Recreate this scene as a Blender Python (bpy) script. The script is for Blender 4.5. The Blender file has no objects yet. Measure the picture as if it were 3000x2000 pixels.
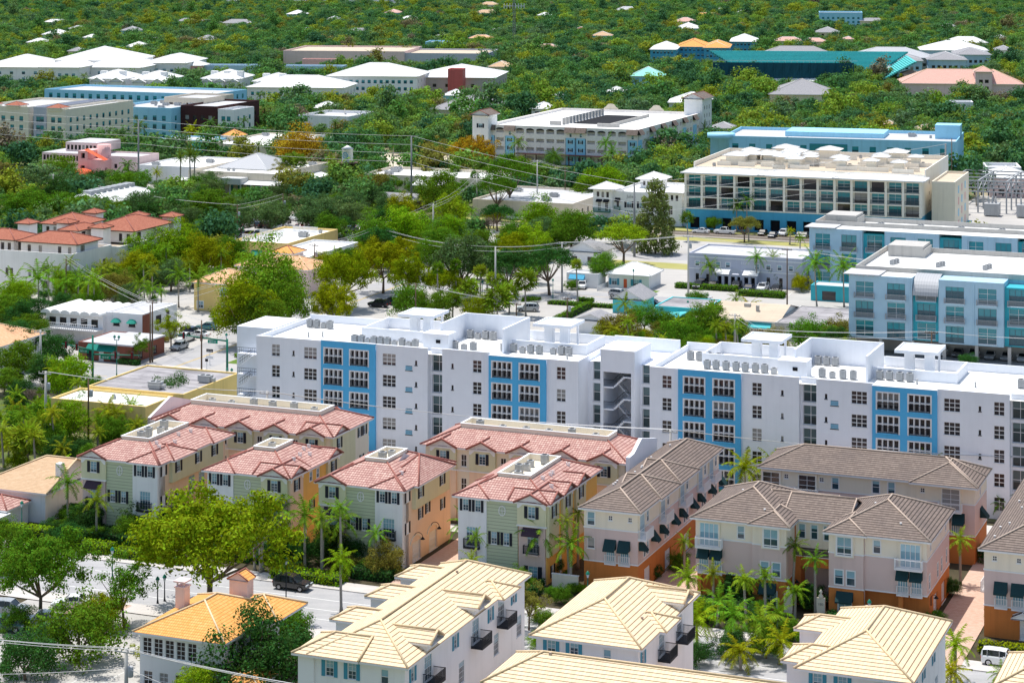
import bpy, math, random
from mathutils import Vector, Matrix
R_=random.Random(7)
F,H,YH,CX=6323.,80.,-200.,1500.
T=math.atan(2530/6323.); CT,ST=math.cos(T),math.sin(T)
PI=math.pi
SC=bpy.context.scene
COL=SC.collection
def uv2w(U,V): return (U*CT+V*ST,-U*ST+V*CT)
def w2uv(x,y): return (x*CT-y*ST,x*ST+y*CT)
def gp(px,py,h=0.):                 # survey helper: photo position + height -> ground plan
    Z=F*(H-h)/(py-YH); return ((px-CX)/F*Z,Z)
def pix(x,y,z): return (CX+F*x/y,YH+F*(H-z)/y)
# ---------------------------------------------------------------- camera, light
cam=bpy.data.cameras.new('camera'); co=bpy.data.objects.new('camera',cam); COL.objects.link(co)
co.location=(0,0,H); co.rotation_euler=(PI/2,0,0)
cam.sensor_width=36; cam.lens=F/3000*36; cam.shift_y=-0.4; cam.clip_start=1; cam.clip_end=20000
SC.camera=co
SUNV=Vector((-0.64*0.30,0.77*0.30,1.0)).normalized()
el=math.asin(SUNV.z); az=math.atan2(SUNV.x,SUNV.y)
w=bpy.data.worlds.new("World"); SC.world=w; w.use_nodes=True
nt=w.node_tree; bg=nt.nodes['Background']
sky=nt.nodes.new('ShaderNodeTexSky'); sky.sky_type='NISHITA'; sky.sun_disc=False
sky.sun_elevation=el; sky.sun_rotation=az; sky.air_density=1.3; sky.dust_density=1.6; sky.ozone_density=1.5
nt.links.new(sky.outputs[0],bg.inputs[0]); bg.inputs[1].default_value=0.15
sl=bpy.data.lights.new('sun','SUN'); so=bpy.data.objects.new('sun',sl); COL.objects.link(so)
sl.energy=4.9; sl.angle=math.radians(0.5); sl.color=(1,0.96,0.89)
so.rotation_euler=(-SUNV).to_track_quat('-Z','Y').to_euler(); so.location=(0,300,300)
SC.view_settings.view_transform='Standard'; SC.view_settings.look='None'; SC.view_settings.exposure=0
SC.render.engine='CYCLES'
SC.cycles.max_bounces=8; SC.cycles.diffuse_bounces=4; SC.cycles.transparent_max_bounces=6
# ---------------------------------------------------------------- materials
MATS={}
class N:
    def __init__(s,name):
        s.m=bpy.data.materials.new(name); s.m.use_nodes=True; s.t=s.m.node_tree
        s.b=s.t.nodes['Principled BSDF']; s.b.inputs['Specular IOR Level'].default_value=0.25
    def n(s,typ,**k):
        x=s.t.nodes.new(typ)
        for a,b in k.items(): setattr(x,a,b)
        return x
    def l(s,a,b): s.t.links.new(a,b)
    def val(s,inp,v):
        if hasattr(v,'is_linked') or hasattr(v,'links'): s.l(v,inp)
        else: inp.default_value=v
    def math(s,op,a,b=None,c=None):
        x=s.n('ShaderNodeMath',operation=op); s.val(x.inputs[0],a)
        if b is not None: s.val(x.inputs[1],b)
        if c is not None: s.val(x.inputs[2],c)
        return x.outputs[0]
    def mix(s,f,a,b,mode='MIX'):
        x=s.n('ShaderNodeMix',data_type='RGBA',blend_type=mode); s.val(x.inputs[0],f)
        for i,v in ((6,a),(7,b)):
            if isinstance(v,tuple): x.inputs[i].default_value=(*v[:3],1)
            else: s.l(v,x.inputs[i])
        return x.outputs[2]
    def noise(s,scale,detail=3,vec=None,rough=.55):
        x=s.n('ShaderNodeTexNoise'); x.inputs['Scale'].default_value=scale; x.inputs['Detail'].default_value=detail
        x.inputs['Roughness'].default_value=rough
        if vec is None: vec=s.n('ShaderNodeTexCoord').outputs['Object']
        s.l(vec,x.inputs['Vector']); return x.outputs[0]
    def ramp(s,f,stops):
        x=s.n('ShaderNodeValToRGB'); s.l(f,x.inputs[0]); e=x.color_ramp.elements
        while len(e)<len(stops): e.new(.5)
        for q,(p,c) in zip(e,stops): q.position=p; q.color=(*c[:3],1) if isinstance(c,tuple) else (c,c,c,1)
        return x.outputs[0]
def srgb(r,g,b):
    f=lambda c:(c/255/12.92 if c/255<=.04045 else ((c/255+.055)/1.055)**2.4)
    return (f(r),f(g),f(b))
def dk(c,k): return tuple(x*k for x in c)
def paint(name,col,rough=.75,var=.12,stain=.10,scale=.6,bump=0,metal=0,spec=.25):
    if name in MATS: return MATS[name]
    n=N(name); a=n.noise(scale,5); b=n.noise(scale*.13,3); 
    f=n.math('MULTIPLY_ADD',a,var*2,1-var); g=n.math('MULTIPLY_ADD',b,stain*2,1-stain)
    mp=n.n('ShaderNodeMapping'); mp.inputs['Scale'].default_value=(1,1,.05); n.l(n.n('ShaderNodeTexCoord').outputs['Object'],mp.inputs[0]); st=n.ramp(n.noise(1.1,5,mp.outputs[0],.7),[(.50,1.),(.72,1-stain*1.6)])
    k=n.math('MULTIPLY',n.math('MULTIPLY',f,g),st)
    x=n.n('ShaderNodeCombineColor'); [n.l(k,x.inputs[i]) for i in range(3)]
    c=n.mix(1.,col,x.outputs[0],'MULTIPLY'); n.l(c,n.b.inputs['Base Color'])
    n.b.inputs['Roughness'].default_value=rough; n.b.inputs['Metallic'].default_value=metal
    n.b.inputs['Specular IOR Level'].default_value=spec
    if bump:
        d=n.n('ShaderNodeBump'); d.inputs['Strength'].default_value=bump; d.inputs['Distance'].default_value=.03
        n.l(n.noise(9,4),d.inputs['Height']); n.l(d.outputs[0],n.b.inputs['Normal'])
    MATS[name]=n.m; return n.m
def siding(name,col):
    n=N(name); tc=n.n('ShaderNodeTexCoord'); sp=n.n('ShaderNodeSeparateXYZ'); n.l(tc.outputs['Object'],sp.inputs[0])
    f=n.math('FRACT',n.math('MULTIPLY',sp.outputs[2],1/.42)); ln=n.math('LESS_THAN',f,.16)
    cc=n.mix(ln,col,dk(col,.55)); nz=n.noise(.7,4); cc=n.mix(n.math('MULTIPLY',nz,.25),cc,dk(col,.6))
    n.l(cc,n.b.inputs['Base Color']); n.b.inputs['Roughness'].default_value=.7; return n.m
def tile(name,c1,c2,cl,row=.4,colw=.3,line=.16,colamt=.35,dirt=None):
    n=N(name); uv=n.n('ShaderNodeUVMap'); sp=n.n('ShaderNodeSeparateXYZ'); n.l(uv.outputs[0],sp.inputs[0])
    u=n.math('MULTIPLY',sp.outputs[0],1/colw); v=n.math('MULTIPLY',sp.outputs[1],1/row)
    fv=n.math('FRACT',v); fu=n.math('FRACT',u)
    cv=n.n('ShaderNodeCombineXYZ'); n.l(n.math('FLOOR',u),cv.inputs[0]); n.l(n.math('FLOOR',v),cv.inputs[1])
    wn=n.n('ShaderNodeTexWhiteNoise'); n.l(cv.outputs[0],wn.inputs['Vector'])
    nz=n.noise(.35,4); nz2=n.noise(2.2,3)
    fac=n.math('ADD',n.math('MULTIPLY',wn.outputs[0],.65),n.math('MULTIPLY',nz2,.35))
    c=n.mix(fac,c1,c2)
    if dirt: c=n.mix(n.ramp(nz,[(.45,0.),(.75,.55)]),c,dirt)
    # rounded pans: dark gutters between the columns, dark butt line under each course
    hu=n.math('ABSOLUTE',n.math('MULTIPLY_ADD',fu,2.,-1.))
    gut=n.math('MULTIPLY',n.math('POWER',hu,3.),colamt)
    c=n.mix(gut,c,cl)
    ln=n.math('SMOOTH_MIN',1.,n.math('MULTIPLY',n.math('LESS_THAN',fv,line),.92),.01)
    c=n.mix(ln,c,cl)
    n.l(c,n.b.inputs['Base Color']); n.b.inputs['Roughness'].default_value=.75
    hh=n.math('ADD',n.math('MULTIPLY',n.math('SUBTRACT',1.,n.math('POWER',hu,2.)),.6*min(1,colamt*2.5)),n.math('SUBTRACT',1.,fv))
    d=n.n('ShaderNodeBump'); d.inputs['Strength'].default_value=.55; d.inputs['Distance'].default_value=.07
    n.l(hh,d.inputs['Height']); n.l(d.outputs[0],n.b.inputs['Normal']); MATS[name]=n.m; return n.m
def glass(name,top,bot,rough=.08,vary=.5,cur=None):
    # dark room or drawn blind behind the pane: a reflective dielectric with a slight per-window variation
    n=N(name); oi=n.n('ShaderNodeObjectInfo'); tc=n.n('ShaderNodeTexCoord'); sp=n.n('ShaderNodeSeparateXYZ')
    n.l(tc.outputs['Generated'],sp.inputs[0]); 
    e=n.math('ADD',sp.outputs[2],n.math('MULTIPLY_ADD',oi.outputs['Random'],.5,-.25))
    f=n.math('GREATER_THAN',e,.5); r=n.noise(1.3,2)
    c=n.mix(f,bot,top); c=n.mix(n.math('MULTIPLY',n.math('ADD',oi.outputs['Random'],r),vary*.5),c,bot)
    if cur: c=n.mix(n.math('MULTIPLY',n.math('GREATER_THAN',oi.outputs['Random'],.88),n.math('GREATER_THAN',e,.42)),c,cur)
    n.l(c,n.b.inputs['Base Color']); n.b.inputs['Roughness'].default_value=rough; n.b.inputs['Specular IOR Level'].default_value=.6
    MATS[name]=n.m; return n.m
def leafmat(name,fixed=None,trans=.35):
    n=N(name); geo=n.n('ShaderNodeNewGeometry'); oi=n.n('ShaderNodeObjectInfo')
    r=geo.outputs['Random Per Island']
    if fixed: base=n.ramp(oi.outputs['Random'],fixed)
    else: base=oi.outputs['Color']
    k=n.ramp(r,[(0.,.50),(.5,.95),(1.,1.6)])
    c=n.mix(1.,base,k,'MULTIPLY')
    hs=n.n('ShaderNodeHueSaturation'); n.l(c,hs.inputs['Color']); n.l(n.math('MULTIPLY_ADD',r,.05,.475),hs.inputs['Hue'])
    hs.inputs['Saturation'].default_value=1.05
    c=hs.outputs[0]
    df=n.n('ShaderNodeBsdfDiffuse'); tr=n.n('ShaderNodeBsdfTranslucent'); n.l(c,df.inputs[0]); n.l(n.mix(1.,c,(1.15,1.15,.6),'MULTIPLY'),tr.inputs[0])
    m1=n.n('ShaderNodeMixShader'); m1.inputs[0].default_value=trans; n.l(df.outputs[0],m1.inputs[1]); n.l(tr.outputs[0],m1.inputs[2])
    n.l(m1.outputs[0],n.t.nodes['Material Output'].inputs[0]); return n.m
def objcol(name,rough=.3,spec=.5,coat=.0,metal=0):
    n=N(name); oi=n.n('ShaderNodeObjectInfo'); n.l(oi.outputs['Color'],n.b.inputs['Base Color'])
    n.b.inputs['Roughness'].default_value=rough; n.b.inputs['Specular IOR Level'].default_value=spec; n.b.inputs['Coat Weight'].default_value=coat
    n.b.inputs['Metallic'].default_value=metal; MATS[name]=n.m; return n.m
def flatroof(name,col,dirt,amt=.5,scale=.12):
    n=N(name); a=n.noise(scale,7,None,.65); co=n.n('ShaderNodeTexCoord').outputs['Object']; mp=n.n('ShaderNodeMapping'); mp.inputs['Scale'].default_value=(1,6,1)
    n.l(co,mp.inputs[0]); b=n.noise(.12,5,mp.outputs[0]); f=n.ramp(n.math('MULTIPLY_ADD',a,.5,n.math('MULTIPLY',b,.5)),[(.42,0.),(.62,amt)])
    c=n.mix(f,col,dirt); sp=n.n('ShaderNodeSeparateXYZ'); n.l(co,sp.inputs[0])
    for ax,w in ((0,2.9),(1,7.3)): c=n.mix(n.math('MULTIPLY',n.math('LESS_THAN',n.math('FRACT',n.math('MULTIPLY',sp.outputs[ax],1/w)),.035),.35),c,dirt)
    r=n.ramp(n.noise(.5,6,None,.7),[(.60,0.),(.72,amt*.8)]); c=n.mix(r,c,dk(dirt,.75))
    n.l(c,n.b.inputs['Base Color']); n.b.inputs['Roughness'].default_value=.85; MATS[name]=n.m; return n.m
def seam(name,col,pitch=.5):
    n=N(name); uv=n.n('ShaderNodeUVMap'); sp=n.n('ShaderNodeSeparateXYZ'); n.l(uv.outputs[0],sp.inputs[0])
    f=n.math('FRACT',n.math('MULTIPLY',sp.outputs[0],1/pitch)); c=n.mix(n.math('LESS_THAN',f,.12),col,dk(col,.72))
    c=n.mix(n.math('MULTIPLY',n.noise(.3,4),.3),c,dk(col,.75))
    n.l(c,n.b.inputs['Base Color']); n.b.inputs['Roughness'].default_value=.55; MATS[name]=n.m; return n.m
M={}
M['white']=paint('white_stucco',(.84,.84,.84),var=.06,stain=.06,bump=.15)
M['aptwhite']=paint('apartment_white',(.86,.88,.93),var=.05,stain=.035,bump=.2)
M['trim']=paint('white_trim',(.80,.80,.80),rough=.5,var=.03,stain=.03)
M['aptblue']=paint('apartment_blue',(.10,.46,.78),var=.06,stain=.07,bump=.2)
M['cream']=paint('cream_stucco',(.84,.76,.62),var=.06,stain=.06,bump=.2)
M['peach']=paint('peach_stucco',(.86,.64,.47),var=.06,stain=.06,bump=.2)
M['mauve']=paint('mauve_stucco',(.68,.53,.49),var=.06,stain=.06,bump=.2)
M['orange']=paint('orange_stucco',(.58,.20,.05),var=.10,stain=.12,bump=.2)
M['sage']=paint('sage_stucco',(.68,.66,.44),var=.06,stain=.05,bump=.2)
M['mustard']=paint('mustard_stucco',(.86,.52,.14),var=.07,stain=.08,bump=.2)
M['siding']=siding('sage_siding',(.57,.62,.44))
M['yellow']=paint('yellow_stucco',(.84,.62,.24),var=.08,stain=.10,bump=.15)
M['sand']=paint('sand_stucco',(.74,.65,.52),var=.06,stain=.08)
M['pinkst']=paint('pink_stucco',(.78,.60,.58),var=.07,stain=.08)
M['rose']=paint('rose_stucco',(.82,.48,.46),var=.07,stain=.06)
M['greyst']=paint('grey_stucco',(.50,.52,.60),var=.06,stain=.06)
M['teal']=paint('teal_stucco',(.05,.42,.50),var=.07,stain=.08)
M['slate']=paint('blue_grey_stucco',(.42,.60,.72),var=.07,stain=.08,bump=.2)
M['aqua']=paint('aqua_stucco',(.10,.55,.58),var=.06,stain=.06)
M['skyblue']=paint('sky_blue_stucco',(.33,.66,.86),var=.06,stain=.07)
M['bluebase']=paint('blue_base_stucco',(.07,.37,.58),var=.08,stain=.1)
M['brick']=paint('red_brick',(.26,.09,.06),var=.2,stain=.1,scale=5)
M['maroon']=paint('dark_brick',(.07,.025,.025),var=.2,stain=.1,scale=5)
M['concrete']=paint('concrete',(.50,.48,.45),var=.08,stain=.1)
M['grey']=paint('grey_paint',(.32,.33,.34),var=.08,stain=.08)
M['dark']=paint('dark_iron',(.018,.022,.03),rough=.5,var=.1)
M['black']=paint('dark_opening',(.012,.012,.015),rough=.9,var=.1)
M['shutter']=paint('navy_shutter',(.018,.022,.035),rough=.5,var=.1)
M['blueshut']=paint('blue_shutter',(.06,.30,.42),rough=.5,var=.1)
M['awn']=paint('dark_green_awning',(.012,.045,.05),rough=.8,var=.1)
M['awng']=paint('green_awning',(.01,.22,.17),rough=.8,var=.1)
M['awnr']=paint('red_awning',(.78,.14,.06),rough=.8,var=.1)
M['awnblk']=paint('black_awning',(.012,.014,.02),rough=.8,var=.1)
M['wood']=paint('weathered_wood',(.13,.085,.055),var=.25,stain=.2,scale=3)
M['polegrey']=paint('concrete_pole',(.50,.49,.47),var=.1,stain=.1)
M['polesteel']=paint('steel_pole',(.23,.24,.25),var=.1,stain=.1)
M['green']=paint('green_paint',(.01,.17,.11),rough=.45,var=.1)
M['tealdk']=paint('dark_teal_panel',(.012,.09,.13),var=.12,stain=.15)
M['seat']=paint('teal_seats',(.10,.50,.50),var=.2,stain=.1,scale=3)
M['bark']=paint('bark',(.17,.12,.085),var=.3,stain=.2,scale=3)
M['palmbark']=paint('palm_trunk',(.34,.31,.27),var=.2,stain=.15,scale=2.5)
M['metal']=paint('grey_metal',(.42,.43,.44),rough=.45,var=.15,scale=4)
M['wire']=paint('aluminium_cable',(.62,.62,.62),rough=.5,var=.05)
M['rubber']=paint('tyre_rubber',(.012,.012,.013),rough=.8)
M['rim']=paint('wheel_rim',(.5,.5,.52),rough=.3,metal=.6)
M['carglass']=paint('car_glass',(.012,.018,.022),rough=.06,spec=.7)
M['lampglass']=paint('lamp_glass',(.7,.75,.78),rough=.3)
M['redl']=paint('red_lamp',(.45,.01,.01),rough=.3)
M['carpaint']=objcol('car_paint',.22,.5,.6)
M['tint']=objcol('painted_surface',.7,.25)
M['whiteroof']=flatroof('white_membrane_roof',(.80,.80,.78),(.60,.58,.54),.35)
M['greyroof']=flatroof('weathered_roof',(.42,.40,.41),(.15,.14,.15),.85)
M['palegrey']=flatroof('pale_grey_roof',(.56,.56,.57),(.40,.40,.42),.6)
M['tanroof']=flatroof('tan_gravel_roof',(.60,.50,.38),(.42,.35,.27),.5)
M['shingle']=tile('asphalt_shingle',(.26,.26,.28),(.36,.35,.36),(.17,.17,.18),.3,.5,.12,.1)
M['tanshingle']=tile('tan_shingle',(.50,.33,.19),(.62,.43,.27),(.36,.24,.15),.3,.5,.12,.1)
M['tilered']=tile('pink_red_barrel_tile',(.43,.22,.19),(.74,.52,.44),(.20,.07,.06),.46,.36,.24,.75,(.42,.24,.21))
M['tilebrown']=tile('brown_flat_tile',(.165,.125,.105),(.27,.21,.175),(.025,.018,.016),.42,.33,.28,.10,(.15,.12,.11))
M['tilecream']=tile('cream_tile',(.74,.58,.36),(.83,.69,.47),(.15,.08,.035),.52,.36,.17,.12,(.68,.52,.38))
M['tileorange']=tile('orange_barrel_tile',(.74,.33,.07),(.82,.47,.16),(.42,.15,.03),.40,.28,.14,.6)
M['tilepeach']=tile('peach_tile',(.72,.38,.20),(.80,.50,.30),(.45,.22,.11),.40,.30,.15,.4)
M['tilerust']=tile('rust_red_tile',(.34,.10,.055),(.48,.18,.11),(.16,.05,.03),.38,.30,.2,.4)
M['tilepink']=tile('faded_pink_tile',(.60,.34,.28),(.70,.45,.37),(.40,.22,.18),.40,.30,.15,.3)
M['capred']=paint('red_ridge_tile',(.34,.13,.105),var=.25,scale=4)
M['capbrown']=paint('brown_ridge_tile',(.48,.38,.31),var=.2,scale=4)
M['capcream']=paint('cream_ridge_tile',(.74,.57,.36),var=.2,scale=4)
M['seamwhite']=seam('white_standing_seam',(.80,.80,.78),.5)
M['seamgrey']=seam('grey_standing_seam',(.45,.46,.48),.5)
M['seamteal']=seam('teal_standing_seam',(.25,.66,.55),.6)
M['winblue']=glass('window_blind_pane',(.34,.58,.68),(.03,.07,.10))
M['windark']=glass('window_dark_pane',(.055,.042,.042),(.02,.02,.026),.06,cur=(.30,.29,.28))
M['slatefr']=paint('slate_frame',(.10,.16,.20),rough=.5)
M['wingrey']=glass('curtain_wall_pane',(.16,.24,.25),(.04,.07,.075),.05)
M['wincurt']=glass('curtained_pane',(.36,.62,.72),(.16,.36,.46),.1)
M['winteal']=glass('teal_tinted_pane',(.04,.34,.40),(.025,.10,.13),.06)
M['leaf']=leafmat('foliage'); M['palmleaf']=leafmat('palm_frond',None,.25)
M['twig']=paint('bare_twigs',(.20,.155,.12),var=.25,scale=2)
# ---------------------------------------------------------------- mesh builder
class MB:
    def __init__(s): s.v=[];s.f=[];s.m=[];s.uv=[];s.sm=[]
    def face(s,pts,m=0,uv=None,sm=False):
        b=len(s.v); s.v+= [tuple(p) for p in pts]; s.f.append(tuple(range(b,b+len(pts)))); s.m.append(m)
        s.uv+= uv if uv else [(0,0)]*len(pts); s.sm.append(sm)
    def box(s,x0,x1,y0,y1,z0,z1,m=0,skip=''):
        a,b,c,d=(x0,y0,z0),(x1,y0,z0),(x1,y1,z0),(x0,y1,z0); e,f,g,h=(x0,y0,z1),(x1,y0,z1),(x1,y1,z1),(x0,y1,z1)
        for k,q in (('f',(a,b,f,e)),('r',(b,c,g,f)),('b',(c,d,h,g)),('l',(d,a,e,h)),('t',(e,f,g,h)),('u',(d,c,b,a))):
            if k not in skip: s.face(q,m,[(q[i][0]+q[i][1],q[i][2] if k not in 'tu' else q[i][1]) for i in range(4)])
    def bar(s,p,q,w,m=0,h=None):
        p,q=Vector(p),Vector(q); d=(q-p).normalized(); u=Vector((0,0,1)) if abs(d.z)<.95 else Vector((0,1,0))
        a=d.cross(u).normalized()*w/2; b=a.cross(d).normalized()*(h or w)/2
        c0=[p+a+b,p-a+b,p-a-b,p+a-b]; c1=[x+(q-p) for x in c0]
        for i in range(4): j=(i+1)%4; s.face([c0[i],c0[j],c1[j],c1[i]],m)
        s.face(c0[::-1],m); s.face(c1,m)
    def tube(s,pts,rad,n=6,m=0,cap=True):
        pts=[Vector(p) for p in pts]; base=len(s.v); k=len(pts)
        if not isinstance(rad,(list,tuple)): rad=[rad]*k
        for i,p in enumerate(pts):
            d=(pts[min(i+1,k-1)]-pts[max(i-1,0)]).normalized(); u=Vector((0,0,1)) if abs(d.z)<.9 else Vector((0,1,0))
            a=d.cross(u).normalized(); b=a.cross(d)
            for j in range(n):
                t=2*PI*j/n; s.v.append(tuple(p+(a*math.cos(t)+b*math.sin(t))*rad[i]))
        for i in range(k-1):
            for j in range(n):
                j2=(j+1)%n; s.f.append((base+i*n+j,base+i*n+j2,base+(i+1)*n+j2,base+(i+1)*n+j)); s.m.append(m); s.uv+=[(j/n,i)]*4; s.sm.append(True)
        if cap:
            s.f.append(tuple(base+(k-1)*n+j for j in range(n))); s.m.append(m); s.uv+=[(0,0)]*n; s.sm.append(False)
            s.f.append(tuple(base+j for j in range(n))[::-1]); s.m.append(m); s.uv+=[(0,0)]*n; s.sm.append(False)
    def lathe(s,prof,n=10,m=0,c=(0,0)):
        base=len(s.v); k=len(prof)
        for r,z in prof:
            for j in range(n): t=2*PI*j/n; s.v.append((c[0]+r*math.cos(t),c[1]+r*math.sin(t),z))
        for i in range(k-1):
            for j in range(n):
                j2=(j+1)%n; s.f.append((base+i*n+j,base+i*n+j2,base+(i+1)*n+j2,base+(i+1)*n+j)); s.m.append(m); s.uv+=[(0,0)]*4; s.sm.append(True)
        s.f.append(tuple(base+(k-1)*n+j for j in range(n))); s.m.append(m); s.uv+=[(0,0)]*n; s.sm.append(False)
    def mesh(s,name,mats):
        me=bpy.data.meshes.new(name); me.from_pydata(s.v,[],s.f)
        for x in mats: me.materials.append(x)
        me.polygons.foreach_set('material_index',s.m); me.polygons.foreach_set('use_smooth',s.sm)
        l=me.uv_layers.new(name='UVMap'); l.data.foreach_set('uv',[c for p in s.uv for c in p]); me.update(); return me
    def build(s,name,mats,parent=None,mat=None):
        if not isinstance(mats,(list,tuple)): mats=[mats]
        return inst(name,s.mesh(name,mats),parent,mat)
def inst(name,me,parent=None,mat=None):
    o=bpy.data.objects.new(name,me); COL.objects.link(o)
    if parent: o.parent=parent
    if mat is not None: o.matrix_local=mat
    return o
THINGS=[]
def tag(o,label,cat,group=None,auto=False):
    o['label']=label; o['category']=cat
    if group: o['group']=group
    THINGS.append((o,auto)); return o
def thing(name,label,cat,x,y,z=0,rot=0,group=None,auto=False):
    o=bpy.data.objects.new(name,None); o.empty_display_size=.5; COL.objects.link(o); o.location=(x,y,z); o.rotation_euler=(0,0,rot)
    return tag(o,label,cat,group,auto)
LAND=[]
def bld(name,label,cat,U,V,phrase=None,rot=0,group=None,hh=6,wd=10):
    x,y=uv2w(U,V); o=thing(name,label,cat,x,y,0,-T+rot,group)
    if phrase: cx,cy=uv2w(U+wd/2,V); LAND.append((phrase,cx,cy,hh))
    FOOT.append((U,V,rot,[])); o['_f']=len(FOOT)-1; return o
FOOT=[]
# ---------------------------------------------------------------- architecture helpers
def FM(face,x0,x1,y0,y1):
    if face=='F': return Matrix.Translation((x0,y0,0)),x1-x0
    if face=='R': return Matrix.Translation((x1,y0,0))@Matrix.Rotation(PI/2,4,'Z'),y1-y0
    if face=='B': return Matrix.Translation((x1,y1,0))@Matrix.Rotation(PI,4,'Z'),x1-x0
    return Matrix.Translation((x0,y1,0))@Matrix.Rotation(-PI/2,4,'Z'),y1-y0
def wallface(mb,Mx,W,z0,z1,holes,m=0):
    xs=sorted({0,W}|{round(a,3) for h in holes for a in h[:2]}); zs=sorted({z0,z1}|{round(a,3) for h in holes for a in h[2:4]})
    xs=[x for x in xs if 0<=x<=W]; zs=[z for z in zs if z0<=z<=z1]
    P=lambda x,y,z: tuple(Mx@Vector((x,y,z)))
    for i in range(len(xs)-1):
        for j in range(len(zs)-1):
            cx,cz=(xs[i]+xs[i+1])/2,(zs[j]+zs[j+1])/2
            if any(h[0]<cx<h[1] and h[2]<cz<h[3] for h in holes): continue
            mb.face([P(xs[i],0,zs[j]),P(xs[i+1],0,zs[j]),P(xs[i+1],0,zs[j+1]),P(xs[i],0,zs[j+1])],m)
    for a,b,c,d,dep in holes:
        mb.face([P(a,0,c),P(a,0,d),P(a,dep,d),P(a,dep,c)],m); mb.face([P(b,0,d),P(b,0,c),P(b,dep,c),P(b,dep,d)],m)
        mb.face([P(a,0,d),P(b,0,d),P(b,dep,d),P(a,dep,d)],m); mb.face([P(b,0,c),P(a,0,c),P(a,dep,c),P(b,dep,c)],m)
KIND={
 'sh':dict(nx=2,nz=4,fr='trim',pn='winblue',sh='shutter',rev=.10,fw=.07,mw=.03),
 'bl':dict(nx=2,nz=4,fr='trim',pn='winblue',sh='blueshut',rev=.12,fw=.07,mw=.03),
 'dh':dict(nx=1,nz=2,fr='trim',pn='winblue',rev=.08,fw=.08,mw=.05,out=.09),
 'dh4':dict(nx=2,nz=2,fr='trim',pn='winblue',rev=.08,fw=.10,mw=.06,out=.12),
 'sq':dict(nx=2,nz=2,fr='trim',pn='windark',rev=.08,fw=.08,mw=.05),
 'fd':dict(nx=4,nz=1,fr='trim',pn='wincurt',rev=.08,fw=.08,mw=.07,nm='french_door'),
 'fdd':dict(nx=2,nz=4,fr='trim',pn='windark',rev=.10,fw=.12,mw=.05,nm='french_door'),
 'gr':dict(nx=4,nz=4,fr='trim',pn='winblue',rev=.10,fw=.08,mw=.03,nm='french_door'),
 'a2':dict(nx=2,nz=3,fr='trim',pn='windark',rev=.14,fw=.07,mw=.09),
 'a3':dict(nx=3,nz=3,fr='trim',pn='windark',rev=.14,fw=.07,mw=.09),
 'ab':dict(nx=4,nz=2,fr='trim',pn='windark',rev=.55,fw=.12,mw=.15,out=.14,nm='balcony_door'),
 'gl':dict(nx=2,nz=2,fr='trim',pn='wingrey',rev=.5,fw=.08,mw=.08),
 'slot':dict(nx=1,nz=1,fr='dark',pn='windark',rev=.12,fw=.04,mw=.0),
 'pl':dict(nx=1,nz=1,fr='trim',pn='windark',rev=.08,fw=.07,mw=.0),
 'drk':dict(nx=2,nz=2,fr='dark',pn='windark',rev=.08,fw=.06,mw=.04),
 'tl':dict(nx=3,nz=2,fr='slatefr',pn='winteal',rev=.12,fw=.10,mw=.08),
 'tl2':dict(nx=2,nz=3,fr='trim',pn='winteal',rev=.25,fw=.08,mw=.06),
 'op':dict(nx=1,nz=1,fr=None,pn='black',rev=.9,fw=0,mw=0,nm='opening'),
 'gar':dict(nx=1,nz=4,fr='trim',pn='trim',rev=.25,fw=.05,mw=.03,nm='garage_door'),
 'door':dict(nx=2,nz=3,fr='trim',pn='trim',rev=.08,fw=.08,mw=.04,nm='door'),
 'rdoor':dict(nx=1,nz=1,fr='trim',pn='awnr',rev=.08,fw=.08,mw=.04,nm='door'),
}
WC={}
def window(par,Mx,w,h,kind):
    k=KIND[kind]; key=(kind,round(w,2),round(h,2)); nm=k.get('nm','window')
    if key not in WC:
        f=MB(); d=k['rev']; fw=k['fw']; mw=k['mw']; o=k.get('out',0); y0,y1=(-.03 if o else d-.07),d-.004
        if k['fr']:
            a,b=-w/2-o,w/2+o
            f.box(a,b,y0,y1,h-fw*.5,h+o+.001); f.box(a,b,y0,y1,-o-.001,fw*.5)
            f.box(a,-w/2+fw*.6,y0,y1,fw*.5,h-fw*.5); f.box(w/2-fw*.6,b,y0,y1,fw*.5,h-fw*.5)
            if not o: f.box(-w/2-.08,w/2+.08,-.06,.02,-.11,-.005)
            for i in range(1,k['nx']):
                x=-w/2+w*i/k['nx']; f.box(x-mw/2,x+mw/2,y0+.015,y1,fw*.5,h-fw*.5)
            for j in range(1,k['nz']):
                z=h*j/k['nz']; g=mw*(1.0 if k['nz']<4 or j==2 else .8); f.box(-w/2+fw*.6,w/2-fw*.6,y0+.02,y1,z-g/2,z+g/2)
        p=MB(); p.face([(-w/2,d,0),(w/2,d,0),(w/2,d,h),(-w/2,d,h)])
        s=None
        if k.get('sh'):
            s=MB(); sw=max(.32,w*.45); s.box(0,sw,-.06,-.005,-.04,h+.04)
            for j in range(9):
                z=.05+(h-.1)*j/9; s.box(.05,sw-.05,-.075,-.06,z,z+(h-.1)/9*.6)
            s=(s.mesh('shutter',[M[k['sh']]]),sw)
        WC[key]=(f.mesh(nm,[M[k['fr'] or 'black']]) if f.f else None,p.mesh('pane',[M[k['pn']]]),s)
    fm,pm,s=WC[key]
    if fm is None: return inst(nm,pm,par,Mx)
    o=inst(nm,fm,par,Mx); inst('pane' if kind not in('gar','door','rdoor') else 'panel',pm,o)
    if s: inst('shutter',s[0],o,Matrix.Translation((-w/2-.05-s[1],0,0))); inst('shutter',s[0],o,Matrix.Translation((w/2+.05,0,0)))
    return o
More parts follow.
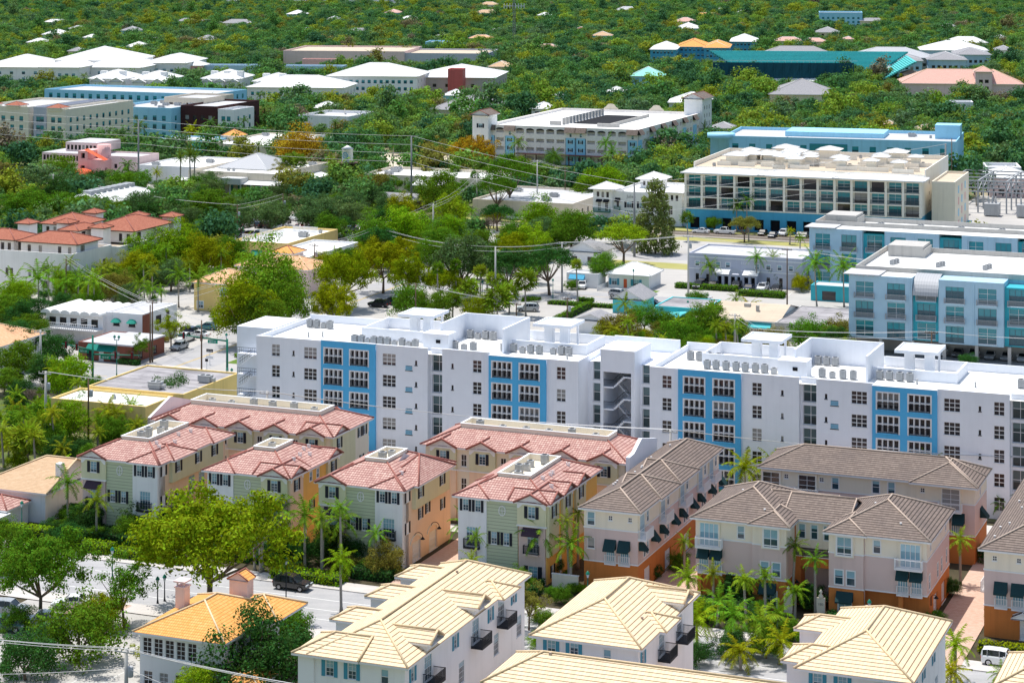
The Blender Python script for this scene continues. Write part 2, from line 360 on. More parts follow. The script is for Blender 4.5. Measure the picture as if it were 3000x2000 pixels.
def block(B,mb,x0,x1,y0,y1,z0,z1,m=0,top=None,wins=(),only=None):
    """walls of one rectangular volume (local metres) with real openings; wins = (face,xc,zb,w,h,kind)"""
    for fc in 'FRBL':
        Mx,W=FM(fc,x0,x1,y0,y1); hs=[]
        for (f,xc,zb,w,h,k) in wins:
            if f==fc: hs.append((xc-w/2,xc+w/2,zb,zb+h,KIND[k]['rev']))
        wallface(mb,Mx,W,z0,z1,hs,m)
        for (f,xc,zb,w,h,k) in wins:
            if f==fc: window(B,Mx@Matrix.Translation((xc,0,zb)),w,h,k)
    mb.face([(x0,y0,z1),(x1,y0,z1),(x1,y1,z1),(x0,y1,z1)],m if top is None else top)
    if '_f' in B: FOOT[B['_f']][3].append((x0,x1,y0,y1,z1))
def parapet(mb,x0,x1,y0,y1,z,h=.8,t=.25,m=0):
    mb.box(x0,x1,y0,y0+t,z,z+h,m,'u'); mb.box(x0,x1,y1-t,y1,z,z+h,m,'u')
    mb.box(x0,x0+t,y0+t,y1-t,z,z+h,m,'ufb'); mb.box(x1-t,x1,y0+t,y1-t,z,z+h,m,'ufb')
def hip(mb,x0,x1,y0,y1,z,sl=.4,ax=None,g0=False,g1=False,cap=.12,o=.6,fas=.22,soff=True):
    """hip or gable roof over an eave rectangle; slots 0 tile 1 ridge cap 2 fascia 3 gable wall"""
    if ax is None: ax='x' if (x1-x0)>=(y1-y0) else 'y'
    sw=ax=='y'
    if sw: a0,a1,b0,b1=y0,y1,x0,x1
    else: a0,a1,b0,b1=x0,x1,y0,y1
    P=(lambda a,b,c:(b,a,c)) if sw else (lambda a,b,c:(a,b,c))
    hd=(b1-b0)/2; bm=(b0+b1)/2; r=hd*sl; k=math.hypot(1,sl)
    ra=a0+(0 if g0 else hd); rb=a1-(0 if g1 else hd)
    if rb<ra: ra=rb=(a0+a1)/2
    def fc(pts,uv,m=0):
        if sw: pts=pts[::-1]; uv=uv[::-1]
        mb.face([P(*p) for p in pts],m,uv)
    fc([(a0,b0,z),(a1,b0,z),(rb,bm,z+r),(ra,bm,z+r)],[(a0,0),(a1,0),(rb,hd*k),(ra,hd*k)])
    fc([(a1,b1,z),(a0,b1,z),(ra,bm,z+r),(rb,bm,z+r)],[(a1,0),(a0,0),(ra,hd*k),(rb,hd*k)])
    if not g0: fc([(a0,b1,z),(a0,b0,z),(ra,bm,z+r)],[(b1,0),(b0,0),(bm,hd*k)])
    else: fc([(a0+o,b1-.05,z),(a0+o,b0+.05,z),(a0+o,bm,z+r-.04)],[(0,0)]*3,3)
    if not g1: fc([(a1,b0,z),(a1,b1,z),(rb,bm,z+r)],[(b0,0),(b1,0),(bm,hd*k)])
    else: fc([(a1-o,b0+.05,z),(a1-o,b1-.05,z),(a1-o,bm,z+r-.04)],[(0,0)]*3,3)
    if cap:
        q=lambda a,b,c:P(a,b,c+.05)
        if rb-ra>.1: mb.tube([q(ra,bm,z+r),q(rb,bm,z+r)],cap,5,1)
        for (e,rr,g) in ((a0,ra,g0),(a1,rb,g1)):
            for b in (b0,b1): mb.tube([q(e,b,z),q(rr,bm,z+r)],cap,5,1)
    if fas:
        zf=z-fas; c=[P(a0,b0,0),P(a1,b0,0),P(a1,b1,0),P(a0,b1,0)]
        for i in range(4):
            p,q2=c[i],c[(i+1)%4]
            if (i==3 and g0) or (i==1 and g1): continue
            mb.face([(p[0],p[1],zf),(q2[0],q2[1],zf),(q2[0],q2[1],z-.004),(p[0],p[1],z-.004)],2)
        if soff: mb.face([(p[0],p[1],zf+.01+R_.random()*.02) for p in c[::-1]],2)
    return z+r
def roofobj(B,mb,tilem,capm,fas='trim',gw='white',name='roof'): return mb.build(name,[M[tilem],M[capm],M[fas],M[gw]],B)
def balcony(B,face,x0,x1,y0,y1,xc,zb,w,d=1.0,h=1.0,rail='trim',slab='trim',name='balcony',step=.13):
    Mx,W=FM(face,x0,x1,y0,y1); s=MB(); s.box(-w/2,w/2,-d,.0,-.16,0)
    o=s.build(name,M[slab],B,Mx@Matrix.Translation((xc,0,zb))); r=MB()
    for z in (.08,h): r.box(-w/2,w/2,-d,-d+.05,z-.03,z+.03); 
    for sgn in (-1,1):
        x=sgn*(w/2-.025)
        for z in (.08,h): r.box(x-.025,x+.025,-d+.05,0,z-.03,z+.03)
        n=max(1,int(d/step))
        for i in range(n): y=-d+d*(i+.5)/n; r.box(x-.016,x+.016,y-.016,y+.016,.11,h-.03)
        r.box(x-.03,x+.03,-d,-d+.06,0,h+.04)
    n=int(w/step)
    for i in range(n): x=-w/2+w*(i+.5)/n; r.box(x-.018,x+.018,-d+.01,-d+.045,.11,h-.03)
    r.build('railing',M[rail],o); return o
def awning(B,face,x0,x1,y0,y1,xc,zt,w,d=.9,h=1.1,m='awn',name='awning'):
    Mx,W=FM(face,x0,x1,y0,y1); s=MB(); a,b=-w/2,w/2
    s.face([(a,-d,-h),(b,-d,-h),(b,-.02,0),(a,-.02,0)]); s.face([(a,-d,-h),(a,-.02,0),(a,-.02,-h)]); s.face([(b,-d,-h),(b,-.02,-h),(b,-.02,0)])
    s.face([(a,-d,-h-.18),(b,-d,-h-.18),(b,-d,-h),(a,-d,-h)])
    return s.build(name,M[m],B,Mx@Matrix.Translation((xc,0,zt)))
def wbox(B,name,m,*boxes):
    s=MB()
    for b in boxes: s.box(*b)
    return s.build(name,M[m],B)
def band(B,x0,x1,y0,y1,zs,m='trim',p=.06,h=.14,name='trim_band',faces='FR'):
    s=MB()
    for z in zs:
        s.box(x0-p,x1+p,y0-p,y0-.002,z-h/2,z+h/2); s.box(x1+.002,x1+p,y0-.002,y1,z-h/2,z+h/2); s.box(x0-p,x0-.002,y0-.002,y1,z-h/2,z+h/2)
    return s.build(name,M[m],B)
def text(s,size,m,par,Mx,name='lettering',ext=.015):
    c=bpy.data.curves.new(name,'FONT'); c.body=s; c.size=size; c.extrude=ext; c.align_x='CENTER'
    o=bpy.data.objects.new(name,c); COL.objects.link(o); dg=bpy.context.evaluated_depsgraph_get(); dg.update()
    me=bpy.data.meshes.new_from_object(o.evaluated_get(dg)); bpy.data.objects.remove(o); me.materials.clear(); me.materials.append(M[m])
    return inst(name,me,par,Mx@Matrix.Rotation(PI/2,4,'X'))
# ---- roof-top condensers: every unit is a thing
ACM={}
def acunit(x,y,z,rot,size='round',label='grey condenser',group='rooftop condensers'):
    if size not in ACM:
        a,b=MB(),MB()
        if size=='round':
            a.box(-.42,.42,-.42,.42,.12,1.18); a.box(-.45,.45,-.45,.45,1.18,1.26)
            for i in range(7): 
                for q in range(4):
                    t=-.36+.12*i
                    c=[(t,-.425),(t,.425),(-.425,t),(.425,t)][q]; a.box(c[0]-.02,c[0]+.02,c[1]-.02,c[1]+.02,.18,1.12)
            for sx in (-.36,.36):
                for sy in (-.36,.36): a.box(sx-.04,sx+.04,sy-.04,sy+.04,0,.12)
            b.lathe([(.34,1.262),(.34,1.29),(.30,1.29),(.05,1.275)],12)
        elif size=='small':
            a.box(-.40,.40,-.35,.35,.08,.80); a.box(-.42,.42,-.37,.37,.80,.86); b.lathe([(.28,.862),(.28,.89),(.05,.875)],10)
            a.box(-.35,.35,-.3,.3,0,.08)
        else:
            a.box(-1.1,1.1,-.7,.7,.15,1.15); a.box(-1.15,1.15,-.75,.75,1.15,1.2); a.box(1.1,1.7,-.4,.4,.2,.8); a.box(-.9,.9,-.6,.6,0,.15)
            b.lathe([(.4,1.202),(.4,1.25),(.05,1.22)],12,0,(-.5,0)); b.lathe([(.4,1.202),(.4,1.25),(.05,1.22)],12,0,(.5,0))
        ACM[size]=(a.mesh('casing',[M['metal']]),b.mesh('fan_grille',[M['dark']]))
    o=thing('condenser_unit',label,'air conditioner',x,y,z,rot,group,auto=True)
    inst('casing',ACM[size][0],o); inst('fan_grille',ACM[size][1],o); return o
def bw(B,x,y):  # building-local -> world
    v=Matrix.Translation(B.location)@Matrix.Rotation(B.rotation_euler.z,4,'Z')@Vector((x,y,0)); return v.x,v.y
def ac_on(B,x,y,z,size,label,group): 
    X,Y=bw(B,x,y); return acunit(X,Y,z,B.rotation_euler.z+R_.uniform(-.06,.06),size,label,group)
# ================================================================ near houses
def frustum(mb,x0,x1,y0,y1,z,ins,sl,front=None):
    r=ins*sl; k=math.hypot(1,sl); i=ins; a,b,c,d=x0,x1,y0,y1; A,Bq,C,D=a+i,b-i,c+i,d-i
    for pts,uv in (([(a,c,z),(b,c,z),(Bq,C,z+r),(A,C,z+r)],[(a,0),(b,0),(Bq,i*k),(A,i*k)]),([(b,c,z),(b,d,z),(Bq,D,z+r),(Bq,C,z+r)],[(c,0),(d,0),(D,i*k),(C,i*k)]),
      ([(b,d,z),(a,d,z),(A,D,z+r),(Bq,D,z+r)],[(b,0),(a,0),(A,i*k),(Bq,i*k)]),([(a,d,z),(a,c,z),(A,C,z+r),(A,D,z+r)],[(d,0),(c,0),(C,i*k),(D,i*k)])): mb.face(pts,0,uv)
    for p,q in (((a,c),(A,C)),((b,c),(Bq,C)),((b,d),(Bq,D)),((a,d),(A,D))): mb.tube([(*p,z+.05),(*q,z+r+.05)],.12,5,1)
    cs=[(a,c),(b,c),(b,d),(a,d)]
    for j in range(4):
        p,q=cs[j],cs[(j+1)%4]; mb.face([(*p,z-.24),(*q,z-.24),(*q,z-.005),(*p,z-.005)],2)
    mb.face([(*p,z-.23) for p in cs[::-1]],2)
    return (A,Bq,C,D,z+r)
def well(B,fr,n,tag_,wall='cream',hgt=.35,label=None):
    A,Bq,C,D,z=fr; s=MB(); t=.22; a,b,c,d=A-.05,Bq+.05,C-.05,D+.05; zb,zt=z-.45,z+hgt
    s.box(a,b,c,c+t,zb,zt,0); s.box(a,b,d-t,d,zb,zt,0); s.box(a,a+t,c+t,d-t,zb,zt,0,'fb'); s.box(b-t,b,c+t,d-t,zb,zt,0,'fb')
    s.face([(a+t,c+t,zb+.02),(b-t,c+t,zb+.02),(b-t,d-t,zb+.02),(a+t,d-t,zb+.02)],0)
    for q in ((a-.06,b+.06,c-.06,c+t+.03),(a-.06,b+.06,d-t-.03,d+.06),(a-.06,a+t+.03,c+t+.03,d-t-.03),(b-t-.03,b+.06,c+t+.03,d-t-.03)): s.box(*q,zt,zt+.07,1)
    s.build('equipment_well',[M[wall],M['trim']],B)
    if n:
        wx,wy=b-a-1.2,d-c-1.2
        for i in range(n):
            f=(i+.5)/n; j=R_.uniform(-.18,.18)
            x,y=(a+.6+wx*f,c+d and (c+d)/2+j*wy) if wx>wy else ((a+b)/2+j*wx*1.3,c+.6+wy*f)
            ac_on(B,x,y,zb+.02,'small' if R_.random()<.6 else 'round','dark condenser unit in the roof well of '+tag_,'condensers in the roof wells of the pink tiled houses')
def archgable(B,mb,tb,xc,w,y,z,deep,sl=.5,face='F',ext=None):
    """front gable with red verge and the white arched board below it"""
    hw=w/2+.35; hip(mb,xc-hw,xc+hw,y-.45,y+deep,z,sl,'y',True,True,.11,.45,0,False)
    pk=z+hw*sl
    n=10; top=[(xc-w/2,y-.04,z+.02+.35*sl),(xc,y-.04,pk-.10),(xc+w/2,y-.04,z+.02+.35*sl)]
    for sgn in (-1,1):
        arc=[]
        for i in range(n+1):
            t=i/n; x=xc+sgn*(w/2-.25)*(1-t); arc.append((x,y-.06,z-.75+1.0*math.sin(t*PI/2)))
        pts=[(xc+sgn*w/2,y-.06,z-.75)]+arc+[(xc,y-.06,pk-.12),(xc+sgn*w/2,y-.06,z+.3*sl)]
        tb.face(pts if sgn>0 else pts[::-1],0)
    for sgn in (-1,1): mb.bar((xc,y-.43,pk-.04),(xc+sgn*hw,y-.43,z-.04),.10,1,.22)
def oval(B,xc,y,z):
    s=MB(); 
    for i in range(20):
        a,b=2*PI*i/20,2*PI*(i+1)/20
        s.bar((xc+.42*math.cos(a),y-.05,z+.6*math.sin(a)),(xc+.42*math.cos(b),y-.05,z+.6*math.sin(b)),.09)
    s.box(xc-.46,xc+.46,y-.06,y-.02,z-.03,z+.03); s.box(xc-.03,xc+.03,y-.06,y-.02,z-.64,z+.64)
    s.build('oval_ornament',M['trim'],B)
def gooselamp(B,x,y,z):
    s=MB(); p=[(x,y,z)]+[(x+.08+.55*(1-math.cos(t)),y,z+.5*math.sin(t)+.1) for t in [i*PI/6 for i in range(7)]]
    s.tube(p,.04,5); q=p[-1]; s.lathe([(.06,q[2]),(.12,q[2]-.1),(.32,q[2]-.32)],8,0,(q[0],q[1])); s.build('wall_lamp',M['dark'],B)
def pink(name_i,U,V,D,flip,label,phrase,gables=(),mustard=False,nac=4):
    W=11.7; B=bld('townhouse',label,'house',U,V,phrase,hh=8,wd=W)
    fx=(lambda a,b:(W-b,W-a)) if flip else (lambda a,b:(a,b)); cx=lambda x: W-x if flip else x
    bayA=fx(0,3.8); mid=fx(3.8,7.9); wht=fx(7.9,W)
    sgw=MB(); sdm='peach' if not mustard else 'mustard'
    # core body (peach/mustard sides), ground to eave
    sidew=[]
    if not flip:
        for y,zb in ((1.2,8.2),(1.2,4.2),(5.2,5.1),(7.4,5.3)): sidew.append(('R',y,zb,.8,1.35,'sh'))
        sidew+= [('R',4.0,.05,2.6,2.5,'gar'),('R',9.2,.05,2.6,2.5,'gar')]
        if name_i==1: sidew=[('R',1.2,8.2,.8,1.35,'sh'),('R',1.2,4.2,.8,1.35,'sh'),('R',5.0,3.9,.8,1.35,'sh'),('R',8.5,4.0,1.5,2.5,'gr'),('R',11.2,4.0,1.6,2.5,'gr')]
        else: sidew.append(('R',12.2,4.6,.8,1.35,'sh'))
    else:
        sidew=[('R',1.6,8.0,.8,1.35,'sh'),('R',1.9,.6,.8,1.4,'sh'),('R',6.5,4.3,.8,1.35,'sh'),('R',6.2,8.1,.7,1.2,'dh'),('R',8.2,8.1,.7,1.2,'dh'),('R',11.,4.3,.8,1.35,'sh'),('R',4.6,.4,1.0,2.1,'door')]
    block(B,sgw,0,W,.4,D,0,9.8,0,None,sidew)
    sgw.build('side_walls',[M[sdm]],B)
    g=MB(); x0,x1=bayA; w=x1-x0; c=w/2
    block(B,g,x0,x1,0,2,7.1,9.8,0,None,[('F',c,8.1,.95,1.4,'sh')]); g.build('gable_bay_wall',M['sage'],B)
    g=MB(); block(B,g,x0+.15,x1-.15,.12,2,0,7.1,0,None,[('F',c,3.85,1.5,2.2,'gr'),('F',c,.5,1.2,1.7,'sh')]); g.build('lower_bay_wall',M['mauve'],B)
    band(B,x0,x1,0,2,[7.1],h=.2)
    awning(B,'F',x0+.15,x1-.15,.12,2,c-.15,6.9,2.3,.8,.75,'capbrown','tiled_hood').data.materials[0]=M['shutter'] if False else M['plum']
    balcony(B,'F',x0+.15,x1-.15,.12,2,c-.15,3.75,2.0,.5,1.0,'dark','mauve')
    g=MB(); block(B,g,mid[0],mid[1],.2,2,0,9.8,0,None,[('F',q,4.4,.75,1.5,'sh') for q in (.95,2.6)]); g.build('siding_wall',M['siding'],B)
    oval(B,mid[0]+2.05,.2,8.6)
    g=MB(); block(B,g,wht[0],wht[1],.05,2,0,9.8,0,None,[('F',q,8.2,.75,1.4,'sh') for q in (1.0,2.65)]+[('F',1.9,3.85,1.6,2.4,'gr')]); g.build('white_bay_wall',M['white'],B)
    balcony(B,'F',wht[0],wht[1],.05,2,1.9,3.75,2.1,.45,1.05,'dark','dark')
    if not flip:
        g=MB(); block(B,g,W-.1,W+.5,3.,D-1.4,6.9,9.8,0,None,[('R',1.6,8.1,.9,1.4,'sh'),('R',(D-4.4)-2.4,8.1,.9,1.4,'sh')]+([('R',(D-4.4)/2,8.1,.9,1.4,'sh')] if D>16 else [])); g.build('upper_bay_wall',M['sage'],B)
        if name_i!=1:
            for yy in (4.0,9.2):
                s=MB(); n=10
                for i in range(n):
                    a,b=PI*i/n,PI*(i+1)/n; s.bar((W+.03,yy-1.6*math.cos(a),2.5+.9*math.sin(a)),(W+.03,yy-1.6*math.cos(b),2.5+.9*math.sin(b)),.14)
                s.build('garage_arch',M['cream'],B)
            gooselamp(B,W+.02,3.6,3.3); gooselamp(B,W+.02,8.8,3.3)
    # roof
    mb=MB(); fr=frustum(mb,-.6,W+.6,-.2,D+.6,10,4.3 if nac>2 else 4.9,.42)
    tb=MB(); archgable(B,mb,tb,(x0+x1)/2,w,0,10,6.)
    hip(mb,wht[0]-.6+(.0 if not flip else 0),wht[1]+.6,-.55,7.,10.02,.42,'y',False,True,.12,.4)
    for k,(yy,ww) in enumerate(gables):     # gables on the right side
        Q=yy+ww/2; hip(mb,W-5.,W+.75,yy-.35,yy+ww+.35,10.03,.5,'x',True,True,.11,.45,0,False)
        n=10
        for sgn in (-1,1):
            arc=[(W+.36,Q+sgn*(ww/2-.25)*(1-i/n),9.25+1.0*math.sin(i/n*PI/2)) for i in range(n+1)]
            pts=[(W+.36,Q+sgn*ww/2,9.25)]+arc+[(W+.36,Q,9.95+(ww/2+.35)*.5),(W+.36,Q+sgn*ww/2,10.1)]
            tb.face(pts[::-1] if sgn<0 else pts,0)
        g=MB(); block(B,g,W-.1,W+.3,yy,yy+ww,3.4 if mustard else 6.9,9.9,0,None,[('R',ww/2,8.0,.85,1.4,'sh')]); g.build('side_bay_wall',M['sage' if k else ('peach' if name_i==2 else 'sage')],B)
    if not flip: 
        for yy in ((3.,D-4.5) if D>16 else (3.,)): hip(mb,W-4.,W+1.15,yy-.6,(yy+5.4 if D>16 else D-.8),10.015,.42,'x',True,False,.12,.4)
    roofobj(B,mb,'tilered','capred'); tb.build('arched_gable_board',M['white'],B)
    well(B,fr,nac,phrase)
    v=MB()
    for i in range(5):
        x,y=W*.55+R_.uniform(2,4),R_.uniform(3,D-3); z=10+.42*min(W+.6-x,y+.2)
        v=MB(); v.box(x-.05,x+.45,y-.06,y+.06,z-.1,z+.08)
        for q in range(3): v.tube([(x+.2*q,y,z+.05),(x+.2*q,y,z+.4)],.06,5)
        v.build('roof_vent',M['trim'],B)
    return B
M['plum']=tile('plum_tile',(.12,.07,.10),(.20,.12,.15),(.05,.03,.045),.3,.25,.15,.4)
pink(1,-160.4,246.1,18.0,False,'pink-tiled sage and white townhouse at the left end of the front row, behind the big spreading tree','the leftmost pink-tiled townhouse')
pink(2,-141.2,246.1,14.0,True,'pink-tiled townhouse with white left bay and mustard side, directly behind the big yellow-green spreading tree','the townhouse behind the big spreading tree',((.3,3.6),(11.,3.4)),True,1)
pink(3,-125.0,246.1,15.2,False,'pink-tiled townhouse showing its peach side with arched garages and gooseneck lamps','the townhouse with arched garages',(),False,2)
pink(4,-105.9,246.6,18.6,True,'pink-tiled townhouse with five condensers in its open roof well, right end of the front row','the pink-tiled townhouse beside the brown one',((.3,3.5),(5.2,3.5),(10.,3.6)),True,5)
def pinkrow(U,V,W,D,label,phrase,fire):
    B=bld('townhouse',label,'house',U,V,phrase,hh=8,wd=W); s=MB(); ng=5; pitch=(W-5.6)/4
    xs=[2.8+pitch*i for i in range(5)]
    block(B,s,0,W,.5,D,0,9.8,0,None,[('F',(xs[i]+xs[i+1])/2,zb,.8,1.6,'sq') for i in range(4) for zb in (7.4,4.2)]+([('R',2.0,8.0,.8,1.3,'sh'),('R',9.,8.0,.7,1.3,'sh'),('R',10.6,8.0,.7,1.3,'sh'),('R',9.6,4.,.7,1.3,'sh')] if fire!='R' else []),); s.build('rear_walls',M['cream'],B)
    g=MB(); p=MB(); mb=MB(); tb=MB(); fr=frustum(mb,-.6,W+.6,-.1,D+.6,10,4.3,.42)
    for x in xs:
        block(B,g,x-1.9,x+1.9,0,1,6.9,9.8,0,None,[('F',1.9,8.,.95,1.4,'sh')]); block(B,p,x-1.9,x+1.9,.06,1,0,6.9,0,None,[('F',1.9,4.0,.95,1.4,'sh')])
        archgable(B,mb,tb,x,3.8,0,10,5.2,.5); 
    g.build('gable_bay_wall',M['sage'],B); p.build('lower_bay_wall',M['peach'],B)
    band(B,0,W,0,.8,[6.95],h=.16)
    if fire=='L':
        hip(mb,W-5.,W+.75,.3,4.7,10.03,.5,'x',True,True,.11,.45,0,False)
        gg=MB(); block(B,gg,W-.1,W+.3,.4,7.5,0,9.9,0,None,[('R',2.,8.,.85,1.4,'sh')]); gg.build('side_bay_wall',M['sage'],B)
        f=MB(); f.face([(-.85,-.2,9),(-.85,D,9),(-.85,D,10.3),(-.85,D*.45,12.2),(-.85,-.2,10.3)]); f.face([(-.45,-.2,9),(-.45,-.2,10.3),(-.45,D*.45,12.2),(-.45,D,10.3),(-.45,D,9)])
        f.face([(-.85,-.2,10.3),(-.45,-.2,10.3),(-.45,D*.45,12.2),(-.85,D*.45,12.2)][::-1]); f.build('fire_wall',M['white'],B)
    else:
        f=MB()
        for x in (W+.35,W+.85):
            q=[(x,-.2,0),(x,D,0),(x,D,10.9),(x,5.,12.3),(x,1.8,11.),(x,-.2,10.9)]; f.face(q if x>W+.5 else q[::-1])
        for a,b in (((-.2,10.9),(1.8,11.)),((1.8,11.),(5.,12.3)),((5.,12.3),(D,10.9))): f.face([(W+.35,a[0],a[1]),(W+.85,a[0],a[1]),(W+.85,b[0],b[1]),(W+.35,b[0],b[1])])
        f.face([(W+.35,-.2,0),(W+.85,-.2,0),(W+.85,-.2,10.9),(W+.35,-.2,10.9)]); f.build('fire_wall',M['aptwhite'],B)
    for x in (W*.2,W*.5,W*.8): hip(mb,x-1.6,x+1.6,D-3,D+1.0,10.02,.55,'y',True,True,.11,.45,0,False)
    roofobj(B,mb,'tilered','capred'); tb.build('arched_gable_board',M['white'],B); well(B,fr,6,phrase,hgt=.5); return B
pinkrow(-162.8,268.4,28.2,12.4,'long pink-tiled row of townhouses with six gables in front of the left wing of the white apartments','the left rear pink-tiled row','L')
pinkrow(-120.7,269.3,28.8,11.6,'long pink-tiled row of townhouses with a white firewall at its right end','the middle rear pink-tiled row','R')
# ---------------------------------------------------------------- brown-roofed houses
def brownpair():
    for nm,U,flip,ph,lab in (('E',-59.3,False,'the brown-roofed house with the right-hand balcony','brown-roofed mauve and orange townhouse beside the paved driveway at right'),('D',-75.6,True,'the brown-roofed house with the left-hand balcony','brown-roofed mauve and orange townhouse, left half of the linked pair')):
        W=11.4 if not flip else 11.2; D=14.3; V=247.8; B=bld('townhouse',lab,'house',U,V,ph,hh=8,wd=W)
        cx=(lambda x:W-x) if flip else (lambda x:x)
        up,md,lo=MB(),MB(),MB(); bx=(0,4.1) if not flip else (W-4.1,W); mx=(4.1,W) if not flip else (0,W-4.1)
        q=lambda L,x0,w:[('F',(x-x0 if not flip else (W-x)-x0),zb,ww,hh,k) for x,zb,ww,hh,k in L]
        side=[('R',2.2,8.3,.6,1.5,'dh'),('R',11.6,8.2,.6,1.5,'dh'),('R',4.8,8.9,.4,.6,'sq'),('R',8.5,8.9,.4,.6,'sq')] if not flip else [('R',4,8.2,.8,1.5,'dh')]
        sidem=[('R',1.6,4.0,.85,1.7,'dh'),('R',6.6,4.0,.85,1.7,'dh'),('R',9.,4.0,.85,1.7,'dh'),('R',12.2,4.2,.85,1.7,'dh')]
        block(B,up,mx[0],mx[1],.35,D,7.6,10,0,None,q([(5.6,7.95,.85,1.5,'dh')],mx[0],0)+[s for s in side if True])
        block(B,up,bx[0],bx[1],0,4,7.6,10)
        wlow=q([(8.6,3.75,1.15,2.1,'fd'),(10.2,3.75,1.15,2.1,'fd')],mx[0],0)
        block(B,md,mx[0],mx[1],.35,D,3.6,7.6,0,None,wlow+sidem)
        block(B,md,bx[0],bx[1],0,4,3.6,7.6,0,None,q([(1.2,3.95,1.0,1.7,'dh'),(2.6,3.95,1.0,1.7,'dh')],bx[0],0))
        # tall openings crossing the trim line sit in shallow bays of their own
        g=MB(); xc=cx(1.85); block(B,g,xc-1.15,xc+1.15,-.13,.3,7.2,9.75,0,None,[('F',1.15,7.4,1.75,2.15,'dh4')]); g.build('window_bay',M['cream'],B)
        g=MB(); xc=cx(9.5); block(B,g,xc-1.35,xc+1.35,.22,.6,6.68,9.6,0,None,[('F',1.35,6.75,2.3,2.65,'fd')]); g.build('door_surround',M['cream'],B)
        balcony(B,'F',0,W,.35,D,cx(9.4),6.7,3.2,1.0,1.05)
        for xx in (8.6,10.2):
            awning(B,'F',0,W,.35,D,cx(xx),6.5,1.45,.85,1.05); balcony(B,'F',0,W,.35,D,cx(xx),3.5,1.4,.25,1.0,name='juliet_balcony')
        block(B,lo,bx[0],bx[1],0,4,0,3.6,0,None,q([(1.9,.4,1.5,1.8,'dh4')],bx[0],0)); 
        block(B,lo,mx[0],mx[1],1.6,D,0,3.6,0,None,[('R',4.,.1,2.6,2.4,'gar'),('R',9.,.1,2.6,2.4,'gar')] if not flip else [])
        lo.box(mx[0]+(4. if not flip else .2),mx[0]+(4.5 if not flip else .7),.36,.86,0,3.59)
        awning(B,'F',bx[0],bx[1],0,4,1.9,3.2,2.0,.85,1.05)
        up.build('upper_wall',M['cream'],B); md.build('middle_wall',M['mauve'],B); lo.build('ground_floor_wall',M['orange'],B)
        band(B,bx[0],bx[1],0,4,[3.6,7.6]); band(B,mx[0],mx[1],.35,D,[3.6,7.6])
        l=MB(); l.box(W+.05,W+.15,2.3,2.4,2.,3.); l.tube([(W+.1,2.35,3.),(W+.3,2.35,3.3),(W+.7,2.35,3.2)],.04,5); l.lathe([(.05,3.2),(.3,2.9)],8,0,(W+.7,2.35)); l.build('wall_lamp',M['dark'],B)
        mb=MB(); hip(mb,-.6,W+.6,-.25,D+.6,10,.44); a=bx[0]-.6 if not flip else bx[0]-.5; hip(mb,a,a+5.2,-.6,5.,10.02,.44,'y',False,True,.11,.4)
        if flip: hip(mb,W-4.,W+4.4,4.,13.,10.01,.44,'x',True,True,.1,.4)
        roofobj(B,mb,'tilebrown','capbrown')
        d=MB(); d.tube([(bx[0]+(4.15 if not flip else -.06),.3,0),(bx[0]+(4.15 if not flip else -.06),.3,9.8)],.05,5); d.build('downpipe',M['mauve'],B)
        v=MB()
        for x,y in ((2.5,3.),(8.,2.2),(4.,7.)): v=MB(); z=10+.44*min(x,y); v.lathe([(.1,z-.1),(.1,z+.25),(.16,z+.3)],6,0,(x,y)); v.build('roof_vent',M['trim'],B)
        if not flip:   # linking wing over the gateway
            s=MB(); block(B,s,-5.0,0,4.2,12,6.6,10,0,None,[('F',x,7.7,.8,1.7,'dh') for x in (.75,2.25,3.8)]); s.build('link_wall',M['cream'],B)
            s=MB(); block(B,s,-4.99,-.01,5.5,11,0,6.5); s.build('link_base',M['mauve'],B)
            s=MB(); hip(s,-5.,0,3.2,5.6,5.9,.3,'x',True,True,.08,.1,.1); s.build('porch_roof',[M['tilebrown'],M['capbrown'],M['trim'],M['white']],B)
            s=MB(); s.box(-4.95,-4.2,3.3,5.4,0,5.8); s.box(-.8,-.05,3.3,5.4,0,5.8); s.box(-4.2,-.8,3.4,3.9,4.6,5.8); s.build('gateway',M['orange'],B)
            s=MB()
            for x in (-5.6+.8,-.9): s.box(x-.5,x+.5,-.3,0,0,2.2); s.lathe([(.25,2.2),(.3,2.4),(.1,2.7),(.22,2.9),(.05,3.15)],8,0,(x,-.15)); gw=s.build('gate_pier',M['cream'],B); s=MB()
            text('180',.42,'grey',gw,Matrix.Translation((-.9,-.32,1.35)),'house_number')
            mb=MB(); hip(mb,-6.5,1.5,3.6,12.6,10.01,.44,'x',True,True,.1,.3); roofobj(B,mb,'tilebrown','capbrown')
brownpair()
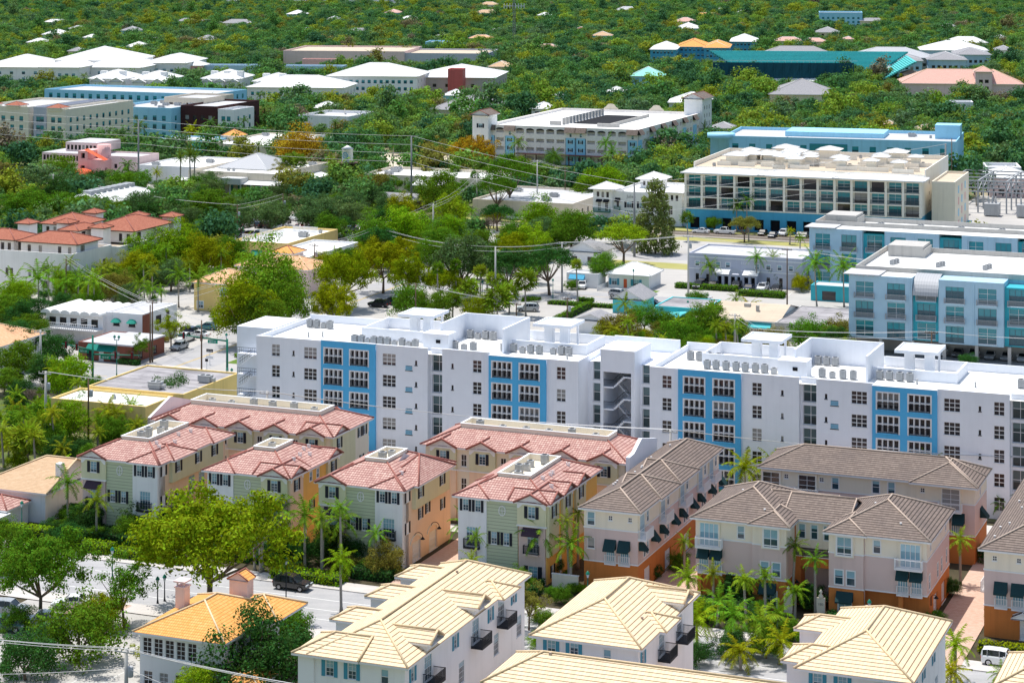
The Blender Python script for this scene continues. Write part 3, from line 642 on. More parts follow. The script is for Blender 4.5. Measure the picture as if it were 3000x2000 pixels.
def brownlong(U,V,W,D,flip,lab,ph):
    B=bld('townhouse',lab,'house',U,V,ph,hh=8,wd=W); up,md,lo=MB(),MB(),MB(); cx=(lambda x:W-x) if flip else (lambda x:x)
    sd='R'; ys=[1.2,9.4,17.5,25.5,30.5]; ys=[y for y in ys if y<D-2]
    wu=[('F',cx(.9),7.9,.95,1.6,'dh'),('F',cx(3.4),8.7,.5,.55,'sq'),('F',cx(5.9),8.7,.5,.55,'sq')] if not flip else [('F',1.2,8.7,.5,.55,'sq'),('F',3.9,8.7,.5,.55,'sq')]
    wu+=[(sd,y+2.6,8.,.8,1.5,'dh') for y in ys]
    block(B,up,0,W,0,D,7.6,10,0,None,wu)
    wm=[('F',cx(.9),5.1,.9,1.3,'pl'),('F',cx(3.4),3.75,1.05,2.0,'fd'),('F',cx(5.2),3.75,1.05,2.0,'fd')]
    if flip: wm=[('F',1.9,3.75,1.2,2.0,'fd'),('F',3.8,3.75,1.2,2.0,'fd')]
    wm+=[(sd,y+1.4,4.,.8,1.7,'dh') for y in ys]+[(sd,y+2.6,4.,.8,1.7,'dh') for y in ys]
    block(B,md,0,W,0,D,3.6,7.6,0,None,wm)
    block(B,lo,0,W,0,D,0,3.6,0,None,[(sd,y+2.5,.1,2.5,2.4,'gar') for y in ys]+([('F',4.5,.1,1.0,2.15,'door')] if flip else []))
    up.build('upper_wall',M['cream'],B); md.build('middle_wall',M['mauve' if not flip else 'mauve'],B); lo.build('ground_floor_wall',M['orange'],B)
    band(B,0,W,0,D,[3.6,7.6])
    for k,x in enumerate((3.4,5.2) if not flip else (W-1.9,W-3.8)):
        awning(B,'F',0,W,0,D,cx(x),6.4,1.5,.9,1.15); balcony(B,'F',0,W,0,D,cx(x),3.5,1.45,.25,1.0,name='juliet_balcony')
    for i,y in enumerate(ys):
        g=MB(); block(B,g,W-.2,W+.13,y-.9,y+1.2,6.68,9.6,0,None,[('R',1.05,6.75,1.7,2.65,'fd')]); g.build('door_surround',M['cream'],B)
        balcony(B,'R',0,W,0,D,y+.2,6.7,2.9,1.1,1.05)
        awning(B,'R',0,W,0,D,y+4.6,6.3,1.4,.9,1.1); awning(B,'R',0,W,0,D,y-.3,6.3,1.3,.9,1.0)
    mb=MB(); hip(mb,-.6,W+.6,-.6,D+.6,10,.44)
    for i,y in enumerate(ys[1:3]): hip(mb,W-5.,W+.95,y-2.8,y+5.2,10.02,.44,'x',True,False,.11,.4)
    roofobj(B,mb,'tilebrown','capbrown')
    v=MB()
    for i in range(9): v=MB(); x,y=R_.uniform(.6,2.2),R_.uniform(2,D-2); z=10+.44*(x+.6); v.lathe([(.09,z-.1),(.09,z+.22),(.15,z+.28)],6,0,(x,y)); v.build('roof_vent',M['trim'],B)
    if flip:
        s=MB(); hip(s,3.2,5.8,-1.3,.0,2.75,.5,'y',True,True,.05,.1,.12); s.build('door_canopy',[M['tilebrown'],M['trim'],M['trim'],M['trim']],B)
        balcony(B,'L',0,W,0,D,D-6.2,3.7,3.,1.2,1.05)
    return B
brownlong(-89.5,247.3,6.9,34.5,False,'long narrow brown-roofed townhouse row running back beside the pink-tiled houses','the long brown-roofed row')
brownlong(-41.3,247.6,8.4,34.,True,'brown-roofed townhouse at the right edge with a white front door under a small gabled canopy','the brown-roofed house at the right edge')
def brownrear():
    W,D=27.6,9.8; B=bld('townhouse','long brown-roofed cream townhouse row behind the palms, in front of the right wing of the white apartments','house',-74.6,274,'the rear brown-roofed row',hh=8,wd=W)
    up,md,lo=MB(),MB(),MB()
    block(B,up,0,W,.8,D,7.6,10,0,None,[('F',3.2,8.7,.55,.55,'sq'),('F',7.9,8.7,.55,.55,'sq'),('F',9.7,7.9,.9,1.5,'dh'),('F',15.,7.9,.95,1.6,'dh'),('F',17.,7.9,.9,1.6,'dh'),('F',21.,8.6,.55,.55,'sq'),('R',4,8.,.7,1.4,'dh')])
    block(B,md,0,W,.8,D,3.6,7.6,0,None,[('F',x,4.,.9,1.6,'dh') for x in (2.,9.,14.5,18.,21.)]+[('F',25.2,3.75,1.1,2.,'fd')])
    block(B,lo,0,W,.8,D,0,3.6)
    g=MB()
    for x in (1.2,6.,24.6): block(B,g,x-1.35,x+1.35,.6,.9,6.68,9.6,0,None,[('F',1.35,6.75,2.3,2.65,'fdd')]); balcony(B,'F',0,W,.8,D,x,6.7,3.,1.0,1.05)
    g.build('door_surround',M['cream'],B)
    for x in (23.8,25.6): awning(B,'F',0,W,.8,D,x,6.4,1.5,.9,1.2)
    awning(B,'R',0,W,.8,D,4.5,6.3,1.6,1.,1.2)
    up.build('upper_wall',M['cream'],B); md.build('middle_wall',M['mauve'],B); lo.build('ground_floor_wall',M['orange'],B); band(B,0,W,.8,D,[3.6,7.6])
    mb=MB(); hip(mb,-.6,W+.6,.2,D+.6,10,.44); hip(mb,19.5,W+.62,-.5,6.,10.015,.44,'y',False,True,.11,.4); roofobj(B,mb,'tilebrown','capbrown')
brownrear()
# ---------------------------------------------------------------- cream-roofed houses
def cream(U,V,W,D,lab,ph,wings=(),right=(),bays=(),z=10,front=True,frontw=None):
    B=bld('townhouse',lab,'house',U,V,ph,hh=8,wd=W); s=MB(); mb=MB()
    fw=[('F',x,8.0,.85,1.6,'bl') for x in (1.6,4.0)]+[('F',x,8.0,.8,1.4,'dh') for x in (7.5,) if W>9] if front else []
    rw=[]
    for y in right: rw+= [('R',y,7.9,.8,1.6,'bl'),('R',y+1.6,3.9,1.4,2.2,'gr'),('R',y,.2,1.8,2.2,'op')]
    for y,k in bays: rw+= [('R',y,6.9,1.7,2.4,'gr')]
    block(B,s,0,W,0,D,0,z-.2,0,None,fw+rw); s.build('wall',M['white'],B)
    hip(mb,-.6,W+.6,-.6,D+.6,z,.44)
    tb=MB()
    for y,d,dep in wings: 
        hip(mb,-1.3-dep,5.,y-d/2-.5,y+d/2+.5,z+.02,.44,'x',False,True,.12,.4); tb=MB(); tb.box(-.8-dep,0,y-d/2,y+d/2,0,z-.2); tb.build('wing_wall',M['white'],B)
    for y,k in bays:
        if k=='g': hip(mb,W-5.2,W+1.0,y-1.6,y+1.6,z+.9,.6,'x',True,True,.12,.55,.2); tb=MB(); tb.box(W-1.,W+.4,y-1.25,y+1.25,z-.4,z+.85); tb.build('dormer_wall',M['white'],B)
        else: hip(mb,W-4.,W+1.3,y-2.4,y+2.4,z+.02,.44,'x',False,True if False else False,.12,.5)
        balcony(B,'R',0,W,0,D,y,6.8,2.6,1.3,1.05,'dark','dark')
    roofobj(B,mb,'tilecream','capcream')
    v=MB()
    for i in range(12):
        x=R_.uniform(1.,W-1); y=R_.uniform(2,D-2); zz=z+.44*(min(x,W-x,y,D-y)+.6); v=MB(); v.box(x-.12,x+.12,y-.1,y+.1,zz-.05,zz+.22); v.build('roof_vent',M['capbrown'],B); return B
cream(-95.6,187.4,9.6,31.2,'cream-tiled white house with blue shutters and iron balconies, between the two bottom palms','the cream-tiled house with blue shutters',((2.5,5.5,.9),(11.8,3.2,2.0),(20.,3.2,2.0),(27.5,3.2,2.0)),(1.8,12.2,21.5,28.),((5.5,'g'),(17.5,'g'),(24.5,'h')))
cream(-77.7,200.7,10.7,18.3,'cream-tiled house with a quatrefoil gable on its right side, bottom centre','the cream-tiled house at bottom centre',(),(1.5,),((7.5,'h'),(13.5,'g')))
cream(-77.2,187.,33.,8.,'long cream-tiled row running along the bottom edge','the long cream-tiled row at the bottom edge',(),(),(),9.8,False)
cream(-50.8,201.1,10.3,18.4,'cream-tiled house with stepped left wings, left of the driveway palm at bottom right','the cream-tiled house at bottom right',((3.5,4.,1.),(13.,3.5,2.2)),(3.,7.,12.),())
cream(-32.5,203.,12,9.,'cream-tiled roof corner at the bottom right edge','the roof corner at bottom right',(),(),(),10,False)
def yellowhouse():
    W,D,z=9.9,12.5,6.4; B=bld('house','orange-tiled two-storey house with two pink chimneys beside the road at bottom left','house',-120.9,196.6,'the orange-tiled house',hh=5,wd=W)
    s=MB(); block(B,s,0,W,0,D,0,z-.2,0,None,[('F',.9+1.35*i,3.9,1.1,1.9,'fdd') for i in range(5)]+[('F',1.+1.9*i,.4,1.1,1.9,'fdd') for i in range(3)]+[('R',2.+2.4*i,4.,.9,1.6,'pl') for i in range(4)]); s.build('wall',M['trim'],B)
    mb=MB(); hip(mb,-.6,W+.6,-.6,D+.6,z,.42); hip(mb,W-5.,W+2.2,8.,15.,z-.02,.42,'y',False,False); roofobj(B,mb,'tileorange','capcream')
    c=MB(); c.box(1.2,2.3,5.2,6.4,7.4,9.6); c.box(1.1,2.4,5.1,6.5,9.6,9.75); c.box(1.3,1.45,5.3,5.45,9.75,10.2); c.box(2.05,2.2,5.3,5.45,9.75,10.2); c.box(1.05,2.45,5.05,6.55,10.2,10.35); c.build('chimney',M['pinkst'],B)
    c=MB(); c.box(5.0,7.2,10.2,11.6,7.6,9.6); ch=c.build('chimney',M['pinkst'],B); r=MB(); hip(r,4.8,7.4,10.,11.8,9.6,.6,'y',True,True,.08,.1,.1); r.build('chimney_roof',[M['tileorange'],M['capred'],M['pinkst'],M['pinkst']],ch)
    s=MB(); s.box(W+1,W+4.5,-1.,3.,0,2.8); s.build('annex_wall',M['white'],B); r=MB(); hip(r,W+.6,W+4.9,-1.4,3.4,2.8,.4,cap=.1); r.build('annex_roof',[M['tileorange'],M['capcream'],M['trim'],M['white']],B)
yellowhouse()
# ---------------------------------------------------------------- the white and blue apartment block
def apartments():
    O=-165.; B=bld('apartment_building','long white and bright blue five-storey apartment block across the middle','apartment building',O,297.6,'the white and blue apartments',hh=12,wd=120)
    X=lambda u:u-O; fl=[1.0,4.24,7.48,10.72,13.2+.02]; fl=[.26+3.24*i for i in range(5)]
    ZR=16.2
    Wt,Bl,Sd=MB(),MB(),MB()
    def sec(u0,u1,y0,top,mb,items,right=()):
        x0,x1=X(u0),X(u1); wn=[]
        for u,k in items:
            for i,z in enumerate(fl):
                w,h,zo={'a3':(2.2,1.75,0.),'a2':(1.4,1.8,0.),'slot':(.34,.7,.35),'ab':(3.1,2.3,-.35),'gl':(2.1,2.75,-.6),'vent':(1.1,.7,-.5)}[k]
                wn.append(('F',X(u)-x0,z+1.0+zo-.1,w,h,'slot' if k=='vent' else k))
        block(B,mb,x0,x1,y0,9.,0,top,0,None,wn+list(right))
        for u,k in items:
            if k=='ab':
                for z in fl: balcony(B,'F',x0,x1,y0,9.,X(u)-x0,z+.5,2.9,.16,.95,'dark','aptblue','juliet_railing',.16)
        return x0,x1
    # left wing, then right wing: (u0,u1,front y,parapet top,colour,items)
    W1=[(-162,-150.6,0,17.0,'w',[(-158.6,'a2'),(-155.5,'slot'),(-152.6,'a3')]),(-150.6,-141.4,-.35,17.2,'b',[(-148.5,'ab'),(-144.1,'ab')]),
        (-141.4,-132.8,0,17.1,'w',[(-139.2,'a3'),(-135.9,'vent'),(-134.7,'slot')]),(-132.8,-130.4,1.3,16.9,'w',[(-131.6,'gl')]),
        (-130.4,-122.7,0,17.2,'w',[(-128.7,'slot'),(-124.7,'a2')]),(-122.7,-113.6,-.35,16.9,'b',[(-120.6,'ab'),(-116.2,'ab')]),(-113.6,-108.6,0,16.9,'w',[(-111.3,'a2')]),
        (-108.6,-105.8,4.5,16.3,'w',[(-106.9,'gl')]),(-100.5,-97.6,4.5,16.3,'w',[(-99.2,'gl')]),
        (-97.6,-93.2,0,17.0,'w',[(-95.,'a2')]),(-93.2,-83.9,-.35,17.1,'b',[(-90.8,'ab'),(-86.4,'ab')]),(-83.9,-75.5,0,17.1,'w',[(-81.6,'a2'),(-77.9,'slot')]),(-75.5,-73.,1.3,16.9,'w',[(-74.2,'gl')]),
        (-73.,-65.,0,17.1,'w',[(-71.6,'slot'),(-70.4,'vent'),(-66.9,'a3')]),(-65.,-56.,-.35,16.9,'b',[(-62.8,'ab'),(-58.4,'ab')]),(-56.,-46.2,0,17.0,'w',[(-54.,'a3'),(-50.2,'slot'),(-47.6,'a2')]),(-46.2,-43.8,1.3,16.9,'w',[(-45.,'gl')]),(-43.8,-36.,0,17.1,'w',[(-40.,'a2')])]
    for u0,u1,y,t,c,it in W1:
        q=MB(); sec(u0,u1,y,ZR,q if c=='b' else Wt,it)
        if c=='b': q.box(X(u0),X(u1),y,y+.3,ZR,t,0,'u'); q.build('blue_wall',M['aptblue'],B)
    # parapets along the front, stepped as in the facade
    P=MB(); PB=MB()
    for u0,u1,y,t,c,it in W1:
        if t>16.5 and c!='b': P.box(X(u0),X(u1),y,y+.3,ZR,t,0,'u')
        if t>16.5: P.box(X(u0)-.03,X(u1)+.03,y-.05,y+.35,t,t+.08)
    for u0,u1 in ((-162,-108.6),(-97.6,-36)):
        block(B,Sd,X(u0)+.02,X(u1)-.02,9.,18.5,0,ZR); P.box(X(u0),X(u1),18.2,18.5,ZR,17.4,0,'u'); 
        for u in (u0,u1): s=1 if u==u0 else -1; a,b=sorted((X(u),X(u)+.3*s)); P.box(a,b,.3,18.2,ZR,17.0,0,'u')
    # left stair wing
    block(B,Wt,X(-168.5),X(-162),5.5,15,0,17.2); s=MB()
    for i in range(1,5):
        z=fl[i]; s.box(X(-167.5),X(-163.),3.9,5.5,z-.2,z,0); s.bar((X(-166.8),3.6,z-1.7),(X(-164.6),3.6,z-.1),.9,0,.14)
    s.build('landing',M['aptwhite'],B); r=MB()
    for i in range(1,5):
        z=fl[i]
        for hh in (.5,1.): r.bar((X(-167.5),3.85,z+hh),(X(-163.),3.85,z+hh),.05); r.bar((X(-166.8),3.1,z-1.7+hh),(X(-164.6),3.1,z-.1+hh),.05)
        for k in range(14): r.box(X(-167.5)+k*.34,X(-167.5)+k*.34+.03,3.84,3.87,z,z+1.); 
        for k in range(8): t=k/7; x=X(-166.8)+2.2*t; zz=z-1.7+1.6*t; r.box(x,x+.03,3.08,3.11,zz,zz+1.)
    r.build('stair_railing',M['dark'],B)
    # central stair tower with the open stair
    tx0,tx1=X(-105.8),X(-100.5); tw=MB(); ox0,ox1=.45,4.75
    block(B,tw,tx0,tx1,1.8,9.5,15.4,18.6); tw.box(tx0,tx0+ox0,1.8,9.5,0,15.4); tw.box(tx0+ox1,tx1,1.8,9.5,0,15.4); tw.box(tx0+ox0,tx0+ox1,8.6,9.4,0,15.4)
    tw.box(tx0-.05,tx1+.05,1.75,2.1,18.6,18.68); tw.build('stair_tower',M['aptwhite'],B)
    s=MB(); r=MB()
    for i in range(5):
        z=fl[i]; a,b=tx0+ox0,tx0+ox1; s.box(a,a+1.5,2.,8.5,z-.22,z); s.box(b-1.2,b,2.,8.5,z+1.4,z+1.6)
        n=8
        for k in range(n): x=a+1.5+(b-a-2.7)*k/n; zz=z+1.6*(k+1)/n; s.box(x,x+.26,2.1,3.6,zz-.25,zz); zz2=z+1.6+1.6*(n-k)/n; s.box(x,x+.26,4.2,5.6,zz2-.2,zz2)
        r.bar((a+1.5,2.05,z+1.),(b-1.2,2.05,z+2.6),.07); r.bar((a+1.5,2.05,z+.55),(b-1.2,2.05,z+2.1),.04); r.bar((a,2.02,z+1.),(a+1.5,2.02,z+1.),.07); r.bar((b-1.2,2.02,z+2.6),(b,2.02,z+2.6),.07)
        for k in range(9): r.box(a+.17*k,a+.17*k+.03,2.0,2.03,z,z+1.)
        for k in range(8): t=k/7; x=a+1.5+(b-a-2.7)*t; zz=z+1.6*t; r.box(x,x+.03,2.04,2.07,zz,zz+1.)
        for k in range(7): r.box(b-1.2+.17*k,b-1.2+.17*k+.03,2.0,2.03,z+1.6,z+2.6)
    s.build('stair_flights',M['aptwhite'],B); r.build('stair_railing',M['dark'],B)
    block(B,Wt,X(-108.6),X(-97.6),9.,18.5,0,16.3); P.box(X(-108.),X(-97.6),14.5,14.9,16.3,18.3)
    Wt.build('white_walls',M['aptwhite'],B); Sd.build('rear_walls',M['aptwhite'],B)
    # roof decks: white membrane just above the volumes
    rf=MB()
    for u0,u1 in ((-161.6,-109.),(-97.2,-36.4)): rf.face([(X(u0),.35,ZR+.02),(X(u1),.35,ZR+.02),(X(u1),18.2,ZR+.02),(X(u0),18.2,ZR+.02)])
    rf.build('roof_membrane',M['whiteroof'],B)
    # penthouse terraces, equipment courts, pergolas
    for d in (0,55.6):
        pt=MB()
        a,b=X(-147.8)+d,X(-133.4)+d
        for q in ((a,b,8.2,8.5),(a,b,17.6,17.9)): pt.box(*q,ZR,17.9)
        pt.box(a,a+.3,8.5,17.6,ZR,17.9); 
        e,f=X(-133.4)+d,X(-122.4)+d
        pt.box(e,e+.3,6.,15.6,ZR,19.9); pt.box(e,f,15.6,15.95,ZR,19.9); pt.box(f-.3,f,5.,15.6,ZR,19.9); 
        pt.box(e-1.6,e+2.6,3.2,6.2,ZR,18.7); pt.box(e-1.65,e+2.65,3.15,6.25,18.7,18.78)
        g,h=f,X(-110.4)+d
        for q in ((g,h,8.4,8.7),(g,h,16.9,17.2)): pt.box(*q,ZR,17.7)
        pt.box(h-.3,h,8.7,16.9,ZR,17.7)
        for u0,u1 in ((-142.3,-136.2),(-119.6,-113.4)):
            x0,x1=X(u0)+d,X(u1)+d; y0,y1=9.8,16.; pg=MB(); pg.box(x0,x1,y0,y1,19.7,19.95)
            for q in ((x0,x1,y0,y0+.25),(x0,x1,y1-.25,y1),(x0,x0+.25,y0+.25,y1-.25),(x1-.25,x1,y0+.25,y1-.25)): pg.box(*q,19.95,20.15)
            pg.box(x0+.9,x0+2.2,y0+2.6,y0+3.8,ZR,19.7); pg.box(x1-2.,x1-.7,y0+.6,y0+1.7,ZR,19.7); pg.box(x1-.9,x1-.6,y1-1.2,y1-.9,ZR,19.7); pg.build('roof_pergola',M['aptwhite'],B)
        pt.build('penthouse_parapet',M['aptwhite'],B)
    P.build('parapet',M['aptwhite'],B)
    v=MB(); v.box(X(-133.)+.2,X(-133.)+.9,3.1,3.19,17.4,17.9); v.box(X(-133.)+55.8,X(-133.)+56.5,3.1,3.19,17.4,17.9); v.build('vent_louvre',M['black'],B)
    lv=MB()
    for u,y in ((-135.9,0),(-70.4,0)):
        for z in fl:
            for k in range(5): lv.box(X(u)-.55,X(u)+.55,-.05,.02,z+.42+k*.13,z+.5+k*.13)
    lv.build('vent_grille',M['skyblue'],B)
    st=MB()
    for u,y in ((-156,6.),(-154,7.),(-112,4.5),(-104,4),(-60,6),(-52,7)): st=MB(); st.lathe([(.14,ZR),(.14,ZR+.7),(.22,ZR+.8)],7,0,(X(u),y)); st.build('vent_stack',M['metal'],B)
    g='condensers on the white apartment roof'
    for us,y,lab in (((-147,-145.9,-144.8,-143.7,-142.6,-141.4,-140.2,-139,-137.8,-136.7),4.2,'grey condenser in the long front line on the left wing of the white apartments'),
        ((-133.6,-132.1,-130.6,-129.1,-127.6),5.4,'grey condenser in the five-unit front line near the centre of the left wing'),
        ((-123.,-121.5,-120.,-118.7,-117.3),6.6,'grey condenser in the five-unit line above the second blue bay'),((-115.3,-114.,-112.8),7.3,'grey condenser in the three-unit cluster at the right end of the left wing'),
        ((-159.6,-158.4,-157.2,-156.),13.6,'grey condenser in the four-unit line on the left end roof'),((-132.,-130.7,-129.4,-128.1),14.6,'grey condenser inside the tall left equipment court'),
        ((-94.8,-93.4,-91.8,-90.4),11.,'grey condenser in the rear line at the left end of the right wing'),((-90.6,-89.3,-87.8,-86.3,-84.9,-83.4,-82.,-80.6,-79.2,-77.8),5.6,'grey condenser in the long front line on the right wing of the white apartments'),
        ((-73.6,-72.1,-70.6,-69.1),6.,'grey condenser in the four-unit line beside the vent box on the right wing'),((-65.6,-64.2,-62.7,-61.3),7.4,'grey condenser in the four-unit line above the fourth blue bay'),((-76.3,-75.,-73.7),14.4,'grey condenser inside the tall right equipment court'),((-46.,-44.6,-43.2),9.,'grey condenser at the far right end of the right wing')):
        for u in us: ac_on(B,X(u),y+R_.uniform(-.1,.1),ZR+.03,'round' if R_.random()<.75 else 'small',lab,g)
apartments()
# ================================================================ middle distance
M['rosered']=paint('brick_red_stucco',(.52,.12,.11))
M['garagewall']=paint('garage_cream',(.88,.82,.78),var=.06,stain=.08); M['condowall']=paint('condo_offwhite',(.88,.84,.75),var=.05,stain=.07)
M['palesand']=paint('pale_sand_stucco',(.82,.80,.76),var=.06,stain=.06)
KIND['fw']=dict(nx=1,nz=1,fr=None,pn='windark',rev=.15,fw=0,mw=0)
KIND['fb']=dict(nx=1,nz=1,fr=None,pn='winteal',rev=.15,fw=0,mw=0)
KIND['fp']=dict(nx=1,nz=1,fr=None,pn='winblue',rev=.12,fw=0,mw=0)
def rowwin(face,W,n,zb,w,h,k,a=1.2):
    return [(face,a+(W-2*a)*(i+.5)/n,zb,w,h,k) for i in range(n)]
def flat(U,V,W,D,z,wall,roof,lab,cat,ph,wins=(),par=.6,name='shop_building',rot=0,base=None,acs=0,acl=None):
    B=bld(name,lab,cat,U,V,ph,rot,hh=z*.6,wd=W); s=MB(); block(B,s,0,W,0,D,0,z,0,1,wins); 
    if par: parapet(s,0,W,0,D,z,par,.3)
    s.build('wall',[M[wall],M[roof]],B)
    if base: b=MB(); b.box(-.05,W+.05,-.06,0,0,base[0]); b.box(W,W+.06,0,D,0,base[0]); b.build('base_course',M[base[1]],B)
    for i in range(acs): ac_on(B,R_.uniform(2,W-2),R_.uniform(2,D-2),z+.01,R_.choice(['big','big','small']),acl or 'grey package unit on the roof of '+ph,'rooftop units on the shops')
    return B
def hiphouse(U,V,W,D,z,wall,tilem,cap,lab,cat,ph,wins=(),sl=.4,ax=None,g=(False,False),rot=0,name='house',o=.6,capr=.12):
    B=bld(name,lab,cat,U,V,ph,rot,hh=z*.7,wd=W); s=MB(); block(B,s,0,W,0,D,0,z-.2,0,None,wins); s.build('wall',M[wall],B)
    mb=MB(); hip(mb,-o,W+o,-o,D+o,z,sl,ax,g[0],g[1],capr,o); roofobj(B,mb,tilem,cap); return B
# yellow shop with weathered roof
B=flat(-198.1,295.2,17.6,8.6,4.6,'yellow','whiteroof','yellow flat-roofed shop with a streaked grey rear roof, left of the white apartments','shop','the yellow flat-roofed shop',[('F',10.5,1.,.5,.9,'fw'),('F',13.5,1.,.5,.9,'fw')],.35)
s=MB(); block(B,s,1.4,19.4,8.65,27,0,5.1,0,1); parapet(s,1.4,19.4,8.65,27,5.1,.25,.25); s.build('rear_hall',[M['yellow'],M['greyroof']],B)
for x,y,z,k in ((12.5,11.5,5.15,'big'),(17.5,19.,5.15,'big')): ac_on(B,x,y,z,k,'grey package unit on the streaked roof of the yellow flat-roofed shop','rooftop units on the shops')
v=MB()
for x in (4.5,9.): v.lathe([(.4,4.6),(.3,5.0),(.22,5.1),(.22,5.4)],8,0,(x,4.5))
v.build('roof_vent',M['metal'],B)
# motel with scalloped vaults
B=flat(-229.3,360.4,8.2,13.,6.0,'white','palegrey','white two-storey motel with two green hooded windows and a scalloped vaulted wing','motel','the white motel',[('F',2.4,3.6,1.4,.9,'drk'),('F',5.9,3.6,1.4,.9,'drk'),('R',6.,3.4,2.,1.6,'drk'),('R',9.5,3.2,1.2,2.1,'drk')],.12,'motel')
for x in (2.4,5.9):
    s=MB(); n=8
    for i in range(n):
        a,b=PI*i/n,PI*(i+1)/n; s.face([(x-1.1*math.cos(a),-.02,4.3+.75*math.sin(a)),(x-1.1*math.cos(b),-.02,4.3+.75*math.sin(b)),(x-1.1*math.cos(b),-.75*math.sin(b)-.3,4.3),(x-1.1*math.cos(a),-.75*math.sin(a)-.3,4.3)][::-1])
    s.build('hood_awning',M['awng'],B)
s=MB(); s.box(8.25,8.3,0,3.,.0,5.9); s.build('brick_panel',M['brick'],B)
s=MB(); block(B,s,-13,0,-1.0,9,0,5.4,0,None,[('F',1.5+2.4*i,3.2,1.5,1.4,'drk') for i in range(5)]); s.build('wing_wall',M['white'],B)
s=MB(); n=6
for i in range(6):
    x0=-13.5+2.25*i
    for k in range(n):
        a,b=PI*k/n,PI*(k+1)/n; p=[(x0+1.125-1.125*math.cos(t),5.5+.75*math.sin(t)) for t in (a,b)]
        s.face([(p[0][0],-2.2,p[0][1]),(p[1][0],-2.2,p[1][1]),(p[1][0],10,p[1][1]),(p[0][0],10,p[0][1])])
    s.face([(x0+1.125-1.125*math.cos(PI*k/8),-2.2,5.45+.8*math.sin(PI*k/8)) for k in range(9)])
s.build('scalloped_roof',M['whiteroof'],B)
s=MB(); s.box(-11,0,-3.5,-1.05,2.7,2.9); [s.box(-11+i*.45,-10.9+i*.45,-3.5,-3.4,2.9,3.9) for i in range(24)]; s.box(-11,0,-3.52,-3.38,3.9,4.0); s.build('gallery_railing',M['trim'],B)
s=MB()
for i in range(10): s.box(-13.6+.3*i,-13.25+.3*i,-3.6,-2.,.28*i,.28*i+.25)
s.build('stairs',M['white'],B)
B=flat(-225.5,345.,11.6,11.6,3.2,'brick','palegrey','low red-brick shop with white roof slab on the corner below the white motel','shop','the brick corner shop',[('F',2.5,.3,1.3,1.8,'drk'),('F',5.,.1,1.,2.2,'door'),('F',8.,.3,2.,1.7,'drk'),('R',3,.5,1.5,1.5,'drk'),('R',8,.5,1.5,1.5,'drk')],.1)
s=MB(); s.box(4.4,12.4,-1.,10.6,3.32,3.6); s.build('roof_slab',M['palegrey'],B); awning(B,'F',0,11.6,0,11.6,5.2,3.1,6.,1.1,.9,'awng')
hiphouse(-240.5,321.,12.2,16.2,6.,'white','tilepeach','capcream','cream-tiled white house cut by the left edge, shuttered windows on its side','house','the house at the left edge',[('R',2.4,3.3,1.,1.5,'sh'),('R',6.,3.3,1.3,1.5,'sh'),('R',10.,3.3,1.,1.5,'sh'),('R',13.5,3.3,1.,1.5,'sh')],.38,'y')
# house at far left beside pink townhouse: tan shingle gable + red tile terrace
B=hiphouse(-178.,247.5,11.,13.5,4.2,'white','tanshingle','capcream','tan-shingled bungalow with a red-tiled terrace and white slatted canopy at the left edge','house','the tan-shingled bungalow',[],.42,'x',(False,True))
s=MB(); hip(s,0,9,-6.,-.4,3.0,.45,'x',True,False,.12,.3); s.build('terrace_roof',[M['tilered'],M['capred'],M['trim'],M['white']],B)
s=MB(); block(B,s,.3,8.5,-5.5,-.3,0,2.8,0,None,[('F',3.,.6,2.,1.4,'fw'),('F',6.,.6,1.6,1.4,'fw')]); s.build('terrace_wall',M['white'],B)
s=MB(); [s.box(-1.+2.1*i,.95+2.1*i,-8.6,-5.5,2.55,2.65) for i in range(5)]; [s.box(-1.+2.1*i,-.9+2.1*i,-8.6,-8.5,0,2.55) for i in range(6)]; s.build('slatted_canopy',M['trim'],B)
s=MB(); s.box(10.6,11.4,3.,4.,3.8,7.4); s.build('chimney',M['white'],B)
# mediterranean complex, far left
B=bld('apartment_building','pale Mediterranean block with rust-red tiled penthouses and little roof towers, left','apartment building',-292,404.5,'the rust-red tiled block',hh=9,wd=26)
s=MB(); block(B,s,0,26,0,16,0,8.,0,1,[('F',x,z,.8,1.6,'fw') for x in (9,10.2,15,16.2) for z in (3.6,)]+[('F',x,z,1.4,1.7,'fw') for x in (3.,6.,19.,22.) for z in (1.2,4.6)]+[('R',4,2.2,1.2,2.0,'fw'),('R',9.5,2.2,1.2,2.0,'fw'),('R',13,4.5,1.2,1.8,'fw')]); parapet(s,0,26,0,16,8.,1.1,.3)
block(B,s,4,28,16.01,43,0,7.6,0,1,[('R',3+3*i,3.6,.9,1.9,'fw') for i in range(8)]+[('R',3+3*i,.4,.9,1.9,'fw') for i in range(8)]); parapet(s,4,28,16.01,43,7.6,1.1,.3); s.build('wall',[M['palesand'],M['tanroof']],B)
s=MB(); mb=MB(); tw=MB(); tr=MB()
for x0,x1,y0,y1 in ((10.5,25.,3.2,12.),(-2,8.,4.,12.),(14.,25.5,26.,42.),(-2.,8.,30.,40.),(8.8,13.,22.,30.)):
    block(B,s,x0,x1,y0,y1,8.,10.7,0,None,[('F',(x1-x0)*f,8.3,.9,1.8,'fw') for f in (.15,.35,.7,.88)]+[('R',2.5,8.4,1.6,1.9,'drk')]); hip(mb,x0-.8,x1+.8,y0-.8,y1+.8,10.85,.36)
for x,y in ((-2,20),(6,24),(18,20.),(23,43),(15,41),(2,42)): tw=MB(); tr=MB(); block(B,tw,x,x+3.2,y,y+3.2,7.,12.); hip(tr,x-.6,x+3.8,y-.6,y+3.8,12.1,.4,None,False,False,.08); tr.build('turret_roof',[M['tilerust'],M['capred'],M['wood'],M['white']],tw.build('turret',M['white'],B))
s.build('penthouse_wall',M['white'],B); mb.build('penthouse_roof',[M['tilerust'],M['capred'],M['wood'],M['white']],B)
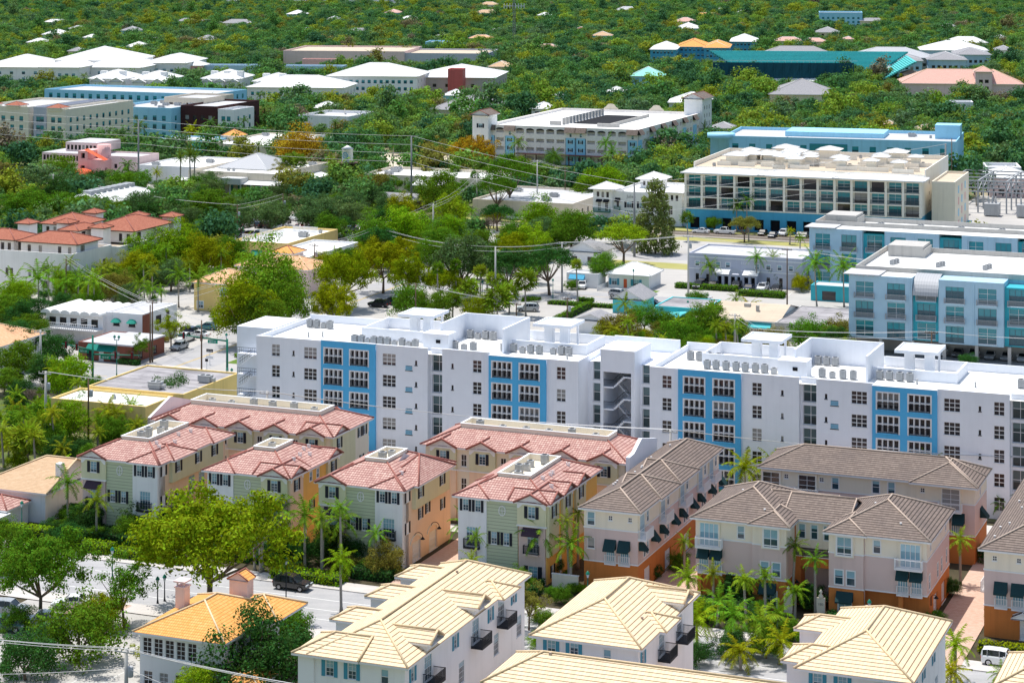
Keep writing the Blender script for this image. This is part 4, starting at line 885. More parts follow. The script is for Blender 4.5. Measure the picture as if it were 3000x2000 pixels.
hiphouse(-232.,398.8,9.6,11.,6.,'yellow','tilepeach','capcream','peach-tiled yellow house half hidden by the tall green tree','house','the smaller peach-tiled house',[('F',7.,3.4,1.4,1.7,'dh4'),('F',1.5,.6,1.5,1.4,'dh4'),('F',7.5,.5,1.4,1.4,'dh4')])
hiphouse(-234.4,422.,17.5,9.5,6.,'pinkst','tilepeach','capcream','long peach-tiled pink house behind the tall green tree','house','the long peach-tiled house',[('R',3,3.4,1.2,1.6,'fw'),('R',6,3.4,1.2,1.6,'fw')])
B=flat(-257,460.,15.,27.,4.8,'yellow','whiteroof','yellow shop with three green awnings and fenced roof equipment','shop','the yellow shop with green awnings',[('F',2.6+4.2*i,.6,2.2,1.8,'fw') for i in range(3)],.5,acs=2)
for i in range(3): awning(B,'F',0,15,0,27,2.6+4.2*i,3.3,2.8,1.1,1.1,'awng')
s=MB()
for x0,x1,y in ((1,9,3),(6,13,20),(1,8,12)):
    for k in range(int((x1-x0)/.35)): s.box(x0+k*.35,x0+k*.35+.2,y,y+.06,5.,6.6)
    for z in (5.3,6.4): s.box(x0,x1,y+.06,y+.12,z,z+.1)
s.build('equipment_screen',M['trim'],B)
B=flat(-241.,446.,12.,26.,4.4,'white','whiteroof','white flat-roofed shop with a small orange pyramid turret','shop','the white shop with the orange turret',[],.4)
s=MB(); block(B,s,3.,8.5,-1.5,4.,0,5.6); s.build('turret',M['pinkst'],B); s=MB(); hip(s,2.4,9.1,-2.1,4.6,5.6,.4); s.build('turret_roof',[M['tileorange'],M['capred'],M['trim'],M['white']],B)
# grey two storey office
B=flat(-145.2,471.3,26.4,15.,6.6,'greyst','palegrey','grey two-storey office with white-framed square windows and an arched entrance porch','office building','the grey two-storey office',[('F',2.+2.45*i,4.1,1.0,1.1,'dh') for i in range(3)]+[('F',9.2,4.1,1.,1.1,'dh')]+[('F',16.+2.6*i,4.1,1.0,1.1,'dh') for i in range(4)]+[('F',x,.5,.9,1.9,'pl') for x in (2.,4.5,18.6,21.5,24.3)],.35,'office_building')
band(B,0,26.4,0,15,[3.5,6.1],h=.2)
s=MB(); block(B,s,6.8,16.4,-2.,0,0,2.9,0,None,[('F',1.+1.55*i,.1,1.0,2.3,'op') for i in range(6)]); n=10
s.face([(10.2,-2.15,0),(10.5,-2.15,0),(10.5,-2.15,2.4)]+[(11.6-1.1*math.cos(PI*k/n),-2.15,2.4+.9*math.sin(PI*k/n)) for k in range(n+1)]+[(12.7,-2.15,0),(13.1,-2.15,0)]+[(11.6+1.5*math.cos(PI*k/n),-2.15,3.1+1.3*math.sin(PI*k/n)) for k in range(n+1)])
s.build('entrance_porch',M['greyst'],B); s=MB(); s.face([(6.4,-2.4,2.9),(10.1,-2.4,2.9),(10.1,-.02,3.9),(6.4,-.02,3.9)],0,[(0,0),(3.7,0),(3.7,2.6),(0,2.6)]); s.face([(13.1,-2.4,2.9),(16.8,-2.4,2.9),(16.8,-.02,3.9),(13.1,-.02,3.9)],0,[(0,0),(3.7,0),(3.7,2.6),(0,2.6)]); M['whitebarrel']=tile('white_barrel_tile',(.72,.72,.72),(.8,.8,.8),(.35,.37,.42),.5,.4,.2,.7); s.build('porch_roof',M['whitebarrel'],B)
text('11200',.8,'trim',B,Matrix.Translation((13.2,-.03,5.0)),'building_number')
# teal lofts
def loft(U,V,W,D,z,lab,ph,colA,colB,gar,notch=None):
    B=bld('loft_building',lab,'apartment building',U,V,ph,hh=z*.7,wd=30); s,g=MB(),MB(); x=0; i=0; z0=3.2 if gar else 0
    nfl=3; fh=(z-.8-z0)/nfl
    while x<W-1:
        w=6.0 if i%3!=2 else 5.; rec=i%3==2
        wn=[('F',w/2,z0+fh*k+.35,3.4,fh-.75,'tl' if (k+i)%2 else 'tl2') for k in range(nfl)]
        block(B,g if rec else s,x,min(W,x+w),1.2 if rec else 0,6,z0,z-(.9 if rec else 0),0,None,wn)
        if rec: g.build('recessed_wall',M[colB],B); g=MB()
        xs,ys=x,(1.2 if rec else 0)
        for k in range(1 if gar else 0,nfl): balcony(B,'F',x,x+w,ys,6,w/2,z0+fh*k+.2,3.8,.8,1.,'metal','slate')
        x+=w; i+=1
    block(B,s,0,W,6,D,z0,z-.1,0,None)
    for q in range(1,int(W/12)): s.box(12*q-.5-.1,12*q-.5+.12,-.12,0,z0,z-.5)
    s.build('wall',M[colA],B)
    c=MB(); c.box(-.9,6.,-.9,6.,z+.15,z+.3); [c.box(.2+.9*k,.3+.9*k,-.85,0,z-.1,z+.15) for k in range(6)]; c.build('cornice',M['palegrey'],B)
    p=MB(); parapet(p,0,W,5.7,D,z-.1,1.0,.3); p.box(2,9,D-8,D-.4,z-.1,z+2.2); p.box(9,9.3,D-8,D-.4,z-.1,z+1.6); p.build('parapet',M['concrete'],B)
    r=MB(); r.face([(.3,6.02,z-.06),(W-.3,6.02,z-.06),(W-.3,D-.3,z-.06),(.3,D-.3,z-.06)]); r.face([(0,.0,z+.01),(W,.0,z+.01),(W,6.,z+.01),(0,6,z+.01)]) if not gar else r.face([(0,.3,z+.01),(11.9,.3,z+.01),(11.9,6,z+.01),(0,6,z+.01)]); r.build('roof_membrane',M['whiteroof'],B)
    if gar:
        c=MB()
        for k in range(int(W/6)+1): c.box(k*6-.3,k*6+.3,.2,.8,0,3.19)
        c.box(0,W,5.8,6.,0,3.18); c.build('garage_column',M['concrete'],B)
        v=MB(); n=8
        for k in range(n):
            a,b=PI/2*k/n,PI/2*(k+1)/n; f=lambda t:(1.-4.5+4.6*math.cos(t),z-3.2+3.6*math.sin(t))
            (ya,za),(yb,zb)=f(a),f(b); ya,yb=-ya+1.,-yb+1.; v.face([(12.1,ya,za),(16.9,ya,za),(16.9,yb,zb),(12.1,yb,zb)],0,[(0,k),(4.8,k),(4.8,k+1),(0,k+1)])
        v.build('barrel_roof',M['seamgrey'],B)
    for k in range(int(W/9)):
        for q in range(3): ac_on(B,5+9*k+q*.3,D*.45+q*1.1,z-.05,'small','dark condenser in a short file on the roof of '+ph,'condensers on the teal loft roofs')
    return B
loft(-92.8,404.,48,34,15,'blue-grey loft block with teal windows, parking beneath and a grey barrel roof, right edge','the nearer teal loft block','slate','teal',True)
loft(-118.,474.6,70,15,13.6,'blue-grey and teal loft block with projecting cornice behind the palms at right','the farther teal loft block','slate','teal',False)
# small houses in the middle
hiphouse(-160.3,459.,9.6,8.5,3.2,'white','seamwhite','trim','small white cottage with blue shutters, red door and white metal roof behind a picket fence','house','the cottage with the red door',[('F',1.4,.7,1.2,1.4,'bl'),('F',4.,.05,.9,2.1,'rdoor'),('F',6.6,.7,1.3,1.4,'bl')],.45,capr=.08)
B=flat(-135.8,417.2,10.6,12.,4.,'aqua','greyroof','aqua cottage with a shade sail and weathered flat roof','house','the aqua cottage',[('F',4.6,.6,.7,1.9,'drk'),('F',5.8,.6,.7,1.9,'drk'),('F',9.3,.1,.9,2.1,'fw')],.15,'house')
s=MB(); s.face([(.5,-3.2,2.6),(5.,-3.8,2.2),(7.5,-.4,3.6),(3.6,-.1,3.1)]); s.build('shade_sail',M['aqua'],B); s=MB(); s.box(7.2,10.8,-2.5,0,2.7,2.9); s.build('porch_slab',M['sand'],B)
B=hiphouse(-123.,414.6,13.4,17.,3.1,'cream','tanroof','concrete','beige house with a speckled tan roof and two teal awnings','house','the beige house with teal awnings',[('F',1.5,1.,.9,1.2,'fw'),('F',5.,1.,.9,1.2,'fw')],.22,'x',(True,True),capr=0)
awning(B,'F',0,13.4,0,17,10.,2.9,4.6,1.2,1.,'aqua'); s=MB(); s.box(5.,6.2,6,7,3.9,5.2); s.box(8.,8.6,4,4.6,3.8,5.3); s.build('chimney',M['concrete'],B)
flat(-109.2,411.5,14.4,20.5,3.4,'concrete','greyroof','low building with a streaked dark flat roof left of the nearer teal lofts','shop','the low dark flat roof',[],.15)
x,y=gp(1700,775); u,v=w2uv(x,y); hiphouse(u-3.5,v,8.5,9,3.2,'white','shingle','concrete','grey-shingled cottage with a blue awning, left of the cottage with the red door','house','the grey-shingled cottage',[('F',2,.6,1.4,1.4,'fw'),('F',6,.6,1.4,1.4,'fw')],.5,'y',(True,False),capr=0)
x,y=gp(1672,840); u,v=w2uv(x,y); B=flat(u-1,v,7.6,5,3.,'white','palegrey','small white flat-roofed annex with a blue awning by the parked white hatchback','annex','the white annex',[],.25,'annex'); awning(B,'F',0,7.6,0,5,2.6,2.9,3.6,1.0,.9,'bluebase')
x,y=gp(1690,975); u,v=w2uv(x,y); hiphouse(u,v,6,5,2.8,'white','shingle','concrete','small grey-roofed shed just behind the white apartments','shed','the grey shed',[],.35,'y',(True,True),capr=0,name='shed')
x,y=gp(1795,915); u,v=w2uv(x,y); hiphouse(u,v,6.5,8,3.,'aqua','shingle','concrete','pale blue cottage with a grey gable roof among garden palms','house','the pale blue cottage',[],.55,'y',(True,True),capr=0)
x,y=gp(2455,885); u,v=w2uv(x,y); B=flat(u-6,v,14,6,3.2,'teal','palegrey','low teal entrance hut left of the nearer teal lofts','hut','the teal entrance hut',[('F',4,.2,3,2.,'fw')],.2,'hut')
# white mediterranean salon building
B=bld('shop_building','white Mediterranean corner shop with black awnings, balconies and hipped corner towers','shop',-200.3,560.8,'the white corner shop with black awnings',hh=6,wd=26)
s=MB(); block(B,s,5.6,27,.8,26,0,8.2,0,1,[('F',1.3,4.3,.7,1.8,'fw'),('F',4.6,4.3,1.4,1.7,'sh'),('F',8.2,4.3,1.4,1.7,'sh')]); parapet(s,5.6,27,.8,26,8.2,.5,.3)
block(B,s,0,5.6,0,6,0,9.2,0,None,[('F',1.4+1.4*i,6.9,.75,1.5,'fw') for i in range(3)]+[('F',1.8,3.1,.9,2.4,'fdd'),('F',3.9,3.1,.9,2.4,'fdd'),('F',2.8,.3,3.,1.9,'gar')]); block(B,s,20,25.6,-.2,6,0,9.2,0,None,[('F',1.4+1.4*i,6.9,.75,1.5,'fw') for i in range(3)]+[('F',2.4,3.1,1.2,2.4,'fdd')])
block(B,s,9.,15.,14,20,8.2,10.8,0,None,[('F',1.2+1.2*i,9.,.7,1.2,'fw') for i in range(4)]); s.build('wall',[M['white'],M['whiteroof']],B)
mb=MB(); [hip(mb,x0-1.1,x1+1.1,y0-1.1,y1+1.1,z,.42,None,False,False,.08) for x0,x1,y0,y1,z in ((0,5.6,0,6,9.3),(20,25.6,-.2,6,9.3),(9,15,14,20,10.9))]; roofobj(B,mb,'seamwhite','trim',name='tower_roof')
for x in (1.8,3.9): awning(B,'F',0,5.6,0,6,x,6.4,1.6,.8,.6,'awnblk')
awning(B,'F',5.6,27,.8,26,1.3,6.9,1.5,.8,.9,'awnblk'); balcony(B,'F',0,5.6,0,6,2.7,3.,4.8,.9,1.,'green','green'); balcony(B,'F',5.6,27,.8,26,1.3,3.6,1.6,.6,1.,'green','green')
text('EANNIES',.95,'green',B,Matrix.Translation((10.8,.77,2.9)),'shop_lettering'); text('SALON',.45,'dark',B,Matrix.Translation((10.6,.77,2.2)),'small_lettering')
text('Julien',1.2,'polesteel',B,Matrix.Translation((10.8,.77,7.)),'script_lettering')
# blue-based condominium
def condo():
    W,D=63,48; r=math.radians(2.); B=bld('apartment_building','five-storey cream condominium on a blue arched base with white pavilion roofs on top','apartment building',-172.6,557.6,'the cream condominium on the blue base',r,hh=14,wd=W)
    s,b=MB(),MB(); n=14; fh=3.05
    for i in range(n):
        x0=W*i/n; wn=[]
        for k in range(3): wn.append(('F',W/n/2,5.6+fh*k+.3,3.3,2.5,['tl','tl2','tl2','drk'][(i*3+k*5)%4]))
        block(B,s,x0,x0+W/n,.6,8,5.6,15.2,0,None,wn)
    block(B,s,0,W,8,D,5.6,16.,0,2,[('R',6,z,1.6,1.,'fw') for z in (7,10,13)])
    for i in range(n+1): s.box(W*i/n-.3,W*i/n+.3,-.5,.6,5.6,15.2)
    for k in range(4): s.box(0,W,-.35,.6,5.45+fh*k,5.75+fh*k)
    block(B,b,0,W,-.2,D,0,5.6,0,None,[('F',2.5+4.4*i,.3,2.6,3.,'op') for i in range(14)]); b.build('blue_base_wall',M['bluebase'],B)
    s.build('wall',[M['condowall'],M['condowall'],M['tanroof']],B)
    rl=MB()
    for i in range(n):
        for k in range(3):
            x0=W*i/n+.35; z=5.75+fh*k; rl.box(x0,x0+W/n-.7,-.3,-.25,z+.95,z+1.02); [rl.box(x0+.3*q,x0+.3*q+.06,-.3,-.25,z,z+.95) for q in range(13)]
    rl.build('balcony_railing',M['dark'],B)
    mb=MB(); zt=15.3
    for x0,x1 in ((-1.2,22),(20,42),(40,W+1.2)): hip(mb,x0,x1,-1.6,7.6,zt+R_.random()*.02,.22,'x',False,False,.08,.6,.3)
    roofobj(B,mb,'seamwhite','trim',name='eaves_roof')
    pv=MB(); hp=MB(); q=MB()
    for i in range(22):
        x=3+R_.random()*(W-9); y=11+R_.random()*(D-16); z=16.; w=R_.choice([2.4,2.4,3.2,5.]); pv=MB(); hp=MB(); pv.box(x,x+w,y,y+w*.9,z,z+2.6); hip(hp,x-.9,x+w+.9,y-.9,y+w*.9+.9,z+2.6+R_.random()*.1,.3,None,False,False,.06,.5,.15); hp.build('pavilion_roof',[M['seamwhite'],M['trim'],M['trim'],M['white']],pv.build('pavilion',M['condowall'],B))
        for k in range(3): xx=x+R_.uniform(-5,5); yy=y+R_.uniform(-4,4); xx=min(max(xx,1),W-6); yy=min(max(yy,9),D-3); q.box(xx,xx+R_.uniform(3,6),yy,yy+.25,z,z+1.1)
    q.box(W-.3,W,8,D,16,17.3); q.box(0,W,D-.3,D,16,17.2); q.box(0,.3,8,D,16,17.2); q.build('terrace_wall',M['condowall'],B)
    for i in range(14): ac_on(B,R_.uniform(4,W-4),R_.uniform(10,D-4),16.02,'small','dark condenser on the terraces of the cream condominium','condensers on the condominium terraces')
condo()
B=flat(-108.,566,6,26,14,'cream','tanroof','narrow cream stair block with pink and blue panels beside the substation','apartment building','the stair block with coloured panels',[],.6,'apartment_building',math.radians(2.))
s=MB()
for i in range(3):
    for k in range(4): s.box(6,6.08,6+6*i,7.4+6*i,2.+3*k,3.9+3*k,(i+k)%2)
s.build('coloured_panel',[M['rose'],M['skyblue']],B); wbox(B,'sloped_awning','bluebase',(6.05,7.,1,25,1.2,1.5))
B=flat(-196.,673.8,74,34,13.,'skyblue','palegrey','sky-blue three-storey block with a round corner and teal curtain wall behind the condominium','office building','the sky-blue block',rowwin('F',74,13,9.4,2.,2.2,'fb')+rowwin('F',74,13,5.4,2.,2.2,'fb'),1.,'office_building',math.radians(6.),acs=5)
s=MB(); s.lathe([(3.6,0),(3.6,13),(4.6,13.2),(4.6,14.6),(3.9,14.6)],16,0,(-1.,2.)); s.build('round_corner',M['skyblue'],B); wbox(B,'curtain_wall','winteal',(28,40,-.2,-.02,3,12.2)); s=MB(); block(B,s,66,74,18,26,13,17.5); block(B,s,18,50,14,30,13,14.6); s.build('roof_block',M['skyblue'],B)
# parking garage
def garage():
    W,D,z=56.,76.,12.; B=bld('parking_garage','four-level cream parking garage with blue bays, arched openings and brown tiled hoods','parking garage',-287.8,694.,'the parking garage',hh=9,wd=W)
    s=MB(); bl=MB(); hd=MB(); pn=[]; fh=3.0
    blue=[0,2,8,9,14]; n=15
    for i in range(n):
        x0,x1=W*i/n,W*(i+1)/n; w=x1-x0; isb=i in blue
        if isb: block(B,bl,x0+.3,x1-.3,-.25,.6,0,9.2,0,None,[('F',w/2-.3,zz,.9,1.1,'sh') for zz in (1.5,4.6,7.4)]); block(B,s,x0,x1,-.05,.8,9.2,z+.9,0,None,[('F',w/2,9.6,.8,1.2,'dh')])
        else: block(B,s,x0,x1,0,.8,0,z+.9,0,None,[('F',w/2,1.3+fh*k,2.9,1.25,'op') for k in range(4)])
        if isb: hd.face([(x0-.2,-1.3,11.1),(x1+.2,-1.3,11.1),(x1+.2,-.1,12.9),(x0-.2,-.1,12.9)],0,[(0,0),(4,0),(4,2.2),(0,2.2)]); hd.face([(x0-.2,-1.3,11.1),(x0-.2,-.1,12.9),(x0-.2,-.1,11.1)]); hd.face([(x1+.2,-1.3,11.1),(x1+.2,-.1,11.1),(x1+.2,-.1,12.9)])
    m=18; bs=[0,3,6,9,12,15]
    for j in range(m):
        y0,y1=D*j/m,D*(j+1)/m; isb=j in bs
        if isb: block(B,bl,W-.6,W+.25,y0+.3,y1-.3,0,9.2); hd.face([(W+1.3,y0-.2,11.1),(W+1.3,y1+.2,11.1),(W+.1,y1+.2,12.9),(W+.1,y0-.2,12.9)],0,[(0,0),(4,0),(4,2.2),(0,2.2)]); hd.face([(W+1.3,y0-.2,11.1),(W+.1,y0-.2,12.9),(W+.1,y0-.2,11.1)])
        block(B,s,W-.8,W,y0,y1,0,z+.9,0,None,[] if isb else [('R',(y1-y0)/2,1.3+fh*k,2.4,1.25,'op') for k in range(4)])
    block(B,s,.8,W-.8,.8,D,0,z,0,1); s.box(0,.8,.8,D,0,z+.9); s.box(.8,W-.8,D-.5,D,z,z+.9)
    s.build('wall',[M['garagewall'],M['whiteroof']],B); bl.build('blue_bay_wall',M['skyblue'],B); hd.build('tiled_hood',M['tilebrown'],B)
    a=MB()
    for i in range(n):
        if i in blue: continue
        xc=W*(i+.5)/n; k=8; a.face([(xc-1.46+2.92*q/k,-.02,11.5) for q in (0,)]+[(xc-1.46*math.cos(PI*q/k),-.02,11.52+.55*math.sin(PI*q/k)) for q in range(k+1)]+[(xc+1.46,-.02,11.5)])
    a.build('arch_head',M['black'],B)
    q=MB()
    for k in range(13): q.box(22+.6*k*0,22.4,18+3.4*k,20.2+3.4*k,z,z+2.4)
    q.box(18,22,16,17,z,z+1.4); q.box(40,40.4,16,60,z,z+1.1); q.box(36,44,15,16,z,z+1.2); q.build('ramp_wall',M['concrete'],B); wbox(B,'ramp_opening','black',(23,39,24,62,z+.01,z+.05))
    t=MB(); block(B,t,-3.5,2.5,-3.,5,7.,16.2,0,None,[('F',3,12.,1.4,1.4,'sh'),('F',3,8.,1.4,1.4,'sh')]); block(B,t,W-6,W+1,D-4,D+8,0,18,0,None,[('R',3+3*i,z2,.9,1.5,'fw') for i in range(3) for z2 in (8,11,14)]); t.build('tower_wall',M['white'],B); t=MB(); block(B,t,-3.52,2.52,-3.02,5.02,0,7.); t.build('tower_base',M['skyblue'],B)
    mb=MB(); hip(mb,-4.3,3.3,-3.8,5.8,16.4,.45,'y',True,True); hip(mb,W-6.8,W+1.8,D-4.8,D+8.8,18.2,.45,'y',True,True); roofobj(B,mb,'tilebrown','capred',name='tower_roof')
    c=MB(); c.box(12,W-4,-3.,-.3,3.4,3.6); [c.box(12+4*i,12.3+4*i,-3.,-2.7,0,3.4) for i in range(11)]; c.build('arcade_canopy',M['maroon'],B)
    f=MB()
    for x in (20,38): f.face([(x+3*math.cos(PI*k/8),D-.2,z+.9+(2.2 if 2<k<6 else 1.4)*math.sin(PI*k/8)) for k in range(9)])
    f.build('curved_gable',M['sand'],B)
garage()
flat(-236,560,30,34,4.2,'sand','palegrey','tan flat-roofed shops with teal rooftop units in front of the parking garage','shop','the tan shops below the garage',rowwin('R',34,7,1.2,1.4,1.4,'fw'),.6,acs=4)
B=flat(-289.,598,44,22,5.,'sand','whiteroof','long low white-roofed hall behind the wooden water tower','shop','the long white-roofed hall',rowwin('F',44,14,2.6,.5,1.6,'fw'),.8,acs=4)
B=hiphouse(-264.5,583,9,9,5,'cream','seamwhite','trim','small cream house with white metal roof behind the grey-roofed barn','house','the small cream house',[('F',2,2.5,1,1.4,'fw'),('F',5,2.2,1.6,1.8,'fw'),('F',7.5,2.2,1.4,1.8,'fw')],.25,'x',(True,True),capr=0)
B=hiphouse(-266.2,564,10.,6.,2.6,'wood','shingle','concrete','brown wooden barn with grey shingle roof and white crossbuck doors by the railway','barn','the wooden barn',[],.55,'x',(True,True),capr=0,name='barn')
d=MB(); [d.bar(p,q,.1) for p,q in (((4.,-.06,0),(6.2,-.06,2.2)),((6.2,-.06,0),(4.,-.06,2.2)),((4.,-.06,0),(4.,-.06,2.2)),((6.2,-.06,0),(6.2,-.06,2.2)),((4,-.06,2.2),(6.2,-.06,2.2)),((5.1,-.06,0),(5.1,-.06,2.2)))]; d.build('barn_door',M['trim'],B)
# water tower
x,y=gp(1018,560); B=thing('water_tower','small white water tank with a round blue emblem on a dark trestle','water tower',x,y,0,-T); LAND.append(('the wooden water tower',x,y,9))
s=MB(); s.lathe([(1.7,9.),(1.7,13.),(2.,13.05),(.1,14.1)],18); s.build('tank',M['white'],B); s=MB(); s.lathe([(3.3,8.7),(3.3,8.95)],18)
for i in range(6): a=PI*i/3; s.bar((2.2*math.cos(a),2.2*math.sin(a),0),(1.9*math.cos(a),1.9*math.sin(a),8.7),.3); b=a+PI/3; s.bar((2.1*math.cos(a),2.1*math.sin(a),3),(1.9*math.cos(b),1.9*math.sin(b),8),.14); s.bar((2.1*math.cos(b),2.1*math.sin(b),3),(1.9*math.cos(a),1.9*math.sin(a),8),.14); s.bar((1.95*math.cos(a),1.95*math.sin(a),7.6),(3.2*math.cos(a),3.2*math.sin(a),8.7),.16)
s.build('trestle',M['wood'],B); s=MB()
def wrap(pts): return [(1.74*math.sin(px/1.7),-1.74*math.cos(px/1.7),11.1+pz) for px,pz in pts]
for i in range(24): a,b=2*PI*i/24,2*PI*(i+1)/24; s.face(wrap([(.75*math.cos(a),.75*math.sin(a)),(.75*math.cos(b),.75*math.sin(b)),(.95*math.cos(b),.95*math.sin(b)),(.95*math.cos(a),.95*math.sin(a))][::-1]))
for c in (-.36,0,.36):
    for i in range(8): a,b=PI*i/8,PI*(i+1)/8; s.face(wrap([(c+.12*math.cos(a),-.3+.75*math.sin(a)),(c+.05*math.cos(a),-.3+.6*math.sin(a)),(c+.05*math.cos(b),-.3+.6*math.sin(b)),(c+.12*math.cos(b),-.3+.75*math.sin(b))]))
s.face(wrap([(-.55,-.5),(.55,-.5),(.55,-.38),(-.55,-.38)])); s.build('emblem',M['bluebase'],B)
# station shops with white canopy
B=flat(-340,581,30,36,5.6,'sand','whiteroof','low station shop with white canopy, colonnade and rows of grey roof units','shop','the low station shop',rowwin('F',30,9,.6,1.7,2.2,'fb')+rowwin('R',36,6,.8,1.6,1.8,'fw'),.9,'shop_building',acs=6)
s=MB(); s.face([(-2,-4,3.4),(32,-4,3.4),(32,0,4.2),(-2,0,4.2)],0,[(0,0),(34,0),(34,4),(0,4)]); s.face([(32,-4,3.4),(34,0,3.4),(34,30,3.4),(30.1,30,4.2),(30.1,0,4.2)],0,[(0,0),(4,0),(34,0),(34,4),(4,4)]); s.build('canopy_roof',M['seamwhite'],B); s=MB(); [s.box(-1.5+3.6*i,-1.15+3.6*i,-3.8,-3.4,0,3.4) for i in range(10)]; s.build('canopy_post',M['trim'],B)
s=MB(); block(B,s,14,21,-5,-.2,3.3,5.2); s.build('entrance_gable',M['seamwhite'],B); mb=MB(); hip(mb,2,20,14,34,6.,.42,'y',False,False,.1); roofobj(B,mb,'seamgrey','trim')
# pink restaurant
B=bld('restaurant_building','pink stucco restaurant with an orange sloping awning and a round red entrance canopy','restaurant',-401,592.5,'the pink restaurant',hh=7,wd=30)
s=MB(); r=MB(); block(B,s,0,16,0,16,0,8.6,0,1,[('F',1.6,1.,1.3,1.8,'fw'),('F',6.,1.,1.3,1.8,'fw'),('F',12,1.2,1.3,1.8,'fw')]+[('F',.9+1.25*i,6.2,.95,1.7,'fw') for i in range(12)]); block(B,s,5,17,6,20,8.6,11.6,0,1,rowwin('F',12,8,9.1,1.,1.6,'fw',.3)); block(B,s,16.2,34,2.4,16,0,7.6,0,1,[('F',10,4.2,1.1,1.4,'fw'),('F',14,3.6,1.6,2.2,'drk')]); parapet(s,16.2,34,2.4,16,7.6,.5,.3); s.build('wall',[M['pinkst'],M['palegrey']],B)
block(B,r,15.9,24.5,-3.5,5,0,7.2,0,None,[('F',1.7,6.8-3.9,1.6,2.4,'op'),('F',6.8,2.6,1.2,1.2,'op'),('R',3,3,1.4,1.6,'op')]); block(B,r,15.9,19.5,-3.5,5,7.2,10.,0,None,[('F',1.8,7.6,1.5,1.7,'op')]); r.lathe([(2.2,7.2),(2.2,11.6)],14,0,(21.5,3)); r.build('stair_wing',M['rose'],B)
s=MB(); s.face([(18.4,-3.9,10.4),(18.4,-1.6,10.6),(26.,-1.6,7.4),(26.,-3.9,7.2)][::-1]); s.build('sloping_awning',M['awnr'],B); s=MB(); s.lathe([(3.6,2.6),(3.6,3.1),(2.6,4.2),(.1,4.7)],14,0,(19.,-5.5)); [s.box(19+dx-.06,19+dx+.06,-8.6,-8.5,0,2.6) for dx in (-2,2)]; s.build('entrance_canopy',M['awnr'],B)
for x in (1.6,6.,12.): awning(B,'F',0,16,0,16,x,3.6,1.7,.8,.7,'wood')
s=MB(); k=14; s.face([(9+1.5*math.cos(2*PI*i/k),-.06,4.9+.6*math.sin(2*PI*i/k)) for i in range(k)]); g=s.build('sign_board',M['bluebase'],B); text('Tropical',.55,'trim',g,Matrix.Translation((9,-.08,4.75)),'sign_lettering')
flat(-366,594,24,30,5.4,'white','whiteroof','plain white flat-roofed hall right of the pink restaurant','shop','the plain white hall',[],.4,acs=3)
B=hiphouse(-341,507,14,36,4.6,'brick','seamwhite','trim','white-roofed market hall with a dark painted mural on its side wall and vents along the ridge','market hall','the white-roofed market hall',[],.32,'y',capr=.1,name='market_hall')
s=MB(); [s.box(14.02,14.06,.5+2.2*i,2.5+2.2*i,.3,3.9,i%3) for i in range(8)]; s.build('mural',[M['maroon'],M['teal'],M['awnr']],B); s=MB(); [s.box(5.5,8.5,8+3*i,10+3*i,6.2,7.6) for i in range(8)]; s.build('ridge_vent',M['metal'],B)
B=flat(-405.5,671.5,21,14,5.4,'skyblue','palegrey','low shop painted in blue, purple and yellow panels','shop','the multicoloured shop',[],.4)
s=MB(); s.box(7,11,-.08,-.01,0,5.7,0); s.box(11.,14,-.08,-.01,0,5.7,1); s.box(14.01,21,-.08,-.01,0,5.4,2); s.build('painted_panel',[paint('purple_paint',(.36,.1,.42)),M['yellow'],M['aqua']],B)
hiphouse(-386,684,6,6,6.5,'sand','tileorange','capred','small square pavilion with an orange pyramid roof','pavilion','the orange pyramid roof',[],.6,name='pavilion')
flat(-384,670,32,44,4.6,'sand','whiteroof','wide tan flat-roofed shops with roof fans beyond the multicoloured shop','shop','the wide tan shops',[],.5,acs=6)
# left mid-rise condominiums
def midrise(U,V,W,D,z,wall,lab,ph,win='fw',roof='palegrey',tilecap=None,rot=0,n=None,fl=None):
    fl=fl or int(z/3.2); n=n or max(2,int(W/4)); wn=[]
    for k in range(fl): wn+=rowwin('F',W,n,.8+3.2*k,1.7,1.9,win)+rowwin('R',D,max(2,int(D/4.5)),.8+3.2*k,1.5,1.8,win)
    B=flat(U,V,W,D,z,wall,roof,lab,'apartment building',ph,wn,.8,'apartment_building',rot)
    if tilecap:
        mb=MB(); [hip(mb,x,x+6.5,-.8,5.5,z+1.2+R_.random()*.05,.4,None,False,False,.08) for x in [W*f for f in tilecap]]; roofobj(B,mb,'tilerust','capred',name='corner_roof'); t=MB(); [t.box(W*f+.5,W*f+6,-.3,5,z,z+1.1) for f in tilecap]; t.build('corner_attic',M[wall],B)
    return B
midrise(-480,668,22,40,15,'cream','cream mid-rise with rust-tiled corner roofs at the left edge','the cream mid-rise at the left edge','fb','palegrey',(0.05,.55))
midrise(-456.5,669,5.6,40,15,'greyst','slim blue-grey stair bay of the cream mid-rise, arched top windows','the slim blue-grey bay','fb')
midrise(-450,668,8,46,14.6,'cream','tall cream corner wing right of the blue-grey bay','the cream corner wing','fb','palegrey',(.0,))
midrise(-520,770,80,30,13,'skyblue','long pale blue flat-roofed block behind the cream mid-rise','the long pale blue block','fb')
midrise(-447,745,18,24,13.5,'sand','tan flat-topped mid-rise behind the leafy street trees','the tan mid-rise','fw')
B=midrise(-456.5,721,27,40,11.4,'skyblue','pale blue three-storey office with white roof equipment, left of the brown-brick building','the pale blue office','fb')
for i in range(10): ac_on(B,R_.uniform(3,24),R_.uniform(4,34),11.42,R_.choice(['big','small']),'grey roof unit on the pale blue office','rooftop units on the shops')
midrise(-429.5,728,16,34,12.,'maroon','dark brown-brick three-storey building','the brown-brick building','fw')
midrise(-413.,728,7,16,11.,'white','white window bay standing against the brown-brick building','the white bay','fb')
